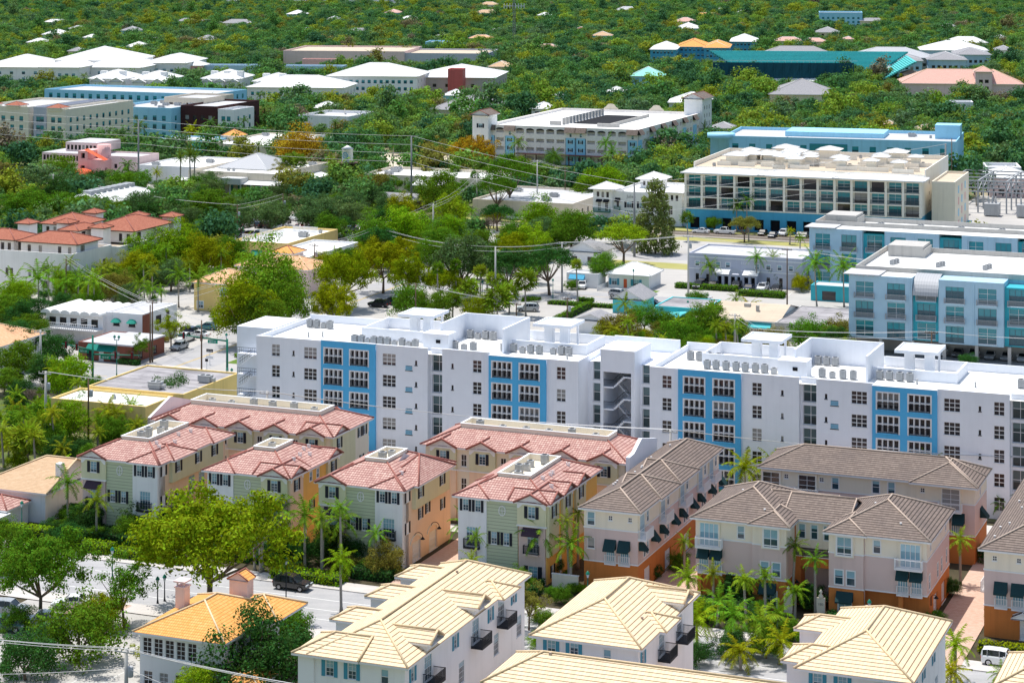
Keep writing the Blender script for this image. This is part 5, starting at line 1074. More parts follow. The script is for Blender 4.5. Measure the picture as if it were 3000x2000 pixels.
flat(-396,762,22,26,6.5,'white','palegrey','small white two-storey block with a blue parapet stripe','office building','the small white block',rowwin('F',22,4,1.,1.,1.4,'fw'),1.,base=(.2,'skyblue'))
hiphouse(-366,823,19,40,6,'sand','shingle','concrete','grey-shingled hip-roofed hall among the park trees','hall','the grey-shingled hall',[('F',4+5*i,1.5,1.,1.8,'fw') for i in range(3)]+[('R',4+5*i,1.5,1.,1.8,'fw') for i in range(5)],.45,'y')
ROOFS=[]
def inbq(x,y):
    for (a,b,rot,boxes) in FOOT:
        ox,oy=(a,b) if rot is None else uv2w(a,b); th=-T*.35 if rot is None else -T+rot
        c,s=math.cos(th),math.sin(th); u=(x-ox)*c+(y-oy)*s; v=-(x-ox)*s+(y-oy)*c
        for (x0,x1,y0,y1,z) in boxes:
            if x0-40<u<x1+15 and y0-60<v<y1+10: return True
    return False
# far buildings located from survey marks: (px0,px1,py eave,h,depth,wall,roof,cap,label,phrase,floors,kind)
def far(px0,px1,py,h,D,wall,roof,cap,lab,ph,n=5,win='fw',kind='hip',cat='house',sl=.4,rot=0.,ax=None):
    a=gp(px0,py,h); b=gp(px1,py,h); W=math.hypot(b[0]-a[0],b[1]-a[1])
    B=thing('house' if cat=='house' else cat.replace(' ','_'),lab,cat,a[0],a[1],0,-T*.35+rot); FOOT.append((a[0],a[1],None,[])); B['_f']=len(FOOT)-1
    LAND.append((ph,(a[0]+b[0])/2,a[1],h*.7)); ROOFS.append((0,px0,py)); s=MB(); wn=[]; fl=max(1,int(h/3.3))
    for k in range(fl if n else 0): wn+=rowwin('F',W,n,.9+3.3*k,min(1.8,W/n*.5),1.6,win)+rowwin('R',D,max(2,int(D/7)),.9+3.3*k,1.5,1.6,win)
    if n==0: wn=[]
    block(B,s,0,W,0,D,0,h-.2 if kind=='hip' else h,0,1,wn)
    if kind=='flat': parapet(s,0,W,0,D,h,.9,.4)
    s.build('wall',[M[wall],M[roof if kind=='flat' else 'whiteroof']],B)
    if kind=='hip': mb=MB(); hip(mb,-.8,W+.8,-.8,D+.8,h,sl,ax,False,False,.12); roofobj(B,mb,roof,cap)
    return B
for i,(a,b,c,hh) in enumerate(((-60,135,196,8),(118,236,197,9),(160,388,176,11),(236,418,197,8),(420,546,184,9))):
    far(a,b,c,hh,42,'white','seamwhite','trim',['broad white hip-roofed hall at the far left edge','white hip-roofed hall, second of the white far-left cluster','largest white hip-roofed hall of the far-left cluster, standing behind the others','white hip-roofed hall with two small blue gables in the far-left cluster','white hip-roofed hall at the right end of the far-left cluster'][i],'the white-roofed halls at far left',5,'fp',cat='hall',sl=.3)
far(537,592,192,7,14,'rose','seamwhite','trim','small white-roofed kiosk at the end of the dark garden wall','the white-roofed kiosk',2,cat='kiosk')
def villas(a,b,py,h,lab,ph,k=2):
    B=far(a,b,py,h,26,'white','seamwhite','trim',lab,ph,7,'fw',cat='villa',sl=.35); W=max(v.co.x for v in B.children[0].data.vertices) if B.children[0].type=='MESH' else 20
    s=MB(); t=MB()
    for i in range(k):
        x=W*(i+.25)/k; hip(s,x-1,x+W/k*.6,-3.5,12,h-1.2,.55,'y',True,False,.1,.5,.2); t.box(x-.2,x+W/k*.6-.8,-3.,2,0,h-1.3); t.box(x+1,x+4,6,9,h,h+3.2)
    s.build('gable_roof',[M['seamwhite'],M['trim'],M['trim'],M['white']],B); t.build('projecting_bay',M['white'],B)
villas(262,372,230,9,'left of the two white terraced villas below the white-roofed halls','the white terraced villas')
villas(385,492,233,9,'right of the two white terraced villas below the white-roofed halls','the white terraced villas')
villas(592,705,230,9,'white gabled apartment house left of the long white hotel','the white gabled house',3)
villas(742,835,238,9,'white gabled apartment house touching the long white hotel','the white gabled house',2)
far(724,1010,255,8,30,'white','seamwhite','trim','long white hotel with verandas behind the park palms','the long white hotel',16,'fb',cat='hotel',sl=.3)
far(960,1225,222,11,34,'white','seamwhite','trim','white multi-gabled hotel wing behind the palm avenue','the white hotel wing',14,'fb',cat='hotel',sl=.3)
far(1210,1450,226,9,46,'concrete','seamwhite','trim','large white-roofed hall with a small red tower','the large white-roofed hall',6,'fw',cat='hall',sl=.24)
far(1312,1356,208,13,9,'rosered','whiteroof','trim','red stair tower in front of the large white-roofed hall','the red tower',0,kind='flat',cat='stair tower')
far(560,1010,196,6,14,'slate','palegrey','trim','long low dark garden wall building with curved parapet','the long dark wall',18,'fw',kind='flat',cat='arcade')
far(830,1190,153,8,60,'pinkst','tanroof','trim','wide pinkish supermarket with flat roof behind a row of royal palms','the pinkish supermarket',0,kind='flat',cat='supermarket')
far(1180,1430,160,7,50,'greyst','tanroof','trim','grey flat-roofed store right of the pinkish supermarket','the grey store',0,kind='flat',cat='store')
far(885,980,178,6,8,'rose','tanroof','trim','small rose-coloured block in front of the pinkish supermarket','the rose block',2,kind='flat',cat='store')
far(1246,1330,127,6,22,'skyblue','palegrey','trim','small pale blue office beyond the grey store','the pale blue office beyond',3,'fb',kind='flat',cat='office')
for i,(a,b,c) in enumerate(((1905,1980,145),(2062,2135,140),(2140,2215,122))): far(a,b,c,10,40,'bluebase','seamwhite' if i!=1 else 'tileorange','trim',['nearest blue townhouse block left of the tennis stadium','white-and-orange-roofed blue townhouse block above the stadium','farthest blue townhouse block above the stadium'][i],'the blue townhouses',6,'fp',cat='townhouse')
far(1985,2070,137,10,40,'bluebase','tileorange','capred','orange-roofed blue townhouse block left of the stadium','the blue townhouses',6,'fp',cat='townhouse')
far(1850,1942,223,7,16,'skyblue','seamteal','trim','mint-green roofed pavilion with a cupola among palms','the mint-roofed pavilion',4,'fp',cat='pavilion',sl=.5)
far(2400,2525,40,12,30,'skyblue','palegrey','trim','pale blue mid-rise rising from the far trees','the far pale blue mid-rise',8,'fb',kind='flat',cat='office')
far(2640,2990,244,7,26,'pinkst','tilepink','capcream','long pink-roofed school with a square tower at the right edge','the pink-roofed school',0,cat='school',sl=.45)
far(2858,2906,210,13,10,'pinkst','tilepink','capcream','square pink tower over the pink-roofed school','the pink tower',2,cat='tower',sl=.5)
far(2648,2690,217,8,12,'pinkst','tilepink','capcream','small pink-roofed pavilion left of the school','the pink pavilion',0,cat='pavilion')
far(2255,2442,276,6,30,'sand','shingle','concrete','wide grey-roofed hall below the tennis stadium','the wide grey-roofed hall',6,cat='hall')
far(2262,2400,237,5,14,'cream','seamwhite','trim','small white-roofed house just below the stadium','the white-roofed house below the stadium',4)
for i,(a,b,c,r_) in enumerate(((2492,2730,168,'seamgrey'),(2595,2700,178,'shingle'),(2720,2830,175,'shingle'),(2800,2900,160,'shingle'),(2700,2890,147,'seamwhite'))): far(a,b,c,9,30,'slate' if i else 'sand',r_,'trim',['long pale metal-roofed hall right of the stadium','grey-roofed blue condominium nearest the stadium','grey-roofed blue condominium in the middle of its row','grey-roofed blue condominium at the end of its row','white-roofed hall behind the blue condominiums'][i],'the grey-roofed condominiums',6,'fw',cat='condominium',sl=.32)
far(2235,2430,158,7,20,'greyst','shingle','concrete','brownish long roof just behind the stadium seats','the brownish long roof',0,cat='hall')
for i,(a,b,c,w_,r_) in enumerate(((2270,2350,120,'pinkst','tilepink'),(2350,2420,122,'sand','tilepink'),(2470,2500,115,'sand','tilepink'),(2770,2890,125,'white','seamwhite'),(2760,2800,78,'sand','shingle'),(2912,2950,112,'sand','shingle'),(2035,2100,45,'sand','tileorange'),(2105,2140,28,'white','whiteroof'),(2160,2200,36,'white','seamwhite'),(130,195,65,'white','seamwhite'),(203,250,84,'white','seamgrey'),(520,570,62,'white','shingle'),(575,640,66,'white','shingle'),(650,740,68,'white','shingle'),(425,455,115,'white','seamwhite'),(880,922,88,'white','seamwhite'),(200,245,150,'sand','shingle'),(1375,1440,112,'sand','tilepeach'),(1690,1712,85,'rose','tilerust'),(1175,1225,55,'white','seamwhite'),(1015,1080,92,'sand','shingle'),(1280,1310,105,'white','shingle'),(1560,1640,142,'sand','tilepink'),(245,290,110,'white','seamwhite'),(1150,1190,10,'white','whiteroof'),(660,720,5,'white','whiteroof'),(820,960,4,'greyst','whiteroof'),(1010,1180,6,'greyst','palegrey'),(2520,2590,62,'sand','shingle'),(1440,1470,88,'white','shingle'),(2590,2620,363,'sand','tanshingle'),(2690,2755,380,'sand','tanshingle'),(2090,2150,375,'white','shingle'),(1960,2090,300,'white','seamwhite'),(2780,2850,305,'white','palegrey'),(2900,3010,520,'pinkst','seamwhite'),(2890,2990,498,'white','palegrey'))):
    far(a,b,c,6.,max(9,(b-a)*.14),w_,r_,'trim',{'seamwhite':'white-roofed','shingle':'grey-shingled','seamgrey':'grey metal-roofed','tilepink':'faded pink-tiled','tileorange':'orange-tiled','tilepeach':'peach-tiled','tilerust':'rust-red tiled','whiteroof':'white flat-topped','palegrey':'pale grey flat-topped','tanshingle':'tan-shingled'}[r_]+' house among the trees','',2,kind='flat' if r_ in('whiteroof','palegrey') else 'hip'); THINGS[-1]=(THINGS[-1][0],True); THINGS[-1][0]['group']='houses among the far trees'; LAND.pop()
rh=random.Random(41)
for i in range(62):
    a=rh.uniform(0,2960); c=rh.uniform(4,150) if i<44 else rh.uniform(150,330); wd=rh.uniform(34,75)
    if any(abs(a-q[1])<90 and abs(c-q[2])<14 for q in ROOFS): continue
    ROOFS.append((0,a,c)); r_,nm_=rh.choice([('seamwhite','white-roofed'),('seamwhite','white-roofed'),('shingle','grey-shingled'),('tilepink','faded pink-tiled'),('tanshingle','tan-shingled'),('whiteroof','white flat-topped'),('seamgrey','grey metal-roofed')])
    X_,Y_=gp(a,c,6); 
    if inbq(X_,Y_): continue
    far(a,a+wd,c,rh.uniform(5.5,7.5),rh.uniform(12,20),rh.choice(['white','sand','skyblue','white']),r_,'trim',nm_+' house among the trees','',2,kind='flat' if r_=='whiteroof' else 'hip'); THINGS[-1]=(THINGS[-1][0],True); THINGS[-1][0]['group']='houses among the far trees'; LAND.pop()
# tennis stadium
x,y=gp(2090,183,14); B=thing('tennis_stadium','teal-seated tennis stadium with a dark blue-green outer screen','stadium',x,y,0,-T*.25); LAND.append(('the tennis stadium',x+40,y,10)); W=70; D=58
s=MB(); s.face([(0,0,1),(W*.92,0,1),(W,0,14),(0,0,14)]); [s.bar((W*i/16,-.1,0),(W*i/16,-.1,14),.5) for i in range(17)]; [s.bar((W*i/16,-.15,2),(W*(i+1)/16,-.15,13),.2) for i in range(16)]; s.build('outer_screen',M['tealdk'],B)
s=MB(); n=14
for i in range(n): d=i/n; z=14-9*d; s.box(-2+16*d,W+32-16*d,D-1-12*d,D-12*d,z+2,z+2.7); s.box(W+30-14*d,W+31-14*d+.5,2+12*d,D-12*d,z,z+.7); s.box(16*d,W-2,.5+12*d,1.4+12*d,z-1,z-.3)
s.face([(-2,D,16),(W+32,D,16),(W+16,D-13,6),(14,D-13,6)][::-1]); s.face([(W+31,2,14),(W+31,D,14),(W+16,D-13,5),(W+16,14,5)][::-1]); s.build('seating',M['seat'],B)
s=MB(); [s.box(18+24*k,20+24*k,D-12,D,6+8*(i/10),6.6+8*(i/10)) for k in range(4) for i in range(1)]; [s.bar((19+24*k,D-12,7),(19+24*k,D-.5,16.3),2.,0,.3) for k in range(4)]; s.build('aisle_stairs',M['trim'],B)
s=MB(); s.box(20,70,18,42,.02,.1); s.build('court',M['bluebase'],B); s=MB(); [s.bar((i*6,-.2,15),(i*6+6,-.2,15),.15) for i in range(12)]; [s.bar((i*3,-.2,14),(i*3,-.2,15),.1) for i in range(24)]; s.build('railing',M['trim'],B)
# ================================================================ plants
def crown(seed,n,leaves,ls,Rx=1.,Rz=.62,flat_=0.,cr=.34,hollow=.55,shape='dome'):
    """unit crown (diameter 2, centred at z=0): clumps of small leaf faces spread through an uneven volume"""
    r=random.Random(seed); mb=MB(); cs=[]
    tries=0
    while len(cs)<n and tries<4000:
        tries+=1; a=r.uniform(0,2*PI); u=r.uniform(-.75 if shape!='layer' else -.3,1); q=math.sqrt(max(0,1-u*u)); k=r.uniform(hollow,1)
        p=Vector((q*math.cos(a)*k*Rx,q*math.sin(a)*k*Rx,u*k*Rz)); p*=1+.16*math.sin(3*a+seed)+.1*math.sin(5*a+2*seed)
        if shape=='layer': p.z=(1-(p.x**2+p.y**2)**1.0*.9)*Rz*r.choice([.2,.55,.95])
        if shape=='cone': t=r.random(); a=r.uniform(0,2*PI); rr=(1-t)**.45*Rx*r.uniform(.3,1); p=Vector((rr*math.cos(a),rr*math.sin(a),(t*2-1)*Rz))
        if all((p-c).length>cr*.55 for c,_ in cs): cs.append((p,cr*r.uniform(.7,1.25)*(1 if shape!='cone' else .7)))
    for c,rad in cs:
        for i in range(leaves):
            d=Vector((r.gauss(0,1),r.gauss(0,1),r.gauss(.25,1))).normalized(); p=c+Vector((d.x,d.y,d.z*.75))*rad*r.uniform(.45,1.08)
            nrm=(d+Vector((r.uniform(-1,1),r.uniform(-1,1),r.uniform(-.5,1)))*.5).normalized()
            t=nrm.cross(Vector((r.uniform(-1,1),r.uniform(-1,1),r.uniform(-1,1)))).normalized(); b=nrm.cross(t)
            s=ls*r.uniform(.6,1.3); w=s*r.uniform(.5,.9)
            mb.face([p-t*s,p-b*w,p+t*s*.9,p+b*w])
    return mb,cs
def limbs(cs,r,h0,rad,k=9,tr=.0):
    """tapered trunk and limbs reaching into the clumps (crown units, base at z=-h0)"""
    mb=MB(); lean=Vector((r.uniform(-.06,.06),r.uniform(-.06,.06),0)); fork=Vector((0,0,-h0+h0*.42))+lean
    mb.tube([(0,0,-h0),(lean.x*.5,lean.y*.5,-h0*.8),tuple(fork)],[rad*1.25,rad,rad*.85],7)
    for c,_ in r.sample(cs,min(k,len(cs))):
        m=fork.lerp(c,.5)+Vector((0,0,-.06)); mb.tube([tuple(fork),tuple(m),tuple(c)],[rad*.62,rad*.38,rad*.12],5,0,False)
    return mb
TV={}
def treeset(key,nv,n,leaves,ls,h0,trad,**k):
    TV[key]=[]
    for i in range(nv):
        sd=hash(key)%97 if False else sum(map(ord,key))+i*7; r=random.Random(sd); c,cs=crown(sd,n,leaves,ls,**k); t=limbs(cs,r,h0,trad,10)
        TV[key].append((c.mesh('crown',[M['leaf']]),t.mesh('trunk',[M['bark']]),h0))
treeset('spread',2,120,170,.024,1.05,.04,Rz=.56,cr=.19,hollow=.35)
treeset('dense',3,85,150,.030,1.15,.05,Rz=.85,cr=.30,hollow=.35)
treeset('oak',3,72,140,.030,1.15,.05,Rz=.68,cr=.27,hollow=.4)
treeset('airy',2,50,110,.028,1.3,.04,Rz=.8,cr=.21,hollow=.15)
treeset('layer',2,64,140,.028,1.3,.05,Rz=.55,cr=.24,shape='layer')
treeset('bush',3,70,140,.030,.62,.04,Rz=.66,cr=.28,hollow=.3)
treeset('cone',1,120,90,.036,1.0,.03,Rz=1.0,Rx=.9,cr=.26,shape='cone')
for key in ('far_round','far_flat','far_tall'):
    TV[key]=[]
    for i in range(3):
        c,cs=crown(300+i+len(key)*11,26,55,.078,Rz={'far_round':.75,'far_flat':.5,'far_tall':1.0}[key],cr=.42,hollow=.4)
        t=MB(); t.tube([(0,0,-.95),(0,0,.1)],[.08,.05],5); TV[key].append((c.mesh('crown',[M['leaf']]),t.mesh('trunk',[M['bark']]),.95))
def baretree(seed):
    r=random.Random(seed); mb=MB()
    def br(p,d,l,rad,k):
        q=p+d*l; mb.tube([tuple(p),tuple(q)],[rad,rad*.65],4,0,False)
        if k==0: return
        for i in range(4 if k>2 else 3):
            nd=(d+Vector((r.uniform(-1,1),r.uniform(-1,1),r.uniform(-.35,.75)))*.75).normalized(); br(q,nd,l*r.uniform(.62,.82),rad*.62,k-1)
    br(Vector((0,0,-1.0)),Vector((0,0,1)),.5,.05,5); return mb.mesh('branches',[M['twig']])
BARE=[baretree(3),baretree(8)]
def frond(mb,az,el,L,droop,w,r,n=9,leaf=2,fan=False):
    pts=[]; d=Vector((math.cos(az)*math.cos(el),math.sin(az)*math.cos(el),math.sin(el))); p=Vector((0,0,0))
    for i in range(n+1): pts.append(p.copy()); p=p+d*(L/n); d=(d+Vector((0,0,-droop/n))).normalized()
    for i in range(n): 
        a,b=pts[i],pts[i+1]; side=(b-a).cross(Vector((0,0,1))).normalized(); 
        mb.face([a-side*.03,a+side*.03,b+side*.02,b-side*.02])
        for q in range(leaf):
            t=(q+.5)/leaf; c=a.lerp(b,t); f=(i+t)/n; ll=w*(1.-abs(f-.45)*1.25)*r.uniform(.8,1.1)
            if ll<.05: continue
            for sg in (-1,1):
                e=c+side*sg*ll*.86+(b-a).normalized()*ll*.45+Vector((0,0,-ll*r.uniform(.15,.75))); h=(b-a)/leaf*.42
                mb.face([c-h,c+h,e+h*.3,e-h*.2])
def palmmesh(seed,kind):
    r=random.Random(seed); mb=MB(); tr=MB(); n={'royal':15,'coco':20,'fan':26,'date':34}[kind]
    for i in range(n):
        az=2.4*i+r.uniform(-.25,.25); f=i/n
        if kind in('royal','coco'): frond(mb,az,1.25-1.55*f+r.uniform(-.1,.1),r.uniform(2.3,2.9),1.15+.9*f,.55 if kind=='royal' else .62,r,9,2)
        elif kind=='date': frond(mb,az,1.35-1.9*f+r.uniform(-.1,.1),r.uniform(2.2,2.6),.45,.30,r,8,2)
        else:
            el=1.3-1.9*f; d=Vector((math.cos(az)*math.cos(el),math.sin(az)*math.cos(el),math.sin(el))); c=d*r.uniform(.7,1.); s=d.cross(Vector((0,0,1))).normalized(); u=s.cross(d)
            mb.face([-s*.02,s*.02,c+s*.02,c-s*.02])
            for k in range(11):
                a=-1.9+3.8*k/10; e=c+(d*math.cos(a)+s*math.sin(a))*r.uniform(.75,.95)+Vector((0,0,-.25*abs(a)-.1)); q=(d*-math.sin(a)+s*math.cos(a))*.09; mb.face([c-q*.3,c+q*.3,e+q,e-q])
    h=1.; b=[(0,0,-1.),(.0,.0,-.6),(0,0,-.0)]
    return mb.mesh('fronds',[M['palmleaf']])
PV={k:[palmmesh(11+i*5,k) for i in range(3)] for k in ('royal','coco','fan','date')}
PT={}
def palmtrunk(kind,h,v):
    key=(kind,round(h*2)/2,v)
    if key not in PT:
        mb=MB(); r=random.Random(v+int(h*7)); dx,dy=(r.uniform(-.05,.05)*h,r.uniform(-.05,.05)*h) if kind!='coco' else (r.uniform(-.1,.1)*h,r.uniform(-.1,.1)*h); hh=round(h*2)/2; rb=.20 if kind!='date' else .3
        mb.tube([(-dx,-dy,0),(-dx*.75,-dy*.75,hh*.12),(-dx*.35,-dy*.35,hh*.5),(0,0,hh*.82),(0,0,hh)],[rb*1.3,rb*.85,rb*.78,rb*.7,rb*.62],8)
        parts=[('trunk',mb.mesh('trunk',[M['palmbark']]))]
        if kind=='royal':
            c=MB(); c.lathe([(rb*.62,hh-1.2),(rb*.8,hh-1.),(rb*.75,hh-.4),(rb*.4,hh+.1)],8); parts.append(('crownshaft',c.mesh('crownshaft',[M['green2']])))
        PT[key]=parts
    return PT[key]
M['green2']=paint('palm_crownshaft',(.22,.30,.06),rough=.5)
LC={'yg':(.25,.285,.022),'lg':(.22,.345,.03),'g':(.12,.225,.028),'dg':(.050,.125,.034),'og':(.22,.20,.05),'bl':(.105,.175,.070),'ol':(.24,.29,.025),'ca':(.17,.215,.075),'rust':(.32,.23,.035),'pg':(.17,.27,.032)}
LN={'yg':'yellow-green','lg':'bright green','g':'mid-green','dg':'dark green','og':'olive','bl':'grey-green','ol':'yellow-green','ca':'pale grey-green','rust':'rusty gold','pg':'pale green'}
KN={'spread':'wide spreading','dense':'dense round','oak':'rounded','airy':'thin airy','layer':'flat-topped','bush':'bushy low','cone':'feathery conical','far_round':'round','far_flat':'flat-topped','far_tall':'tall'}
def nearest(x,y,z=0,skip=None):
    px,py=pix(x,y,z); best=None
    for ph,lx,ly,lh in LAND:
        if not ph or ph==skip: continue
        qx,qy=pix(lx,ly,lh); d=math.hypot((px-qx)*.7,(py-qy)*1.6)
        if best is None or d<best[0]: best=(d,ph,px-qx,py-qy)
    _,ph,dx,dy=best
    rel=('left of ' if dx<0 else 'right of ') if abs(dx)*.6>abs(dy) else ('in front of ' if dy>0 else 'behind ')
    return rel+ph
ROOM=[]
TREES=0
def tree(x,y,d,kind,col,v=None,label=None,kz=1.,group=None):
    global TREES
    vs=TV[kind]; v=R_.randrange(len(vs)) if v is None else v%len(vs); cm,tm,h0=vs[v]; s=d/2; R_d=TREES; TREES+=1
    c=LC[col]; j=R_.uniform(.85,1.18); c=(c[0]*j*R_.uniform(.88,1.15),c[1]*j,c[2]*j)
    sz='large ' if d>11 else ('small ' if d<5 else '')
    nm={'bush':'shrub'}.get(kind,'tree'); lab=label or '%s%s %s %s %s'%(sz,KN[kind],LN[col],'shrub' if kind=='bush' else 'tree',nearest(x,y,h0*s))
    o=thing(nm,lab,nm,x,y,0,R_.uniform(0,6.28),group or ('shrubs' if kind=='bush' else 'broad-leaved trees'),auto=True)
    for q,me in (('crown',cm),('trunk',tm)):
        p=inst(q,me,o); p.scale=(s,s,s*kz); p.location=(0,0,h0*s*kz)
        if q=='crown': p.color=(*c,1)
    return o
def bare(x,y,d,label=None):
    o=thing('bare_tree',label or 'leafless grey-brown tree '+nearest(x,y,4),'tree',x,y,0,R_.uniform(0,6),'leafless trees',auto=True); p=inst('branches',R_.choice(BARE),o); s=d/2.4; p.scale=(s,s,s*.9); p.location=(0,0,s*.9); return o
PALMS=0
def palm(x,y,h,d,kind='royal',col=(.075,.135,.02),label=None,grp=None):
    global PALMS
    PALMS+=1; v=R_.randrange(3); j=R_.uniform(.8,1.25); sh=R_.uniform(.8,1.35)
    lab=label or '%s%s palm %s'%('tall ' if h>9 else ('short ' if h<4.5 else ''),{'royal':'feathery','coco':'drooping','fan':'fan-leaved','date':'bristly'}[kind],nearest(x,y,h))
    o=thing('palm_tree',lab,'palm',x,y,0,0,grp or 'palm trees',auto=True)
    p=inst('fronds',PV[kind][v],o); s=d/5.2 if kind!='fan' else d/3.4; p.location=(0,0,round(h*2)/2); p.scale=(s,s,s); p.rotation_euler=(0,0,R_.uniform(0,6.28)); p.color=(col[0]*j*sh,col[1]*j,col[2]*j,1)
    for nm,me in palmtrunk(kind,h,v): inst(nm,me,o)
    return o
K5=1.2755
STREETS=[(-212,-198,318,560),(-420,60,221,236.5),(-150,-122,186,222),(-420,-170,325,343),(-198,-110,441,452),(-171,-152,410,434),(-150,-117,452,470),(-176,-108,490,557),(-47.5,-41.5,235,300),(-112.5,-106,235,268),(-82.6,-76,235,286),(-163,-30,284,296),(-163,-91,264,268),(-470,-90,543,552),(-66,-52,196,203)]
def blocked(x,y,m=1.):
    for (a,b,rot,boxes) in FOOT:
        ox,oy=(a,b) if rot is None else uv2w(a,b); th=-T*.35 if rot is None else -T+rot
        dx,dy=x-ox,y-oy
        if abs(dx)>190 or abs(dy)>190: continue
        c,s=math.cos(th),math.sin(th); u=dx*c+dy*s; v=-dx*s+dy*c
        for (x0,x1,y0,y1,z) in boxes:
            if x0-m<u<x1+m and y0-m<v<y1+m: return True
    return False
def spot(x,y,w,kc): # survey: crown centre and width in the photo -> plan position and diameter
    X,Y,Wp=x*K5,y*K5,w*K5; Z=F*H/(Y-YH+kc*Wp); return (X-CX)/F*Z,Z,Wp*Z/F
TL="""480,1225,375,spread,ol,.5;92,1290,230,spread,g,.6;285,1335,165,airy,g,.62;12,1245,110,dense,g;180,1450,215,bush,g,.34;58,1505,165,bush,dg,.34;350,1500,110,airy,yg,.5;590,1505,270,bush,dg,.33;665,1440,120,bush,g,.4;240,1400,110,bush,yg,.4
612,640,185,dense,pg,.62;556,706,150,dense,yg,.6;655,690,130,dense,pg,.62;600,720,130,dense,g,.6;790,622,150,spread,yg,.6;880,590,140,spread,yg,.6;935,625,100,spread,yg,.7;765,690,110,spread,yg,.7;1012,640,95,spread,yg,.6;1060,595,150,oak,bl,.6;985,585,90,dense,g;1100,702,80,bush,yg,.5;945,690,100,bush,g,.45;1000,700,90,bush,g,.45
1168,605,130,layer,dg,.6;1262,600,130,layer,dg,.6;1240,500,105,dense,lg;1312,522,105,dense,g;1040,485,85,dense,lg;930,520,110,dense,lg;855,535,95,dense,g;1432,543,120,layer,lg,.55;1505,495,125,cone,ca,.7;1385,610,75,dense,g;1100,560,80,dense,g;1180,540,90,dense,g;890,470,60,oak,bl
470,590,120,dense,yg,.55;400,560,120,dense,lg,.55;330,585,110,dense,lg,.55;265,650,85,bush,og,.5;525,580,95,dense,g;440,560,90,dense,g;560,600,60,dense,g;500,640,70,bush,g,.45
690,338,125,dense,rust,.5;1092,347,115,spread,rust,.55;1005,345,90,airy,og,.5;1170,395,110,layer,g,.85;1140,430,90,layer,g,.8;1005,432,105,dense,g,.6;860,412,95,airy,og,.6;640,392,65,airy,og,.6;1050,430,80,airy,g;910,420,70,airy,g
620,490,105,oak,bl,.5;722,490,115,oak,bl,.5;790,492,100,oak,bl,.5;545,490,90,oak,bl,.5;482,468,110,oak,g,.5;325,470,110,oak,bl,.5;290,510,90,oak,g,.45;420,500,90,oak,bl,.5;60,470,125,oak,g,.45;130,468,110,oak,g,.45;172,428,100,oak,bl,.5;205,480,110,oak,g,.45;30,520,100,oak,g,.4;100,520,90,oak,g,.4;230,520,80,oak,bl,.4;235,440,80,oak,bl,.5;560,450,70,oak,g,.5;640,440,60,oak,bl,.5;700,440,60,airy,g,.6;760,440,60,airy,g,.6
138,385,85,oak,g,.5;230,410,80,oak,dg,.4;60,420,80,oak,bl,.4;455,425,70,oak,g,.5;1385,415,120,oak,lg,.45;1350,440,80,oak,g,.4;1480,470,60,oak,g,.5;1640,510,45,oak,g,.5;1710,515,70,layer,og,.6
1620,735,110,dense,g,.45;1560,775,110,bush,g,.4;1425,755,100,bush,og,.4;1480,725,80,dense,g,.5;1690,760,70,bush,g,.4;1855,765,95,bush,g,.45;1925,762,85,bush,og,.4;1745,790,70,bush,og,.4;1390,770,70,bush,yg,.4;1530,740,70,bush,g,.4;1600,690,60,bush,g,.4;1790,630,70,bush,bl,.4;1840,650,50,bush,yg,.4
30,790,125,dense,dg,.45;18,710,110,dense,g,.45;160,860,115,bush,lg,.42;395,905,110,bush,bl,.42;393,748,90,airy,yg,.6;322,792,60,airy,g,.7;65,722,120,dense,dg,.4;130,800,90,bush,dg,.4;10,870,90,dense,g,.4;150,970,120,bush,lg,.4;200,940,90,bush,g,.4;90,950,80,bush,g,.4;260,985,80,bush,g,.4;30,960,80,dense,g,.4;120,1010,80,bush,g,.4;240,640,80,bush,g,.4;200,700,80,bush,g,.4;300,680,70,bush,bl,.4
330,1180,110,bush,dg,.4;258,1172,100,bush,dg,.4;420,1190,100,bush,dg,.4;200,1190,90,bush,dg,.4;300,1210,90,bush,g,.35;380,1215,90,bush,dg,.35;885,1285,90,bush,og,.42;760,1255,95,bush,dg,.4;700,1265,80,bush,dg,.4;820,1262,80,bush,dg,.4;650,1250,90,bush,dg,.4;1215,1375,110,airy,og,.65;1265,1300,60,bush,dg,.4;1240,1290,60,bush,og,.4;1150,1280,60,bush,g,.35;1290,1365,50,bush,g,.4;1190,1330,70,bush,g,.4;1400,1360,40,bush,g,.4;1500,1310,45,bush,dg,.4;1700,1350,110,bush,dg,.35;1760,1350,100,bush,dg,.35;1860,1370,80,bush,dg,.35;1600,1500,80,bush,dg,.35;1680,1480,90,bush,dg,.35;1760,1480,90,bush,g,.35;1820,1450,70,bush,g,.35;2185,1345,50,bush,dg,.45;2240,1210,50,bush,dg,.4;2270,1270,60,bush,dg,.35;2150,1420,50,bush,g,.35;2290,1410,60,bush,yg,.35;1560,1290,60,bush,g,.35;1240,1470,60,bush,lg,.35;1170,1450,70,bush,g,.35;1250,1420,60,bush,g,.35;2060,1130,60,bush,dg,.3;1640,1140,50,bush,g,.3;1350,1120,50,bush,g,.3;960,1130,40,bush,dg,.3;40,1420,90,bush,g,.3;470,1460,70,bush,og,.3"""
for ln in TL.replace('\n',';').split(';'):
    q=ln.split(','); kc=float(q[5]) if len(q)>5 else .6
    x,y,d=spot(float(q[0]),float(q[1]),float(q[2]),kc); h0=TV[q[3]][0][2]; tree(x,y,d*.98,q[3],q[4],kz=min(1.35,max(.7,kc*2/h0)))
for q in ((1120,512,110),(402,608,95),(70,905,110),(2000,795,100),(310,620,70),(255,330,40)): x,y,d=spot(*q,.5); bare(x,y,d)
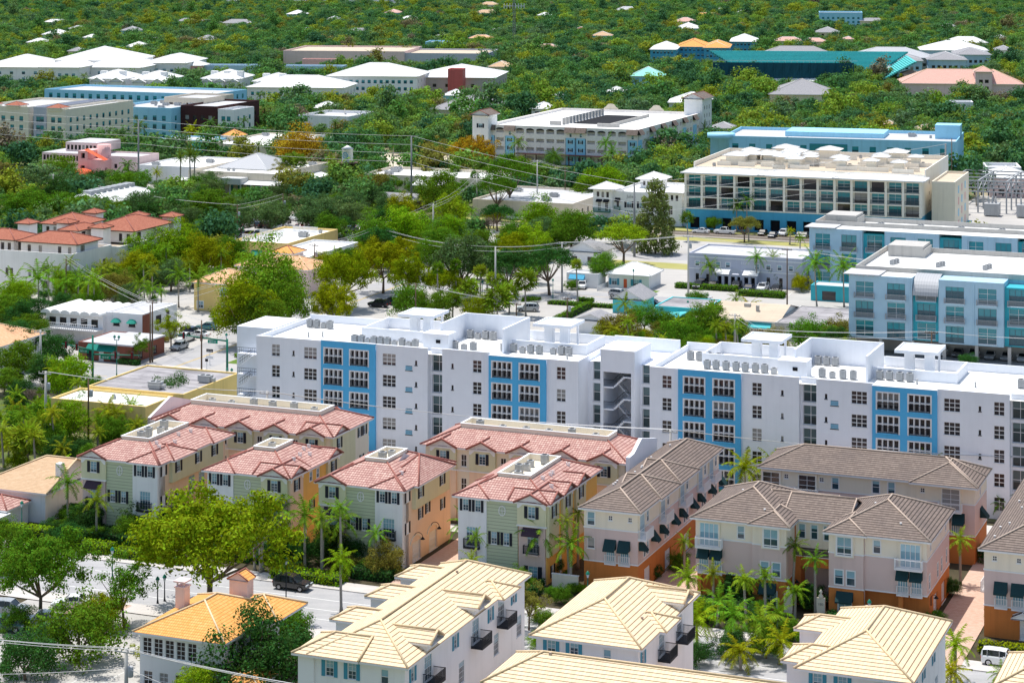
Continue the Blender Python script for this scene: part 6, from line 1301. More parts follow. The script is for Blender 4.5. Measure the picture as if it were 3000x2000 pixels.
PL="""155,1108,85,royal,1.2;222,1152,75,royal,1.25;608,1165,85,royal,1.2;700,1180,105,royal,1.25;782,1190,95,royal,1.2;640,1172,90,royal,1.2;782,1285,75,coco,1.6;1072,1200,95,royal,1.1;1155,1235,85,royal,1.;1242,1222,105,royal,1.1;1312,1250,95,royal,1.1;1342,1128,65,royal,1.2;1100,1275,90,coco,.4;1710,1072,95,coco,.8;1785,1078,105,coco,.8;2070,1078,95,coco,.9;2142,1066,85,coco,1.3;2065,1118,80,coco,.6;2160,1142,70,coco,.8;1673,1232,60,royal,2.;1640,1310,85,coco,.5;1825,1258,68,royal,2.1;1872,1290,62,royal,2.;1572,1240,55,royal,1.6;2205,1240,65,royal,1.6;2300,1158,55,royal,.6;1158,1370,75,royal,1.4;1102,1482,75,royal,1.2;2195,1478,90,coco,1.;2185,1545,85,coco,.5;1600,1425,115,coco,.6;1685,1415,115,royal,.7;1745,1430,115,royal,.6;1795,1480,95,coco,.5;1700,1500,95,coco,.4;1650,1380,85,royal,.7;1852,1530,60,coco,.4;1230,1400,45,coco,.6;2300,1545,60,coco,.4;1870,1480,60,coco,.5
88,640,95,royal,.8;30,652,85,royal,.7;180,640,65,royal,1.1;216,650,75,royal,1.1;250,945,75,coco,.7;302,940,70,coco,.8;62,1010,85,fan,.8;125,1085,95,coco,.7;20,1020,70,coco,.5;410,632,62,royal,1.2;455,642,62,royal,1.2;510,545,55,royal,.8;345,665,60,royal,1.1;320,650,55,royal,1.2;150,650,60,royal,1.;1872,605,85,royal,1.2;1937,612,85,royal,1.1;2005,590,55,royal,.5;1738,592,50,royal,1.4;1776,590,52,royal,1.3;1630,610,52,royal,.9;1118,600,60,royal,1.1;1206,648,62,fan,1.3;1142,685,70,fan,.9;1040,688,50,fan,.9;1080,660,50,fan,1.;1170,670,50,fan,1.;1690,690,45,royal,.8;1720,705,55,coco,.5;1435,700,55,royal,.9;1565,780,50,coco,.5;1640,720,60,fan,.6;1765,620,40,royal,.8;750,775,45,coco,.4;1860,760,40,coco,.4
1590,432,35,fan,2.;1637,430,36,fan,2.2;1672,436,36,fan,2.2;1820,440,42,fan,2.2;1840,436,42,fan,2.2;1872,442,40,fan,2.2;1954,458,58,coco,1.;2022,452,42,fan,1.9;2082,450,44,fan,1.9;2110,455,42,fan,1.9;2012,490,42,fan,1.;2046,490,42,fan,1.;2086,490,42,fan,1.;1715,462,48,royal,1.5;1692,470,44,royal,1.4;1578,500,34,fan,1.6;1720,520,28,coco,1.2;1838,545,30,royal,1.6;1815,528,24,coco,1.4;415,362,42,date,2.;436,356,48,date,2.;447,362,42,date,2.;300,385,22,royal,1.2;660,370,34,fan,1.6;672,365,34,fan,1.6;690,372,34,fan,1.6;762,385,44,royal,1.2;800,375,40,date,1.2;830,375,36,royal,1.;1090,405,26,fan,1.6;1012,380,28,fan,1.4;1045,392,28,fan,1.4;1392,330,50,royal,1.2;1405,350,50,royal,1.;1190,330,50,royal,1.2;1272,360,50,royal,.9;1480,330,50,royal,1.;1500,350,45,royal,.9;1620,300,45,royal,.9;1455,345,45,royal,.8;1740,330,40,coco,.6;2240,410,35,royal,1.8;2300,360,40,royal,1.;840,290,50,royal,.6;370,250,40,royal,1.;280,310,45,royal,1.;320,290,45,royal,1.;160,255,36,royal,1.;530,255,50,royal,.7;560,260,45,royal,.7;540,300,40,royal,.7;600,300,40,royal,.7;460,260,40,royal,1.2;475,235,45,royal,1.2;490,250,45,royal,1.1;360,395,30,coco,1.;440,300,45,coco,.6;295,300,40,coco,.5"""
for ln in PL.replace('\n',';').split(';'):
    q=ln.split(','); x,y,d=spot(float(q[0]),float(q[1]),float(q[2]),float(q[4])); 
    palm(x,y,max(1.2,float(q[4])*d),d*1.22,q[3],(.24,.30,.025) if q[3]=='coco' else ((.15,.255,.03) if float(q[1])>500 else (.10,.19,.03)))
# dense planting of the quarter behind the apartments, gardens and verges: (x0,x1,y0,y1 of the trunks in the photo, n, kinds, colours, metres)
rz_=random.Random(77)
for (x0,x1,y0,y1,n,ks,cs_,d0,d1) in ((720,1330,520,610,46,('dense','oak','layer'),('lg','g','dg','g','yg','bl'),6,10),(730,1080,600,650,14,('dense','spread'),('yg','lg','g'),5,8),(980,1330,600,690,22,('dense','oak','bush'),('g','dg','lg'),3,7),(300,500,570,660,24,('dense','oak','bush'),('lg','yg','g'),5,9),(0,260,600,700,26,('dense','bush','oak'),('g','dg','lg'),3,7),(1370,1960,770,850,44,('bush','dense'),('g','lg','dg','og','yg'),3,6),(0,500,440,565,48,('oak','oak','dense'),('g','bl','g','dg'),6,10),(500,830,470,545,30,('oak',),('bl','g','bl'),6,9),
  (0,150,700,900,26,('dense','bush'),('dg','g','dg','lg'),4,8),(0,330,900,1090,60,('bush','dense','bush'),('lg','g','g','dg','yg'),2.2,5),(110,330,1180,1260,26,('bush',),('dg','g','dg'),2,3.6),(640,900,1260,1330,26,('bush',),('dg','g','og'),1.6,3.2),(1040,1340,1270,1400,26,('bush',),('g','lg','dg'),1.2,2.6),(1550,1840,1370,1560,56,('bush',),('g','dg','lg','g'),1.4,3.4),(0,230,1250,1330,12,('dense','oak'),('g','dg'),4,6),(0,640,1480,1640,26,('bush','dense'),('g','dg','lg','g'),3,6),(1130,1260,1400,1568,20,('bush',),('lg','g','yg'),1,2.2),(2100,2352,800,850,8,('bush',),('g','dg'),3,5),(1560,1960,560,640,10,('bush','oak'),('g','bl','lg'),3,5),(860,1330,395,500,26,('dense','airy','oak','bush'),('g','dg','lg','og','bl'),4,8),(820,900,420,440,6,('airy',),('g','og'),5,7),(480,600,700,760,8,('bush',),('g','lg'),2,4),(250,420,690,830,12,('bush',),('g','dg','og'),1.5,3)):
    for i in range(n):
        X,Y=gp(rz_.uniform(x0,x1)*K5,rz_.uniform(y0,y1)*K5); u,v=w2uv(X,Y)
        if any(a<u<b and c<v<d_ for a,b,c,d_ in STREETS): continue
        d=rz_.uniform(d0,d1)
        if blocked(X,Y,d*.35): continue
        tree(X,Y,d,rz_.choice(ks),rz_.choice(cs_),kz=rz_.uniform(.8,1.1))
for (x0,x1,y0,y1,n,kc,d0,d1,kd) in ((0,330,900,1090,18,0,3.5,5.,'coco'),(560,900,1290,1345,14,0,3.5,4.6,'royal'),(1560,1840,1400,1560,20,0,3.4,4.8,'coco'),(1040,1340,1290,1380,10,0,3,4,'royal'),(0,260,620,720,14,0,4.5,6,'royal'),(1380,1700,780,850,10,0,3.5,5,'coco'),(1000,1330,690,730,8,0,3,4.5,'fan'),(1640,1860,1120,1140,5,0,4,5,'coco'),(300,520,650,720,12,0,3.5,5,'royal'),(1130,1260,1440,1560,5,0,3,4,'coco'),(720,1330,520,690,12,0,4,5.5,'royal')):
    for i in range(n):
        X,Y=gp(rz_.uniform(x0,x1)*K5,rz_.uniform(y0,y1)*K5); u,v=w2uv(X,Y)
        if any(a<u<b and c<v<d_ for a,b,c,d_ in STREETS) or blocked(X,Y,.8): continue
        d=rz_.uniform(d0,d1); palm(X,Y,rz_.uniform(3.5,8.5) if kd!='coco' else rz_.uniform(2.,6.),d,kd,(.16,.26,.03) if kd!='coco' else (.21,.29,.03))
# avenue and park palms among the far trees
rp=random.Random(21); XP=[]
for (x0,x1,y0,y1,n,kc) in ((700,1010,232,262,34,1.3),(640,1060,285,350,36,1.),(1130,1330,105,140,22,1.2),(1250,1420,150,200,18,1.2),(840,930,112,122,10,1.),(1330,1480,150,240,16,1.),(1080,1180,200,260,8,1.),(1760,1860,280,320,10,.8),(1510,1620,110,140,9,1.),(1600,1640,160,210,6,1.),(480,720,300,350,10,.8),(1090,1200,255,300,6,.8),(1900,2000,150,180,6,1.),(2150,2300,320,380,8,.9)):
    for i in range(n): x,y,d=spot(rp.uniform(x0,x1),rp.uniform(y0,y1),rp.uniform(24,34)*(1+(y0-200)/600),kc); XP.append((x,y,kc*d*rp.uniform(.8,1.1),d)) if PALMS>=298 else palm(x,y,kc*d*rp.uniform(.8,1.1),d,'royal' if rp.random()<.8 else 'fan',(.07,.145,.035))
# ---------------------------------------------------------------- scattered trees over the suburb
import bisect
HOLE=[]
def inb(x,y,m=0.,front=None):
    low=0
    for (a,b,rot,boxes) in FOOT:
        if rot is None: ox,oy=a,b; th=-T*.35
        else: ox,oy=uv2w(a,b); th=-T+rot
        dx,dy=x-ox,y-oy
        if abs(dx)>190 or abs(dy)>190: continue
        c,s=math.cos(th),math.sin(th); u=dx*c+dy*s; v=-dx*s+dy*c
        for (x0,x1,y0,y1,z) in boxes:
            f=(2.0 if y<700 else 2.4)*min(z,14); g=f if y<600 else max(f,min(z,12)*min(8.,y/150.))
            if x0-m<u<x1+m and y0-f<v<y1+m: return 2
            if x0-m<u<x1+m and y0-g<v<=y0: low=1
    return low
KEEP=[(-470,-90,543,553),(-300,-222,470,542),(-212,-198,318,560),(-175,-118,400,470),(-118,-60,395,475),(-345,-300,553,580),(-176,-92,505,560),(-400,-360,560,592),(-240,-200,530,560),(-330,-285,640,700),(-200,-100,475,503),(-130,-40,450,480),(-118,-20,552,650)]
def keepout(x,y):
    u,v=w2uv(x,y); return any(a<u<b and c<v<d for a,b,c,d in KEEP)
def inlawn(x,y):
    px,py=pix(x,y,3); X,Y=px/K5,py/K5
    return (2065<X<2180 and 68<Y<86) or (1700<X<1790 and 60<Y<78) or (2060<X<2110 and 60<Y<72 and False)
rs=random.Random(5); far_pts=[]; near_pts=[]
Z=335.
while Z<2750:
    sp=7.2 if Z<900 else 7.8; half=.2373*Z*1.06+12; x=-half
    while x<half:
        X,Y=x+rs.uniform(-.45,.45)*sp,Z+rs.uniform(-.45,.45)*sp
        u,v=w2uv(X,Y); pr=1. if v>640 else (.0 if v<480 else (.62 if v>560 else .35)); 
        if u<-235 and 400<v<560: pr=max(pr,.5)
        x+=sp
        if rs.random()>pr*.94: continue
        if keepout(X,Y) or inlawn(X,Y): continue
        if v>900 and ((v%135)<9 or (u%190)<9): continue
        lo=inb(X,Y,2.5)
        if lo==2: continue
        (near_pts if v<600 or Y<800 else far_pts).append((X,Y,lo))
    Z+=sp*.92
rs.shuffle(near_pts)
near_pts.sort(key=lambda p:p[1])
BUD=300-sum(1 for o,a in THINGS if o.name.startswith('tree') )
cut=max(0,min(len(near_pts),BUD)); extra=near_pts[cut:]; near_pts=near_pts[:cut]; far_pts+=extra
for X,Y,lo in near_pts:
    col=rs.choices(['g','dg','bl','lg','yg','og'],[4,3,3,2,1.4,.6])[0]; d=rs.uniform(6.5,11) if not lo else rs.uniform(3.5,5)
    tree(X,Y,d,rs.choice(['far_round','far_round','far_flat','far_tall']) if Y>620 else rs.choice(['oak','dense']),col,kz=.78)
# the far wood: one mass nobody could count, instanced on a point cloud
stx=[(0.,(.055,.14,.075)),(.22,(.085,.20,.085)),(.46,(.13,.26,.075)),(.62,(.13,.22,.12)),(.78,(.21,.33,.065)),(.90,(.29,.33,.05)),(.97,(.20,.19,.06)),(1.,(.22,.19,.16))]
M['farleaf']=leafmat('far_foliage',stx); M['farpalm']=leafmat('far_palm_foliage',[(0.,(.06,.14,.04)),(1.,(.15,.22,.045))],.2)
src=bpy.data.collections.new('far_tree_sources')
srcs=[]
for k,i in (('far_round',0),('far_round',1),('far_flat',0),('far_flat',1),('far_tall',0),('far_round',2)):
    me=TV[k][i][0].copy(); me.materials.clear(); me.materials.append(M['farleaf']); o=bpy.data.objects.new('a_%s_%d'%(k,i),me); src.objects.link(o)
mb=MB(); 
rr_=random.Random(3)
for i in range(12): frond(mb,2.4*i,1.1-1.4*i/12,2.6,1.4,.7,rr_,5,1)
mb.tube([(0,0,-7),(0,0,0)],[.25,.2],5); me=mb.mesh('z_palm',[M['farpalm']]); me.transform(Matrix.Scale(.42,4)); o=bpy.data.objects.new('z_palm',me); src.objects.link(o)
me=bpy.data.meshes.new('far_wood'); n=len(far_pts)
sc,ix,rz,co_=[],[],[],[]
for X,Y,lo in far_pts:
    pal=rs.random()<.13 and not lo; d=rs.choice([rs.uniform(6,9),rs.uniform(8,12.5)]) if not pal else rs.uniform(5,6.5)
    if not pal and rs.random()<.05: d=rs.uniform(13,17)
    if lo: d=rs.uniform(3.5,5.5)
    s=d/2; ix.append(6 if pal else rs.randrange(6)); sc.append(s); rz.append(rs.uniform(0,6.28)); co_.append((X,Y,(s*rs.uniform(.75,1.05) if not pal else 6.5*1.1*rs.uniform(.9,1.3))))
for X,Y,hh,d in XP: ix.append(6); sc.append(d/2.2); rz.append(rs.uniform(0,6.28)); co_.append((X,Y,hh))
me.from_pydata(co_,[],[])
for nm,typ,dat in (('sc','FLOAT',sc),('ix','INT',ix),('rz','FLOAT',rz)): a=me.attributes.new(nm,typ,'POINT'); a.data.foreach_set('value',dat)
fo=bpy.data.objects.new('distant_trees',me); COL.objects.link(fo); fo['kind']='stuff'; fo['label']='far wood of mixed green treetops covering the suburb to the horizon'; fo['category']='trees'
ng=bpy.data.node_groups.new('scatter','GeometryNodeTree'); ng.interface.new_socket('Geometry',in_out='INPUT',socket_type='NodeSocketGeometry'); ng.interface.new_socket('Geometry',in_out='OUTPUT',socket_type='NodeSocketGeometry')
gi=ng.nodes.new('NodeGroupInput'); go=ng.nodes.new('NodeGroupOutput'); ip=ng.nodes.new('GeometryNodeInstanceOnPoints'); ci=ng.nodes.new('GeometryNodeCollectionInfo'); ci.inputs['Collection'].default_value=src; ci.inputs['Separate Children'].default_value=True; ci.inputs['Reset Children'].default_value=True
def na(nm,t): q=ng.nodes.new('GeometryNodeInputNamedAttribute'); q.data_type=t; q.inputs[0].default_value=nm; return q.outputs[0]
cb=ng.nodes.new('ShaderNodeCombineXYZ'); ng.links.new(na('rz','FLOAT'),cb.inputs[2]); e2=ng.nodes.new('FunctionNodeEulerToRotation'); ng.links.new(cb.outputs[0],e2.inputs[0])
ng.links.new(gi.outputs[0],ip.inputs['Points']); ng.links.new(ci.outputs[0],ip.inputs['Instance']); ip.inputs['Pick Instance'].default_value=True
ng.links.new(na('ix','INT'),ip.inputs['Instance Index']); ng.links.new(e2.outputs[0],ip.inputs['Rotation']); ng.links.new(na('sc','FLOAT'),ip.inputs['Scale']); ng.links.new(ip.outputs[0],go.inputs[0])
md=fo.modifiers.new('scatter','NODES'); md.node_group=ng
print('trees',TREES,'palms',PALMS,'far',len(far_pts),'near',len(near_pts))
# hedges: clipped rows of leaves
def hedge(U0,U1,V0,V1,h,col='g',lab='clipped green hedge'):
    r=random.Random(int(U0*7+V0)); mb=MB(); W,D=U1-U0,V1-V0; n=int((W*D+2*(W+D)*h)*26); n=min(n,2600)
    for i in range(n):
        t=r.random(); 
        if t<.45: p=Vector((r.uniform(0,W),r.uniform(0,D),h)); d=Vector((0,0,1))
        elif t<.8: p=Vector((r.uniform(0,W),0 if r.random()<.7 else D,r.uniform(0,h))); d=Vector((0,-1,.3))
        else: p=Vector((W if r.random()<.7 else 0,r.uniform(0,D),r.uniform(0,h))); d=Vector((1,0,.3))
        p+=Vector((r.uniform(-.12,.12),r.uniform(-.12,.12),r.uniform(-.1,.12))); nn=(d+Vector((r.uniform(-1,1),r.uniform(-1,1),r.uniform(-1,1)))*.8).normalized(); tt=nn.cross(Vector((r.uniform(-1,1),r.uniform(-1,1),.3))).normalized(); b=nn.cross(tt); s=r.uniform(.10,.2); mb.face([p-tt*s,p-b*s*.7,p+tt*s,p+b*s*.7])
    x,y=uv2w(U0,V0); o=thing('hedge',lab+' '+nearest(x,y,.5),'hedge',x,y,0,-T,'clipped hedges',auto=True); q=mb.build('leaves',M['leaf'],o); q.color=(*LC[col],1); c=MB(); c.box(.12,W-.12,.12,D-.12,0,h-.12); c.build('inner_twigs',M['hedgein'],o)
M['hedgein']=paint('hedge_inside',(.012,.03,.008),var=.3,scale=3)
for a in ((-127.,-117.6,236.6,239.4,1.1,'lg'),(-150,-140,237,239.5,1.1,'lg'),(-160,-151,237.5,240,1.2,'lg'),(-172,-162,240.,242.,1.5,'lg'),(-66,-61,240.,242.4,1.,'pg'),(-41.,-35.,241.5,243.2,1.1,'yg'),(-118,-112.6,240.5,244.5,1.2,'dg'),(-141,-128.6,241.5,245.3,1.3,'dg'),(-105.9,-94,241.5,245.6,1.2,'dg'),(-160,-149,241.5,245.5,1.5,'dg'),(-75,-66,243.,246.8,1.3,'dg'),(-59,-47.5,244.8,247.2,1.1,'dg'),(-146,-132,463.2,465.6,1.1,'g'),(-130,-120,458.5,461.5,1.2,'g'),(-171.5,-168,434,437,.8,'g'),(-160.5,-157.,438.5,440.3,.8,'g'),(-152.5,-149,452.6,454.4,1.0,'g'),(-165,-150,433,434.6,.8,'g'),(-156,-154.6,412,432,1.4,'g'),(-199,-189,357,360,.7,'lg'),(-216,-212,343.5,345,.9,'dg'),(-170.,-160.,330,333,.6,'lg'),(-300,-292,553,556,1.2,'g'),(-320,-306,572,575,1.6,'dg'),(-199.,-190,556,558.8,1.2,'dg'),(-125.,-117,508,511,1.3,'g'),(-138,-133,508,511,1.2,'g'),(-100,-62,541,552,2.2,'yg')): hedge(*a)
# flowering shrub
x,y,d=spot(836,1295,26,.5); o=tree(x,y,2.,'bush','rust',label='magenta-leaved ti plant beside the arched-garage townhouse'); [setattr(c,'color',(.5,.02,.16,1)) for c in o.children if c.name.startswith('crown')]
# ================================================================ ground, roads
def sheet(name,m,pts,z,kind='structure'):
    mb=MB(); mb.face([(*uv2w(u,v),z) for u,v in pts]); o=mb.build(name,m if not isinstance(m,str) else M[m]); o['kind']=kind; return o
def rect(a,b,c,d): return [(a,c),(b,c),(b,d),(a,d)]
def groundmat():
    n=N('ground_cover'); a=n.noise(.06,6); b=n.noise(.6,5); f=n.math('MULTIPLY_ADD',a,.7,n.math('MULTIPLY',b,.3))
    c=n.ramp(f,[(.30,(.05,.08,.02)),(.46,(.09,.13,.03)),(.56,(.16,.15,.07)),(.66,(.40,.36,.28))]); n.l(c,n.b.inputs['Base Color']); n.b.inputs['Roughness'].default_value=.95; return n.m
def roadmat(name,c1,c2,sc=.25):
    n=N(name); a=n.noise(sc,6); b=n.noise(3.5,4); mp=n.n('ShaderNodeMapping'); mp.inputs['Rotation'].default_value=(0,0,T); mp.inputs['Scale'].default_value=(.05,1.2,1); n.l(n.n('ShaderNodeTexCoord').outputs['Object'],mp.inputs[0]); w_=n.noise(1.,4,mp.outputs[0])
    f=n.math('ADD',n.math('MULTIPLY',a,.4),n.math('ADD',n.math('MULTIPLY',b,.25),n.math('MULTIPLY',w_,.35))); c=n.ramp(f,[(.35,c1),(.65,c2)]); n.l(c,n.b.inputs['Base Color']); n.b.inputs['Roughness'].default_value=.9; return n.m
def pavermat():
    n=N('brick_pavers'); br=n.n('ShaderNodeTexBrick'); br.inputs['Scale'].default_value=1.; br.inputs['Brick Width'].default_value=.4; br.inputs['Row Height'].default_value=.2; br.inputs['Mortar Size'].default_value=.012
    n.l(n.n('ShaderNodeTexCoord').outputs['Object'],br.inputs['Vector']); br.inputs['Color1'].default_value=(.52,.33,.25,1); br.inputs['Color2'].default_value=(.62,.45,.36,1); br.inputs['Mortar'].default_value=(.40,.27,.2,1)
    c=n.mix(n.math('MULTIPLY',n.noise(.4,5),.5),br.outputs[0],(.55,.40,.32)); n.l(c,n.b.inputs['Base Color']); n.b.inputs['Roughness'].default_value=.85; return n.m
M['ground']=groundmat(); M['road']=roadmat('sunbleached_asphalt',(.32,.32,.33),(.44,.43,.43)); M['lot']=roadmat('pale_parking_asphalt',(.36,.345,.33),(.52,.50,.47),.08); M['paver']=pavermat(); M['walk']=roadmat('concrete_walk',(.48,.45,.42),(.60,.56,.53),.5)
M['lawn']=roadmat('lawn_grass',(.07,.15,.015),(.15,.22,.03),.4); M['soil']=roadmat('mulch_beds',(.035,.035,.018),(.09,.07,.04),.5); M['dryg']=roadmat('dry_grass',(.30,.30,.08),(.42,.38,.16),.2); M['mark']=paint('road_paint_white',(.75,.75,.73),var=.15,scale=2); M['markY']=paint('road_paint_yellow',(.72,.48,.06),var=.15,scale=2); M['sandy']=roadmat('sandy_plaza',(.58,.50,.38),(.70,.62,.50),.2); M['ballast']=roadmat('rail_ballast',(.26,.23,.20),(.40,.36,.32),1.5)
mb=MB(); mb.face([(-9000,60,0),(9000,60,0),(9000,16000,0),(-9000,16000,0)]); g=mb.build('ground',M['ground']); g['kind']='structure'
sheet('mulch_beds','soil',rect(-185,-20,180,296),.004)
sheet('road','road',rect(-420,60,221.8,235.6),.014)
sheet('sidewalk','walk',rect(-300,40,235.75,238.6),.12); sheet('sidewalk','walk',rect(-300,40,218.6,221.65),.12)
k=MB()
for v in (235.6,221.65): 
    for a,b in ((-300,-113),(-105.5,-82.5),(-75.5,-48),(-40.5,40)): 
        p=[uv2w(a,v),uv2w(b,v),uv2w(b,v+.15),uv2w(a,v+.15)]
        k.face([(*q,.13) for q in p]); k.face([(*p[0],0),(*p[1],0),(*p[1],.13),(*p[0],.13)]); k.face([(*p[2],0),(*p[3],0),(*p[3],.13),(*p[2],.13)])
o=k.build('kerb',M['walk']); o['kind']='structure'
for nm,(a,b,c,d) in (('driveway',(-47.2,-41.9,235.6,300)),('driveway',(-112.3,-106.5,235.6,267)),('driveway',(-82.4,-76.3,235.6,286)),('alley',(-163,-91,264.5,267.8)),('alley',(-170,-30,284.5,294)),('driveway',(-84.5,-79.,180,221.8)),('driveway',(-66,-52.5,196,221.8)),('driveway',(-31.5,-25,235.6,260))): sheet(nm,'paver' if nm=='driveway' else 'walk',rect(a,b,c,d),.13 if nm=='driveway' else .018)
sheet('parking_lot','lot',rect(-150,-122,186,221.6),.02); sheet('brick_island','paver',rect(-143,-137,214,221),.13)
mk=MB()
def line(u0,v0,u1,v1,w=.14,z=.022,m=0):
    d=Vector((u1-u0,v1-v0)).normalized(); n=Vector((-d.y,d.x))*w/2; mk.face([(*uv2w(u0+n.x,v0+n.y),z),(*uv2w(u0-n.x,v0-n.y),z),(*uv2w(u1-n.x,v1-n.y),z),(*uv2w(u1+n.x,v1+n.y),z)],m)
line(-300,231.75,40,231.75); line(-300,225.0,40,225.0); line(-300,228.2,40,228.2)
# streets and lots behind the apartments
sheet('paved_quarter','lot',rect(-330,-40,319,541),.01)
sheet('street','road',rect(-211.5,-198.5,296,700),.016); sheet('street','road',rect(-420,-40,325,342.5),.02); sheet('street','road',rect(-198,40,441,451.5),.016); sheet('street','road',rect(-330,60,503,514),.016)
line(-205.1,344,-205.1,560,.12,.03,1); line(-204.8,344,-204.8,560,.12,.03,1); line(-400,333.6,-212,333.6,.12,.03,1); line(-198,446.2,-40,446.2,.12,.024,1)
for u in range(-300,-224,3):
    for v in (490,512,530): line(u,v,u,v+5,.1,.03)
for u in [-146+2.9*i for i in range(10)]: line(u,463.5,u-.3,469.,.1,.03)
for u in [-170+2.8*i for i in range(6)]: line(u,412,u+1.5,417,.1,.03)
for u in [-147+3*i for i in range(8)]: line(u,206,u+.4,211.5,.1,.03); line(u,196,u+.4,201,.1,.03)
o=mk.build('road_markings',[M['mark'],M['markY']]); o['kind']='structure'
for nm,m,a in (('lawn','lawn',(-173,-166,322,334)),('lawn','lawn',(-198,-188,352,362)),('lawn','lawn',(-158,-148,453.5,458.5)),('lawn','dryg',(-175,-118,489.5,498)),('lawn','lawn',(-330,-300,556,566)),('lawn','dryg',(-420,-120,536,542)),('lawn','dryg',(-420,-120,553,557)),('rail_bed','ballast',(-470,-90,543,552)),('plaza','sandy',(-335,-285,640,706)),('lawn','dryg',(-312,-290,628,652)),('sidewalk','walk',(-216,-198.6,343,346.5)),('parking_lot','lot',(-400,-345,545,592)),('parking_lot','lot',(-112,-30,560,660)),('lawn','lawn',(-160,-150,333,343))):
    sheet(nm,m,rect(*a),.026+R_.random()*.006)
for (x0,x1,y0,y1) in ((2050,2190,62,90),(1690,1800,56,80),(2040,2130,56,66)): sheet('sports_field','dryg',[w2uv(*gp(x*K5,y*K5)) for x,y in ((x0,y1),(x1,y1),(x1,y0),(x0,y0))],.03)
t=MB()
for u0 in range(-470,-90,20):
    for v in (545.3,546.8,549.2,550.7): 
        a,b=uv2w(u0,v),uv2w(u0+20,v); t.bar((*a,.2),(*b,.2),.12)
o=t.build('rails',M['wood']); o['kind']='structure'
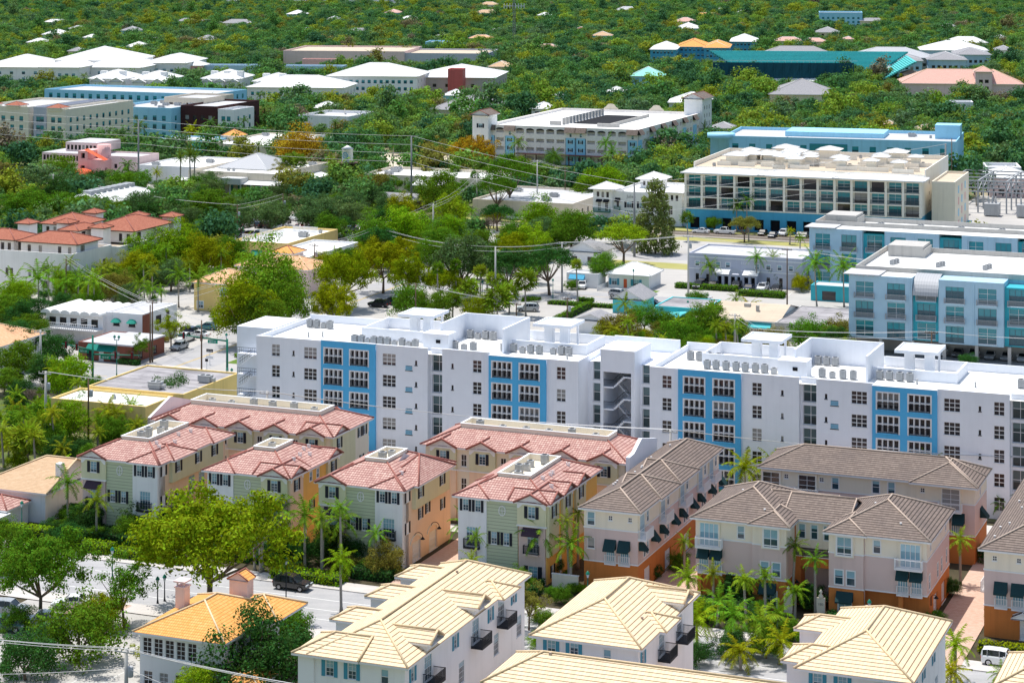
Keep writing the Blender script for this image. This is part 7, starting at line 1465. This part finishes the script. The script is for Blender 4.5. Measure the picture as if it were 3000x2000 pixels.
# ================================================================ vehicles
def carmesh(kind):
    L,Wd,prof={'sedan':(4.7,1.82,[(0,.45,.62,0),(.25,.25,.78,0),(.9,.2,.86,0),(1.45,.2,.95,.0),(2.05,.2,.97,.46),(2.5,.2,.97,.5),(3.3,.2,.98,.47),(4.0,.2,1.0,0),(4.55,.25,.95,0),(4.7,.45,.8,0)]),
      'suv':(4.7,1.92,[(0,.5,.75,0),(.2,.28,.95,0),(.9,.25,1.02,0),(1.3,.25,1.06,0),(1.85,.25,1.08,.56),(2.5,.25,1.1,.62),(3.6,.25,1.12,.60),(4.25,.25,1.13,.5),(4.6,.3,1.1,0.),(4.7,.5,.95,0)]),
      'pickup':(5.8,2.0,[(0,.6,.9,0),(.2,.35,1.08,0),(1.2,.32,1.15,0),(1.5,.32,1.17,0),(2.0,.32,1.2,.6),(2.6,.32,1.2,.68),(3.5,.32,1.2,.64),(3.75,.32,1.2,0),(5.6,.35,1.2,0),(5.8,.55,1.15,0)]),
      'van':(4.2,1.8,[(0,.5,.8,0),(.2,.28,.98,0),(.8,.25,1.05,0),(1.0,.25,1.08,0),(1.5,.25,1.1,.56),(2.2,.25,1.12,.6),(3.5,.25,1.12,.6),(4.05,.25,1.12,.52),(4.15,.3,1.1,0),(4.2,.5,.9,0)])}[kind]
    b,g=MB(),MB(); hw=Wd/2; R=[]
    for i,(x,zl,zb,gr) in enumerate(prof):
        e=.82 if i in(0,len(prof)-1) else (.94 if i in (1,len(prof)-2) else 1.); w=hw*e; R.append([(x,-w*.9,zl),(x,-w,zl+.15),(x,-w,zb-.14),(x,-w*.93,zb),(x,w*.93,zb),(x,w,zb-.14),(x,w,zl+.15),(x,w*.9,zl)])
    for i in range(len(R)-1):
        for j in range(7): b.face([R[i][j],R[i][j+1],R[i+1][j+1],R[i+1][j]][::-1],0,None,True)
        b.face([R[i][7],R[i][0],R[i+1][0],R[i+1][7]][::-1])
    b.face(R[0]); b.face(R[-1][::-1])
    gi=[i for i,p in enumerate(prof) if p[3]>0]; a,z=gi[0]-1,gi[-1]+1
    Gs=[(prof[i][0],prof[i][2],prof[i][3]) for i in range(a,z+1)]
    tw=hw*.74; bwid=hw*.91
    for i in range(len(Gs)-1):
        (x0,b0,r0),(x1,b1,r1)=Gs[i],Gs[i+1]; f=lambda r:bwid-(bwid-tw)*(1 if r>0 else 0)
        for sg in (-1,1):
            q=[(x0,sg*bwid,b0-.01),(x1,sg*bwid,b1-.01),(x1,sg*f(r1),b1+r1),(x0,sg*f(r0),b0+r0)]; g.face(q if sg<0 else q[::-1])
        if r0==0 or r1==0: g.face([(x0,-f(r0),b0+r0),(x1,-f(r1),b1+r1),(x1,f(r1),b1+r1),(x0,f(r0),b0+r0)])
        if r0>0 and r1>0: b.face([(x0,-tw-.02,b0+r0+.015),(x1,-tw-.02,b1+r1+.015),(x1,tw+.02,b1+r1+.015),(x0,tw+.02,b0+r0+.015)]); [b.bar((x,sg*(bwid+.01),bb),(x,sg*(tw+.02),bb+rr),.09) for sg in (-1,1) for x,bb,rr in ((x0,b0,r0),(x1,b1,r1))]
    for sg in (-1,1):
        b.bar((Gs[0][0],sg*bwid,Gs[0][1]),(Gs[1][0],sg*(tw+.01),Gs[1][1]+Gs[1][2]),.08); b.bar((Gs[-2][0],sg*(tw+.01),Gs[-2][1]+Gs[-2][2]),(Gs[-1][0],sg*bwid,Gs[-1][1]),.1)
        b.box(1.55 if kind!='pickup' else 1.75,1.75 if kind!='pickup' else 1.95,sg*hw-.1+.1*sg,sg*hw+.1+.1*sg,prof[4][2]-.02,prof[4][2]+.14)
    if kind=='pickup': g.box(3.9,5.6,-.78,.78,1.19,1.215)
    wx=(L*.19,L*.80); wr=.34 if kind=='sedan' else .38; tyre=MB(); n=14
    for sy in (1,):
        pr=[(wr,-.11),(wr,.11)]
        for i in range(n):
            p,q=2*PI*i/n,2*PI*(i+1)/n; P=lambda t,y,r:(r*math.cos(t),y,r*math.sin(t)); tyre.face([P(p,-.11,wr),P(q,-.11,wr),P(q,.11,wr),P(p,.11,wr)])
            for y in (-.11,.11): tyre.face([P(p,y,wr),P(q,y,wr),P(q,y,wr*.62),P(p,y,wr*.62)])
    rim=MB()
    for y in (-.09,.09): rim.face([(wr*.64*math.cos(2*PI*i/12),y,wr*.64*math.sin(2*PI*i/12)) for i in range(12)])
    for i in range(5):
        for y in (-.1,.1): rim.bar((0,y,0),(wr*.6*math.cos(2*PI*i/5),y,wr*.6*math.sin(2*PI*i/5)),.06)
    h=MB(); h.box(-.01,.16,-.3,.3,-.08,.08); t=MB(); t.box(-.06,.02,-.16,.16,-.1,.12)
    me=lambda m,nm,mt:m.mesh(nm,[M[mt]])
    return dict(L=L,hw=hw,wx=wx,wr=wr,body=me(b,'body','carpaint'),glass=me(g,'windows','carglass'),tyre=me(tyre,'tyre','rubber'),rim=me(rim,'rim','rim'),hl=me(h,'headlight','lampglass'),tl=me(t,'tail_light','redl'),z=prof)
CM={k:carmesh(k) for k in('sedan','suv','pickup','van')}
CC={'white':(.80,.80,.80),'black':(.012,.012,.014),'silver':(.42,.43,.45),'grey':(.12,.125,.13),'blue':(.03,.07,.20),'red':(.35,.02,.02),'teal':(.03,.16,.18),'green':(.02,.10,.07),'navy':(.015,.025,.06)}
CN={'sedan':'saloon','suv':'SUV','pickup':'pickup truck','van':'boxy hatchback'}
def car(x,y,ang,kind='sedan',col='white',label=None,detail=True,z=.03):
    c=CM[kind]; o=thing('parked_car',label or '%s %s parked %s'%(col,CN[kind],nearest(x,y,1)),'car',x,y,z,ang,'parked cars' if not label else None,auto=not label)
    ct=Matrix.Translation((-c['L']/2,0,0)); b=inst('body',c['body'],o,ct); b.color=(*CC[col],1); inst('windows',c['glass'],o,ct)
    for wx in c['wx']:
        for sg in (-1,1):
            w_=inst('wheel',c['tyre'],o,ct@Matrix.Translation((wx,sg*(c['hw']-.1),c['wr'])))
            if detail: inst('rim',c['rim'],w_)
    for sg in (-1,1): inst('headlight',c['hl'],o,ct@Matrix.Translation((.02,sg*c['hw']*.6,c['z'][1][2]-.17))); inst('tail_light',c['tl'],o,ct@Matrix.Translation((c['L'],sg*c['hw']*.7,c['z'][-2][2]-.25)))
    return o
AU=-T; AV=PI/2-T
def cat_(px,py,ang,*a,**k): x,y=gp(px*K5,py*K5); return car(x,y,ang,*a,**k)
cat_(672,1352,AU+PI,'suv','black','black SUV with roof rails driving along the road beside the clipped hedge')
cat_(2300,1527,AU+PI,'van','white','boxy white hatchback on the street at the bottom right corner')
cat_(20,1410,AU+PI+.25,'suv','silver','pale SUV parked nose right at the bottom left edge'); cat_(105,1440,AU+.35,'pickup','silver','silver pickup-like SUV facing left in the bottom left car park'); cat_(12,1448,AU+PI+.3,'suv','green','dark green SUV cut by the bottom left edge'); cat_(165,1395,AU+.4,'sedan','white','white car half hidden under the tree in the bottom left car park')
for px,py,a,kk,cc,lab in ((1610,536,AU,'sedan','white','white saloon left of the white pickup in front of the blue arched base'),(1665,538,AU,'pickup','white','white pickup truck in front of the blue arched base'),(1752,540,AV,'sedan','black',None),(1800,541,AV,'suv','white','white SUV among dark cars in front of the blue arched base'),(1775,545,AV,'sedan','navy',None),(1838,545,AV,'sedan','black',None),(1848,546,AV,'sedan','grey',None),
  (1338,662,AV+.2,'suv','white','white hatchback in the short drive left of the cottage with the red door'),(1423,682,AU+PI,'suv','silver','silver SUV stopped by the picket fence of the red-door cottage'),(1470,703,AU+PI,'sedan','silver',None),(1500,703,AU+PI,'sedan','black',None),(1213,715,AU+.3,'suv','silver','silver hatchback alone in the small striped car park'),(1130,738,AU,'sedan','grey',None),(870,705,AU,'suv','black',None),(900,700,AU,'suv','navy',None),(1060,690,AU,'sedan','white',None),
  (1605,662,AV,'suv','black',None),(1612,655,AV,'sedan','black',None),(1638,661,AV,'sedan','black',None),(1692,663,AV,'suv','black',None),(1720,668,AV,'sedan','navy',None),(1752,667,AV,'suv','white','white SUV fourth from right in front of the grey two-storey office'),(1783,672,AV,'suv','black',None),(1610,690,AU,'sedan','white',None),
  (475,757,AU+.2,'sedan','teal','teal saloon on the drive beside the tall green tree'),(440,770,AU+PI,'suv','navy',None),(455,775,AU,'sedan','white',None),(425,785,AV,'pickup','white',None),(412,802,AV,'sedan','silver',None),(45,938,AU+.3,'sedan','grey',None),(655,450,AU,'suv','black',None),(1185,505,AU,'sedan','white','white car beside the leafless tree'),(1170,430+65,AU,'sedan','silver',None),(1245,475,AV,'suv','white','white SUV by the tan shops below the garage'),(465,433,AV,'van','white','white van beside the plain white hall'),(370,457,AU,'sedan','white',None),(75,440,AU,'suv','white',None),(105,440,AU,'suv','grey',None),(60,450,AU,'sedan','white',None),(2325,440,AU,'sedan','silver',None)):
    cat_(px,py,a,kk,cc,lab)
rc=random.Random(9)
for v,off in ((484,0),(492.5,1),(500.5,0),(517,1),(526,0),(534,1)):
    for i in range(26):
        u=-298+2.95*i+rc.uniform(-.2,.2)
        if rc.random()<.2: continue
        x,y=uv2w(u,v); car(x,y,AV+(PI if rc.random()<.5 else 0),rc.choice(['sedan','suv','suv','sedan','pickup']),rc.choice(['black','navy','grey','silver','white','blue','white','red','black']),None,False)
for i in range(14): u=-390+3*i; x,y=uv2w(u,570+rc.uniform(-.5,.5)); (rc.random()<.7) and car(x,y,AV,'sedan',rc.choice(['white','grey','black','silver','red']),None,False)
for i in range(12): u=-76+3*i; x,y=uv2w(u,409); car(x,y,AV,rc.choice(['sedan','suv']),rc.choice(['white','grey','silver','navy']),'%s car parked under the nearer teal loft block'%'' if False else None,False)
# ================================================================ poles, lamps, signals, wires
TOPS={}
def pole(nm,x,yt,yb,kind='wood',arms=1,tf=False,lab=None,lamp=False):
    X,Y=gp(x*K5,yb*K5); h=(yb-yt)*K5*Y/F; r={'wood':.15,'conc':.22,'steel':.30}[kind]
    o=thing('utility_pole',lab or {'wood':'slim brown wooden','conc':'pale concrete','steel':'tall grey steel'}[kind]+' utility pole '+nearest(X,Y,h*.5),'utility pole',X,Y,0,-T,'utility poles',auto=True)
    s=MB(); s.tube([(0,0,0),(0,0,h)],[r*1.15,r*.75],8); s.build('pole',M[{'wood':'wood','conc':'polegrey','steel':'polesteel'}[kind]],o)
    if arms:
        for k in range(arms): a=MB(); z=h-.35-1.1*k; a.box(-1.15,1.15,-r-.12,-r,z-.07,z+.07); [a.lathe([(.05,z+.07),(.07,z+.2),(.04,z+.32)],6,0,(xx,-r-.06)) for xx in (-1.05,-.4,.4,1.05)]; a.build('crossarm',M['wood' if kind=='wood' else 'polegrey'],o)
    if tf: t=MB(); t.lathe([(.28,h-2.9),(.30,h-2.8),(.30,h-1.9),(.2,h-1.8)],10,0,(.5,0)); t.build('transformer',M['metal'],o)
    if lamp: t=MB(); t.tube([(0,0,h-.5),(.8,0,h-.1),(1.8,0,h)],.06,5); t.box(1.6,2.3,-.12,.12,h-.08,h+.06); t.build('lamp_arm',M['polesteel'],o)
    TOPS[nm]=(X,Y,h); return o
for a in (('a',105,852,1008,'conc',1,True),('b',203,868,1012,'wood',0,True),('c',350,690,832,'wood',1),('c2',345,700,833,'wood',0),('d',93,758,872,'conc',1),('e',722,560,664,'wood',1,True),('f',1808,570,700,'wood',1),('g',1303,682,745,'wood',1,True),('h',290,1487,1640,'conc',1,True),('i',614,898,1075,'conc',1),('j',1540,985,1140,'conc',1),('k',2420,1050,1200,'conc',1),('l',995,468,578,'conc',1),('m',1095,400,480,'conc',1),('n',1234,368,480,'conc',1),('o',1298,385,470,'wood',1),('p',1291,556,672,'conc',1),('q',1138,566,712,'conc',0),('r',1581,540,682,'conc',1,True),('s',955,650,760,'wood',0),('t',866,520,585,'wood',1),('u',1186,695,742,'wood',1),('v',318,275,428,'steel',0,False,None,True),('w',945,312,482,'steel',0,False,None,True),('x',1457,420,590,'steel',0,False,None,True),('y',2172,330,500,'steel',0),('y2',2186,318,495,'wood',0),('z',545,470,560,'wood',1,True),('aa',122,400,460,'conc',1,True),('bb',650,445,540,'wood',0,True),('cc',1688,720,800,'conc',1,True),('dd',1740,755,830,'wood',1),('ee',405,240,300,'steel',0),('ff',195,240,300,'steel',0),('gg',2140,760,850,'wood',1),('hh',1480,420,470,'wood',0),('ii',792,250,300,'conc',0,True),('jj',152,590,690,'wood',0,True),('kk',463,735,860,'wood',0)): pole(*a)
WN=0
def wire(p,q,sag=.02,r=.03,mb=None):
    p,q=Vector(p),Vector(q); L=(q-p).length; n=10; mb.tube([tuple(p.lerp(q,i/n)-Vector((0,0,L*sag*4*(i/n)*(1-i/n)))) for i in range(n+1)],r,4,0,False)
def span(a,b,offs=((-1.05,.0),(-.4,.0),(.4,.0),(1.05,.0)),drop=0.,sag=.014,r=.028,lab=None):
    A=TOPS[a] if isinstance(a,str) else a; B_=TOPS[b] if isinstance(b,str) else b
    for ox,oz in offs:
        mb=MB(); ux,uy=CT*ox,-ST*ox; wire((A[0]+ux,A[1]+uy,A[2]-.05-drop+oz),(B_[0]+ux,B_[1]+uy,B_[2]-.05-drop+oz),sag,r,mb)
        o=mb.build('power_cable',M['wire']); tag(o,lab or 'thin pale power cable strung '+nearest((A[0]+B_[0])/2,(A[1]+B_[1])/2,7),'cable','overhead power cables',True)
def off(px,py,ref): X,Y=gp(px*K5,py*K5,TOPS[ref][2]); return (X,Y,TOPS[ref][2])
span('i','j'); span('j','k'); span('a','i',((-.6,0),(.6,0))); span('h',off(-220,1440,'h'),((-1.,0),(0.4,0),(.9,-.2))); span('h',off(900,1600,'h'),((-1.,0),(.4,0),(.9,-.2))); span('h',off(900,1700,'h'),((0,-2.),)); span('h',off(-220,1500,'h'),((0,-2.),))
span('l','t',((-.8,0),(.8,0))); span('t','e',((-.8,0),(.8,0))); span('q','p',((-.5,0),(.5,0),(0,-1.))); span('p','r',((-.8,0),(0,0),(.8,0))); span('r','f',((-.8,0),(.8,0),(0,-1.5))); span('t','q',((-.5,0),(.5,0),(0,-1.))); span('f',off(2500,640,'f'),((-.8,0),(.8,0)))
for z in (0,-2.5,-5.,-7.5): span('v','w',((.3,z),),0,.008,.04); span('w','x',((.3,z),),0,.008,.04); span('x','y',((.3,z),),0,.008,.04); span('v',off(-200,235,'v'),((.3,z),),0,.008,.04)
span('m','n',((-.8,0),(.8,0))); span('n','o',((-.8,0),(.8,0))); span('l','m',((-.8,0),(.8,0),(0,-1))); span('c','e',((-.6,0),(.6,0),(0,-1.2))); span('d','c',((-.6,0),(.6,0))); span('cc','dd',((-.8,0),(.8,0))); span('dd','gg',((-.8,0),(.8,0),(0,-1.))); span('gg',off(2500,780,'gg'),((-.8,0),(.8,0))); span('aa','z',((-.5,0),(.5,0))); span('z','bb',((0,0),(0,-1.))); span('u','g',((-.5,0),(.5,0))); span('s','u',((-.5,0),(.5,0))); span('jj','kk',((-.5,0),(.5,0),(0,-1.)))
LM={}
def lamp(px,yt,yb,style='lantern'):
    X,Y=gp(px*K5,yb*K5); h=max(3.2,(yb-yt)*K5*Y/F); o=thing('street_lamp',{'lantern':'green post-top lantern lamp ','double':'double-headed green lantern lamp ','globe':'slim post lamp '}[style]+nearest(X,Y,h*.6),'street lamp',X,Y,0,-T,'street lamps',auto=True)
    s=MB(); s.tube([(0,0,0),(0,0,.5),(0,0,h-.8)],[.16,.08,.06],7)
    xs=(0,) if style!='double' else (-.45,.45)
    if style=='double': s.box(-.5,.5,-.04,.04,h-.9,h-.8)
    s.build('post',M['green' if style!='globe' else 'dark'],o)
    for x in xs: g=MB(); g.lathe([(.1,h-.8),(.22,h-.35)],8,0,(x,0)); l=g.build('lantern_glass',M['lampglass'],o); c=MB(); c.lathe([(.28,h-.35),(.2,h-.15),(.03,h+.05)],8,0,(x,0)); c.build('lantern_cap',M['green'],l)
for a in ((258,1256,1330),(50,1150,1222),(657,1280,1412,'globe'),(378,1325,1380,'globe'),(140,1380,1440,'globe'),(1350,1315,1372),(1997,1383,1440),(362,1355,1385,'globe'),(1455,618,682,'globe'),(1270,640,690),(268,770,862,'double'),(520,765,860,'globe'),(527,845,905,'double'),(1075,600,660,'double'),(1108,645,690),(2270,700,745),(1985,835,880),(1580,690,740),(1410,420,470)): lamp(*a)
def signal(x,yt,yb,arms,lab):
    X,Y=gp(x*K5,yb*K5); h=(yb-yt)*K5*Y/F; o=thing('traffic_signal',lab,'traffic signal',X,Y,0,-T); s=MB(); s.tube([(0,0,0),(0,0,h)],[.22,.17],8); s.build('mast',M['green'],o)
    for du,dv,z,L,sign in arms:
        a=MB(); e=(du*L,dv*L,z+.5); a.tube([(0,0,z),e],[.16,.08],7); am=a.build('mast_arm',M['green'],o)
        for f in (.5,.85): hmb=MB(); p=Vector(e)*f+Vector((0,0,z*(1-f))); hmb.box(p.x-.2,p.x+.2,p.y-.25,p.y-.05,p.z-.6,p.z+.6); hd=hmb.build('signal_head',M['dark'],am); l=MB(); [l.box(p.x-.1,p.x+.1,p.y-.29,p.y-.25,p.z+c-.1,p.z+c+.1) for c in (-.38,0,.38)]; l.build('lens',M['redl'],hd)
        if sign:
            p=Vector(e)*.28+Vector((0,0,z*.72)); sg=MB(); sg.box(p.x-1.,p.x+1.,p.y-.12,p.y-.06,p.z-.75,p.z-.15); so_=sg.build('street_name_sign',M['signg'],am); text(sign,.42,'trim',so_,Matrix.Translation((p.x,p.y-.13,p.z-.6)),'street_name')
M['signg']=paint('sign_green',(.0,.27,.17),rough=.4)
signal(213,770,895,((1,.0,6.2,9.5,'NE 5 ST'),(-1,.15,6.9,7.,'NE 5 ST')),'green traffic signal mast with two arms on the corner by the brick shop'); signal(522,778,862,((-1,.0,6.2,10.5,'NE 5 ST'),),'green traffic signal mast with one long arm beside the apartment stairs')
def sign(px,py,w,h,z,txt,m,lab,cat='sign',tm='trim',size=.3):
    X,Y=gp(px*K5,py*K5); o=thing('sign_post',lab,cat,X,Y,0,-T); s=MB(); s.box(-.05,.05,-.05,.05,0,z+h); s.build('post',M['trim'],o); b=MB(); b.box(-w/2,w/2,-.1,-.05,z,z+h); q=b.build('sign_board',M[m],o)
    if txt: text(txt,size,tm,q,Matrix.Translation((0,-.11,z+h*.3)),'lettering')
sign(482,838,1.4,.55,2.4,'ONE WAY','black','black and white ONE WAY plate on a post in front of the brick corner shop',size=.26); sign(482,838.5,1.5,.5,1.2,'','trim','blank white board on a low post in front of the brick corner shop'); sign(475,850,.6,.5,1.6,'','black','small dark sign seen from behind on the kerb by the corner lawn'); sign(293,833,1.,1.3,.5,'','trim','white sandwich board by the brick corner shop door')
# picket fence of the red-door cottage, and garden walls
def fence(U,V,L,h,step,m,lab,axis='u',wid=.09):
    x,y=uv2w(U,V); o=thing('fence',lab,'fence',x,y,0,-T+(PI/2 if axis=='v' else 0)); s=MB(); [s.box(i*step,i*step+wid,0,.04,0,h) for i in range(int(L/step))]; s.build('pickets',M[m],o); s=MB(); [s.box(0,L,.04,.09,z,z+.1) for z in (h*.25,h*.75)]; s.build('rails',M[m],o)
fence(-160.5,453.2,11.,1.,.2,'trim','white picket fence along the street in front of the red-door cottage'); fence(-161,453.4,8.,1.,.2,'trim','white picket fence up the left side of the red-door cottage garden','v'); fence(-330,567,46,1.1,.5,'dark','dark railing beside the railway lawn in front of the station shop',wid=.05)
def garden_wall(U,V,L,h,lab,m='cream'):
    x,y=uv2w(U,V); o=thing('garden_wall',lab,'wall',x,y,0,-T); s=MB(); s.box(0,L,0,.25,0,h); s.build('wall_panel',M[m],o); c=MB(); c.box(-.05,L+.05,-.05,.3,h,h+.1); c.build('coping',M['trim'],o)
garden_wall(-93.2,246.,3.4,1.8,'cream garden wall between the pink-tiled and brown-roofed townhouses'); garden_wall(-133,410,8,2.,'grey side wall below the aqua cottage','concrete')
# plaza umbrellas, people, substation
def person(px,py,shirt,legs,lab):
    X,Y=gp(px*K5,py*K5); o=thing('person',lab,'person',X,Y,.03,R_.uniform(0,6),'people by the station shop'); b=MB()
    for sg in (-1,1): b.tube([(sg*.09,.0,0),(sg*.10,.02,.45),(sg*.10,0,.88)],[.055,.065,.09],7)
    b.tube([(0,0,.82),(0,0,1.05),(0,0,1.32),(0,0,1.46),(0,0,1.53)],[.16,.15,.19,.10,.055],9); b.lathe([(.02,1.50),(.085,1.56),(.10,1.66),(.08,1.75),(.02,1.79)],9)
    for sg in (-1,1): b.tube([(sg*.2,0,1.38),(sg*.26,.02,1.1),(sg*.25,-.1,.86)],[.05,.045,.035],6); b.box(sg*.1-.05,sg*.1+.05,-.16,.08,0,.07)
    b.build('body',M['skin'],o); c=MB(); c.tube([(0,0,.9),(0,0,1.1),(0,0,1.33),(0,0,1.44)],[.18,.17,.205,.12],9); q=c.build('shirt',M['tint'],o); q.color=(*shirt,1); c=MB()
    for sg in (-1,1): c.tube([(sg*.1,.02,.3),(sg*.10,0,.92)],[.085,.11],7)
    q=c.build('trousers',M['tint'],o); q.color=(*legs,1); h=MB(); h.lathe([(.105,1.64),(.105,1.72),(.07,1.8),(.01,1.815)],9,0,(0,.01)); h.build('hair',M['dark'],o)
M['skin']=paint('skin',(.42,.25,.17),rough=.6)
for a in ((499,446,(.05,.05,.06),(.03,.03,.05),'person in dark clothes walking left of the station shop, first of two'),(503,448,(.4,.05,.05),(.03,.03,.05),'person in a red top walking left of the station shop'),(515,442,(.6,.6,.6),(.05,.07,.15),'person in a white top near the café umbrellas'),(573,447,(.05,.1,.3),(.03,.03,.05),'person in a blue top beside the station shop lawn'),(1140,352,(.05,.05,.06),(.02,.02,.03),'person in black on the sandy plaza')): person(*a)
for i,(px,py) in enumerate(((528,428),(520,432),(536,436),(512,428))):
    X,Y=gp(px*K5,py*K5); o=thing('cafe_umbrella','white canvas café umbrella left of the station shop','umbrella',X,Y,0,0,'white café umbrellas'); s=MB(); s.tube([(0,0,0),(0,0,2.6)],.05,6); s.build('pole',M['metal'],o); s=MB(); s.lathe([(2.,2.3),(1.2,2.75),(.05,3.2)],8); s.build('canopy',M['trim'],o)
X,Y=gp(2310*K5,485*K5); o=thing('substation','steel lattice electrical substation with insulator rows behind the lofts at right','substation',X-16,Y,0,-T); s=MB(); ins=MB(); tk=MB()
for i in range(6):
    for j in range(4): s.box(i*8-.2,i*8+.2,j*9-.2,j*9+.2,0,9); 
    for j in range(3): s.bar((i*8,j*9,9),(i*8,j*9+9,9),.3); s.bar((i*8,j*9,6),(i*8,j*9+9,9),.15)
for j in range(4):
    for z in (6,9): s.bar((0,j*9,z),(40,j*9,z),.35)
    for i in range(5): s.bar((i*8,j*9,6),(i*8+8,j*9,9),.14); [ins.lathe([(.12,4.9),(.25,5.2),(.12,5.5),(.25,5.8)],6,0,(i*8+2*k+1,j*9)) for k in range(4)]
for i in range(4): tk.box(i*9+2,i*9+6,-8,-4,.3,3.6); [tk.lathe([(.3,3.6),(.2,4.6),(.1,5.6)],7,0,(i*9+3+k*1.,-6)) for k in range(3)]
s.build('lattice_frame',M['metal'],o); ins.build('insulators',M['dark'],o); tk.build('transformer_tank',M['metal'],o)
LAND.append(('the substation',X,Y,5))
# far radio mast
X,Y=gp(1180*K5,105*K5); o=thing('radio_mast','dark lattice radio mast with white antennas rising above the far treetops','mast',X,Y,0,0); s=MB()
for k in range(3): a=2*PI*k/3; s.bar((1.2*math.cos(a),1.2*math.sin(a),0),(.7*math.cos(a),.7*math.sin(a),62),.4)
for i in range(30): z=i*2.05; r=1.2-.5*i/30; [s.bar((r*math.cos(2*PI*k/3),r*math.sin(2*PI*k/3),z),(r*math.cos(2*PI*(k+1)/3),r*math.sin(2*PI*(k+1)/3),z+2.05),.22) for k in range(3)]
s.build('lattice',M['polesteel'],o); s=MB(); [s.box(-7+2.*i,-6.5+2.*i,-.3,.3,26,29.5) for i in range(8)]; s.box(-7,7,-.15,.15,27.5,27.9); s.build('antenna_row',M['trim'],o)
# ---------------------------------------------------------------- labels that still collide get their place in the row
from collections import defaultdict
bpy.context.view_layer.update()
by=defaultdict(list)
for o,a in THINGS:
    if a: by[o['label']].append(o)
ORD=['leftmost','second from left','third from left','fourth from left','fifth from left','sixth from left','seventh from left','eighth from left','ninth from left','tenth from left','eleventh from left','twelfth from left']
for lab,os in by.items():
    if len(os)==1 : 
        continue
    os.sort(key=lambda o:pix(*o.matrix_world.translation[:2],0)[0] if o.matrix_world.translation.y>1 else pix(o.data.vertices[0].co.x,o.data.vertices[0].co.y,0)[0])
    if len(os)<=12:
        for i,o in enumerate(os): o['label']=(ORD[i] if i<len(os)-1 else ('rightmost' if len(os)>1 else ''))+' '+lab
for o,a in THINGS:
    w=o['label'].split()
    if len(w)>16: o['label']=' '.join(w[:16])
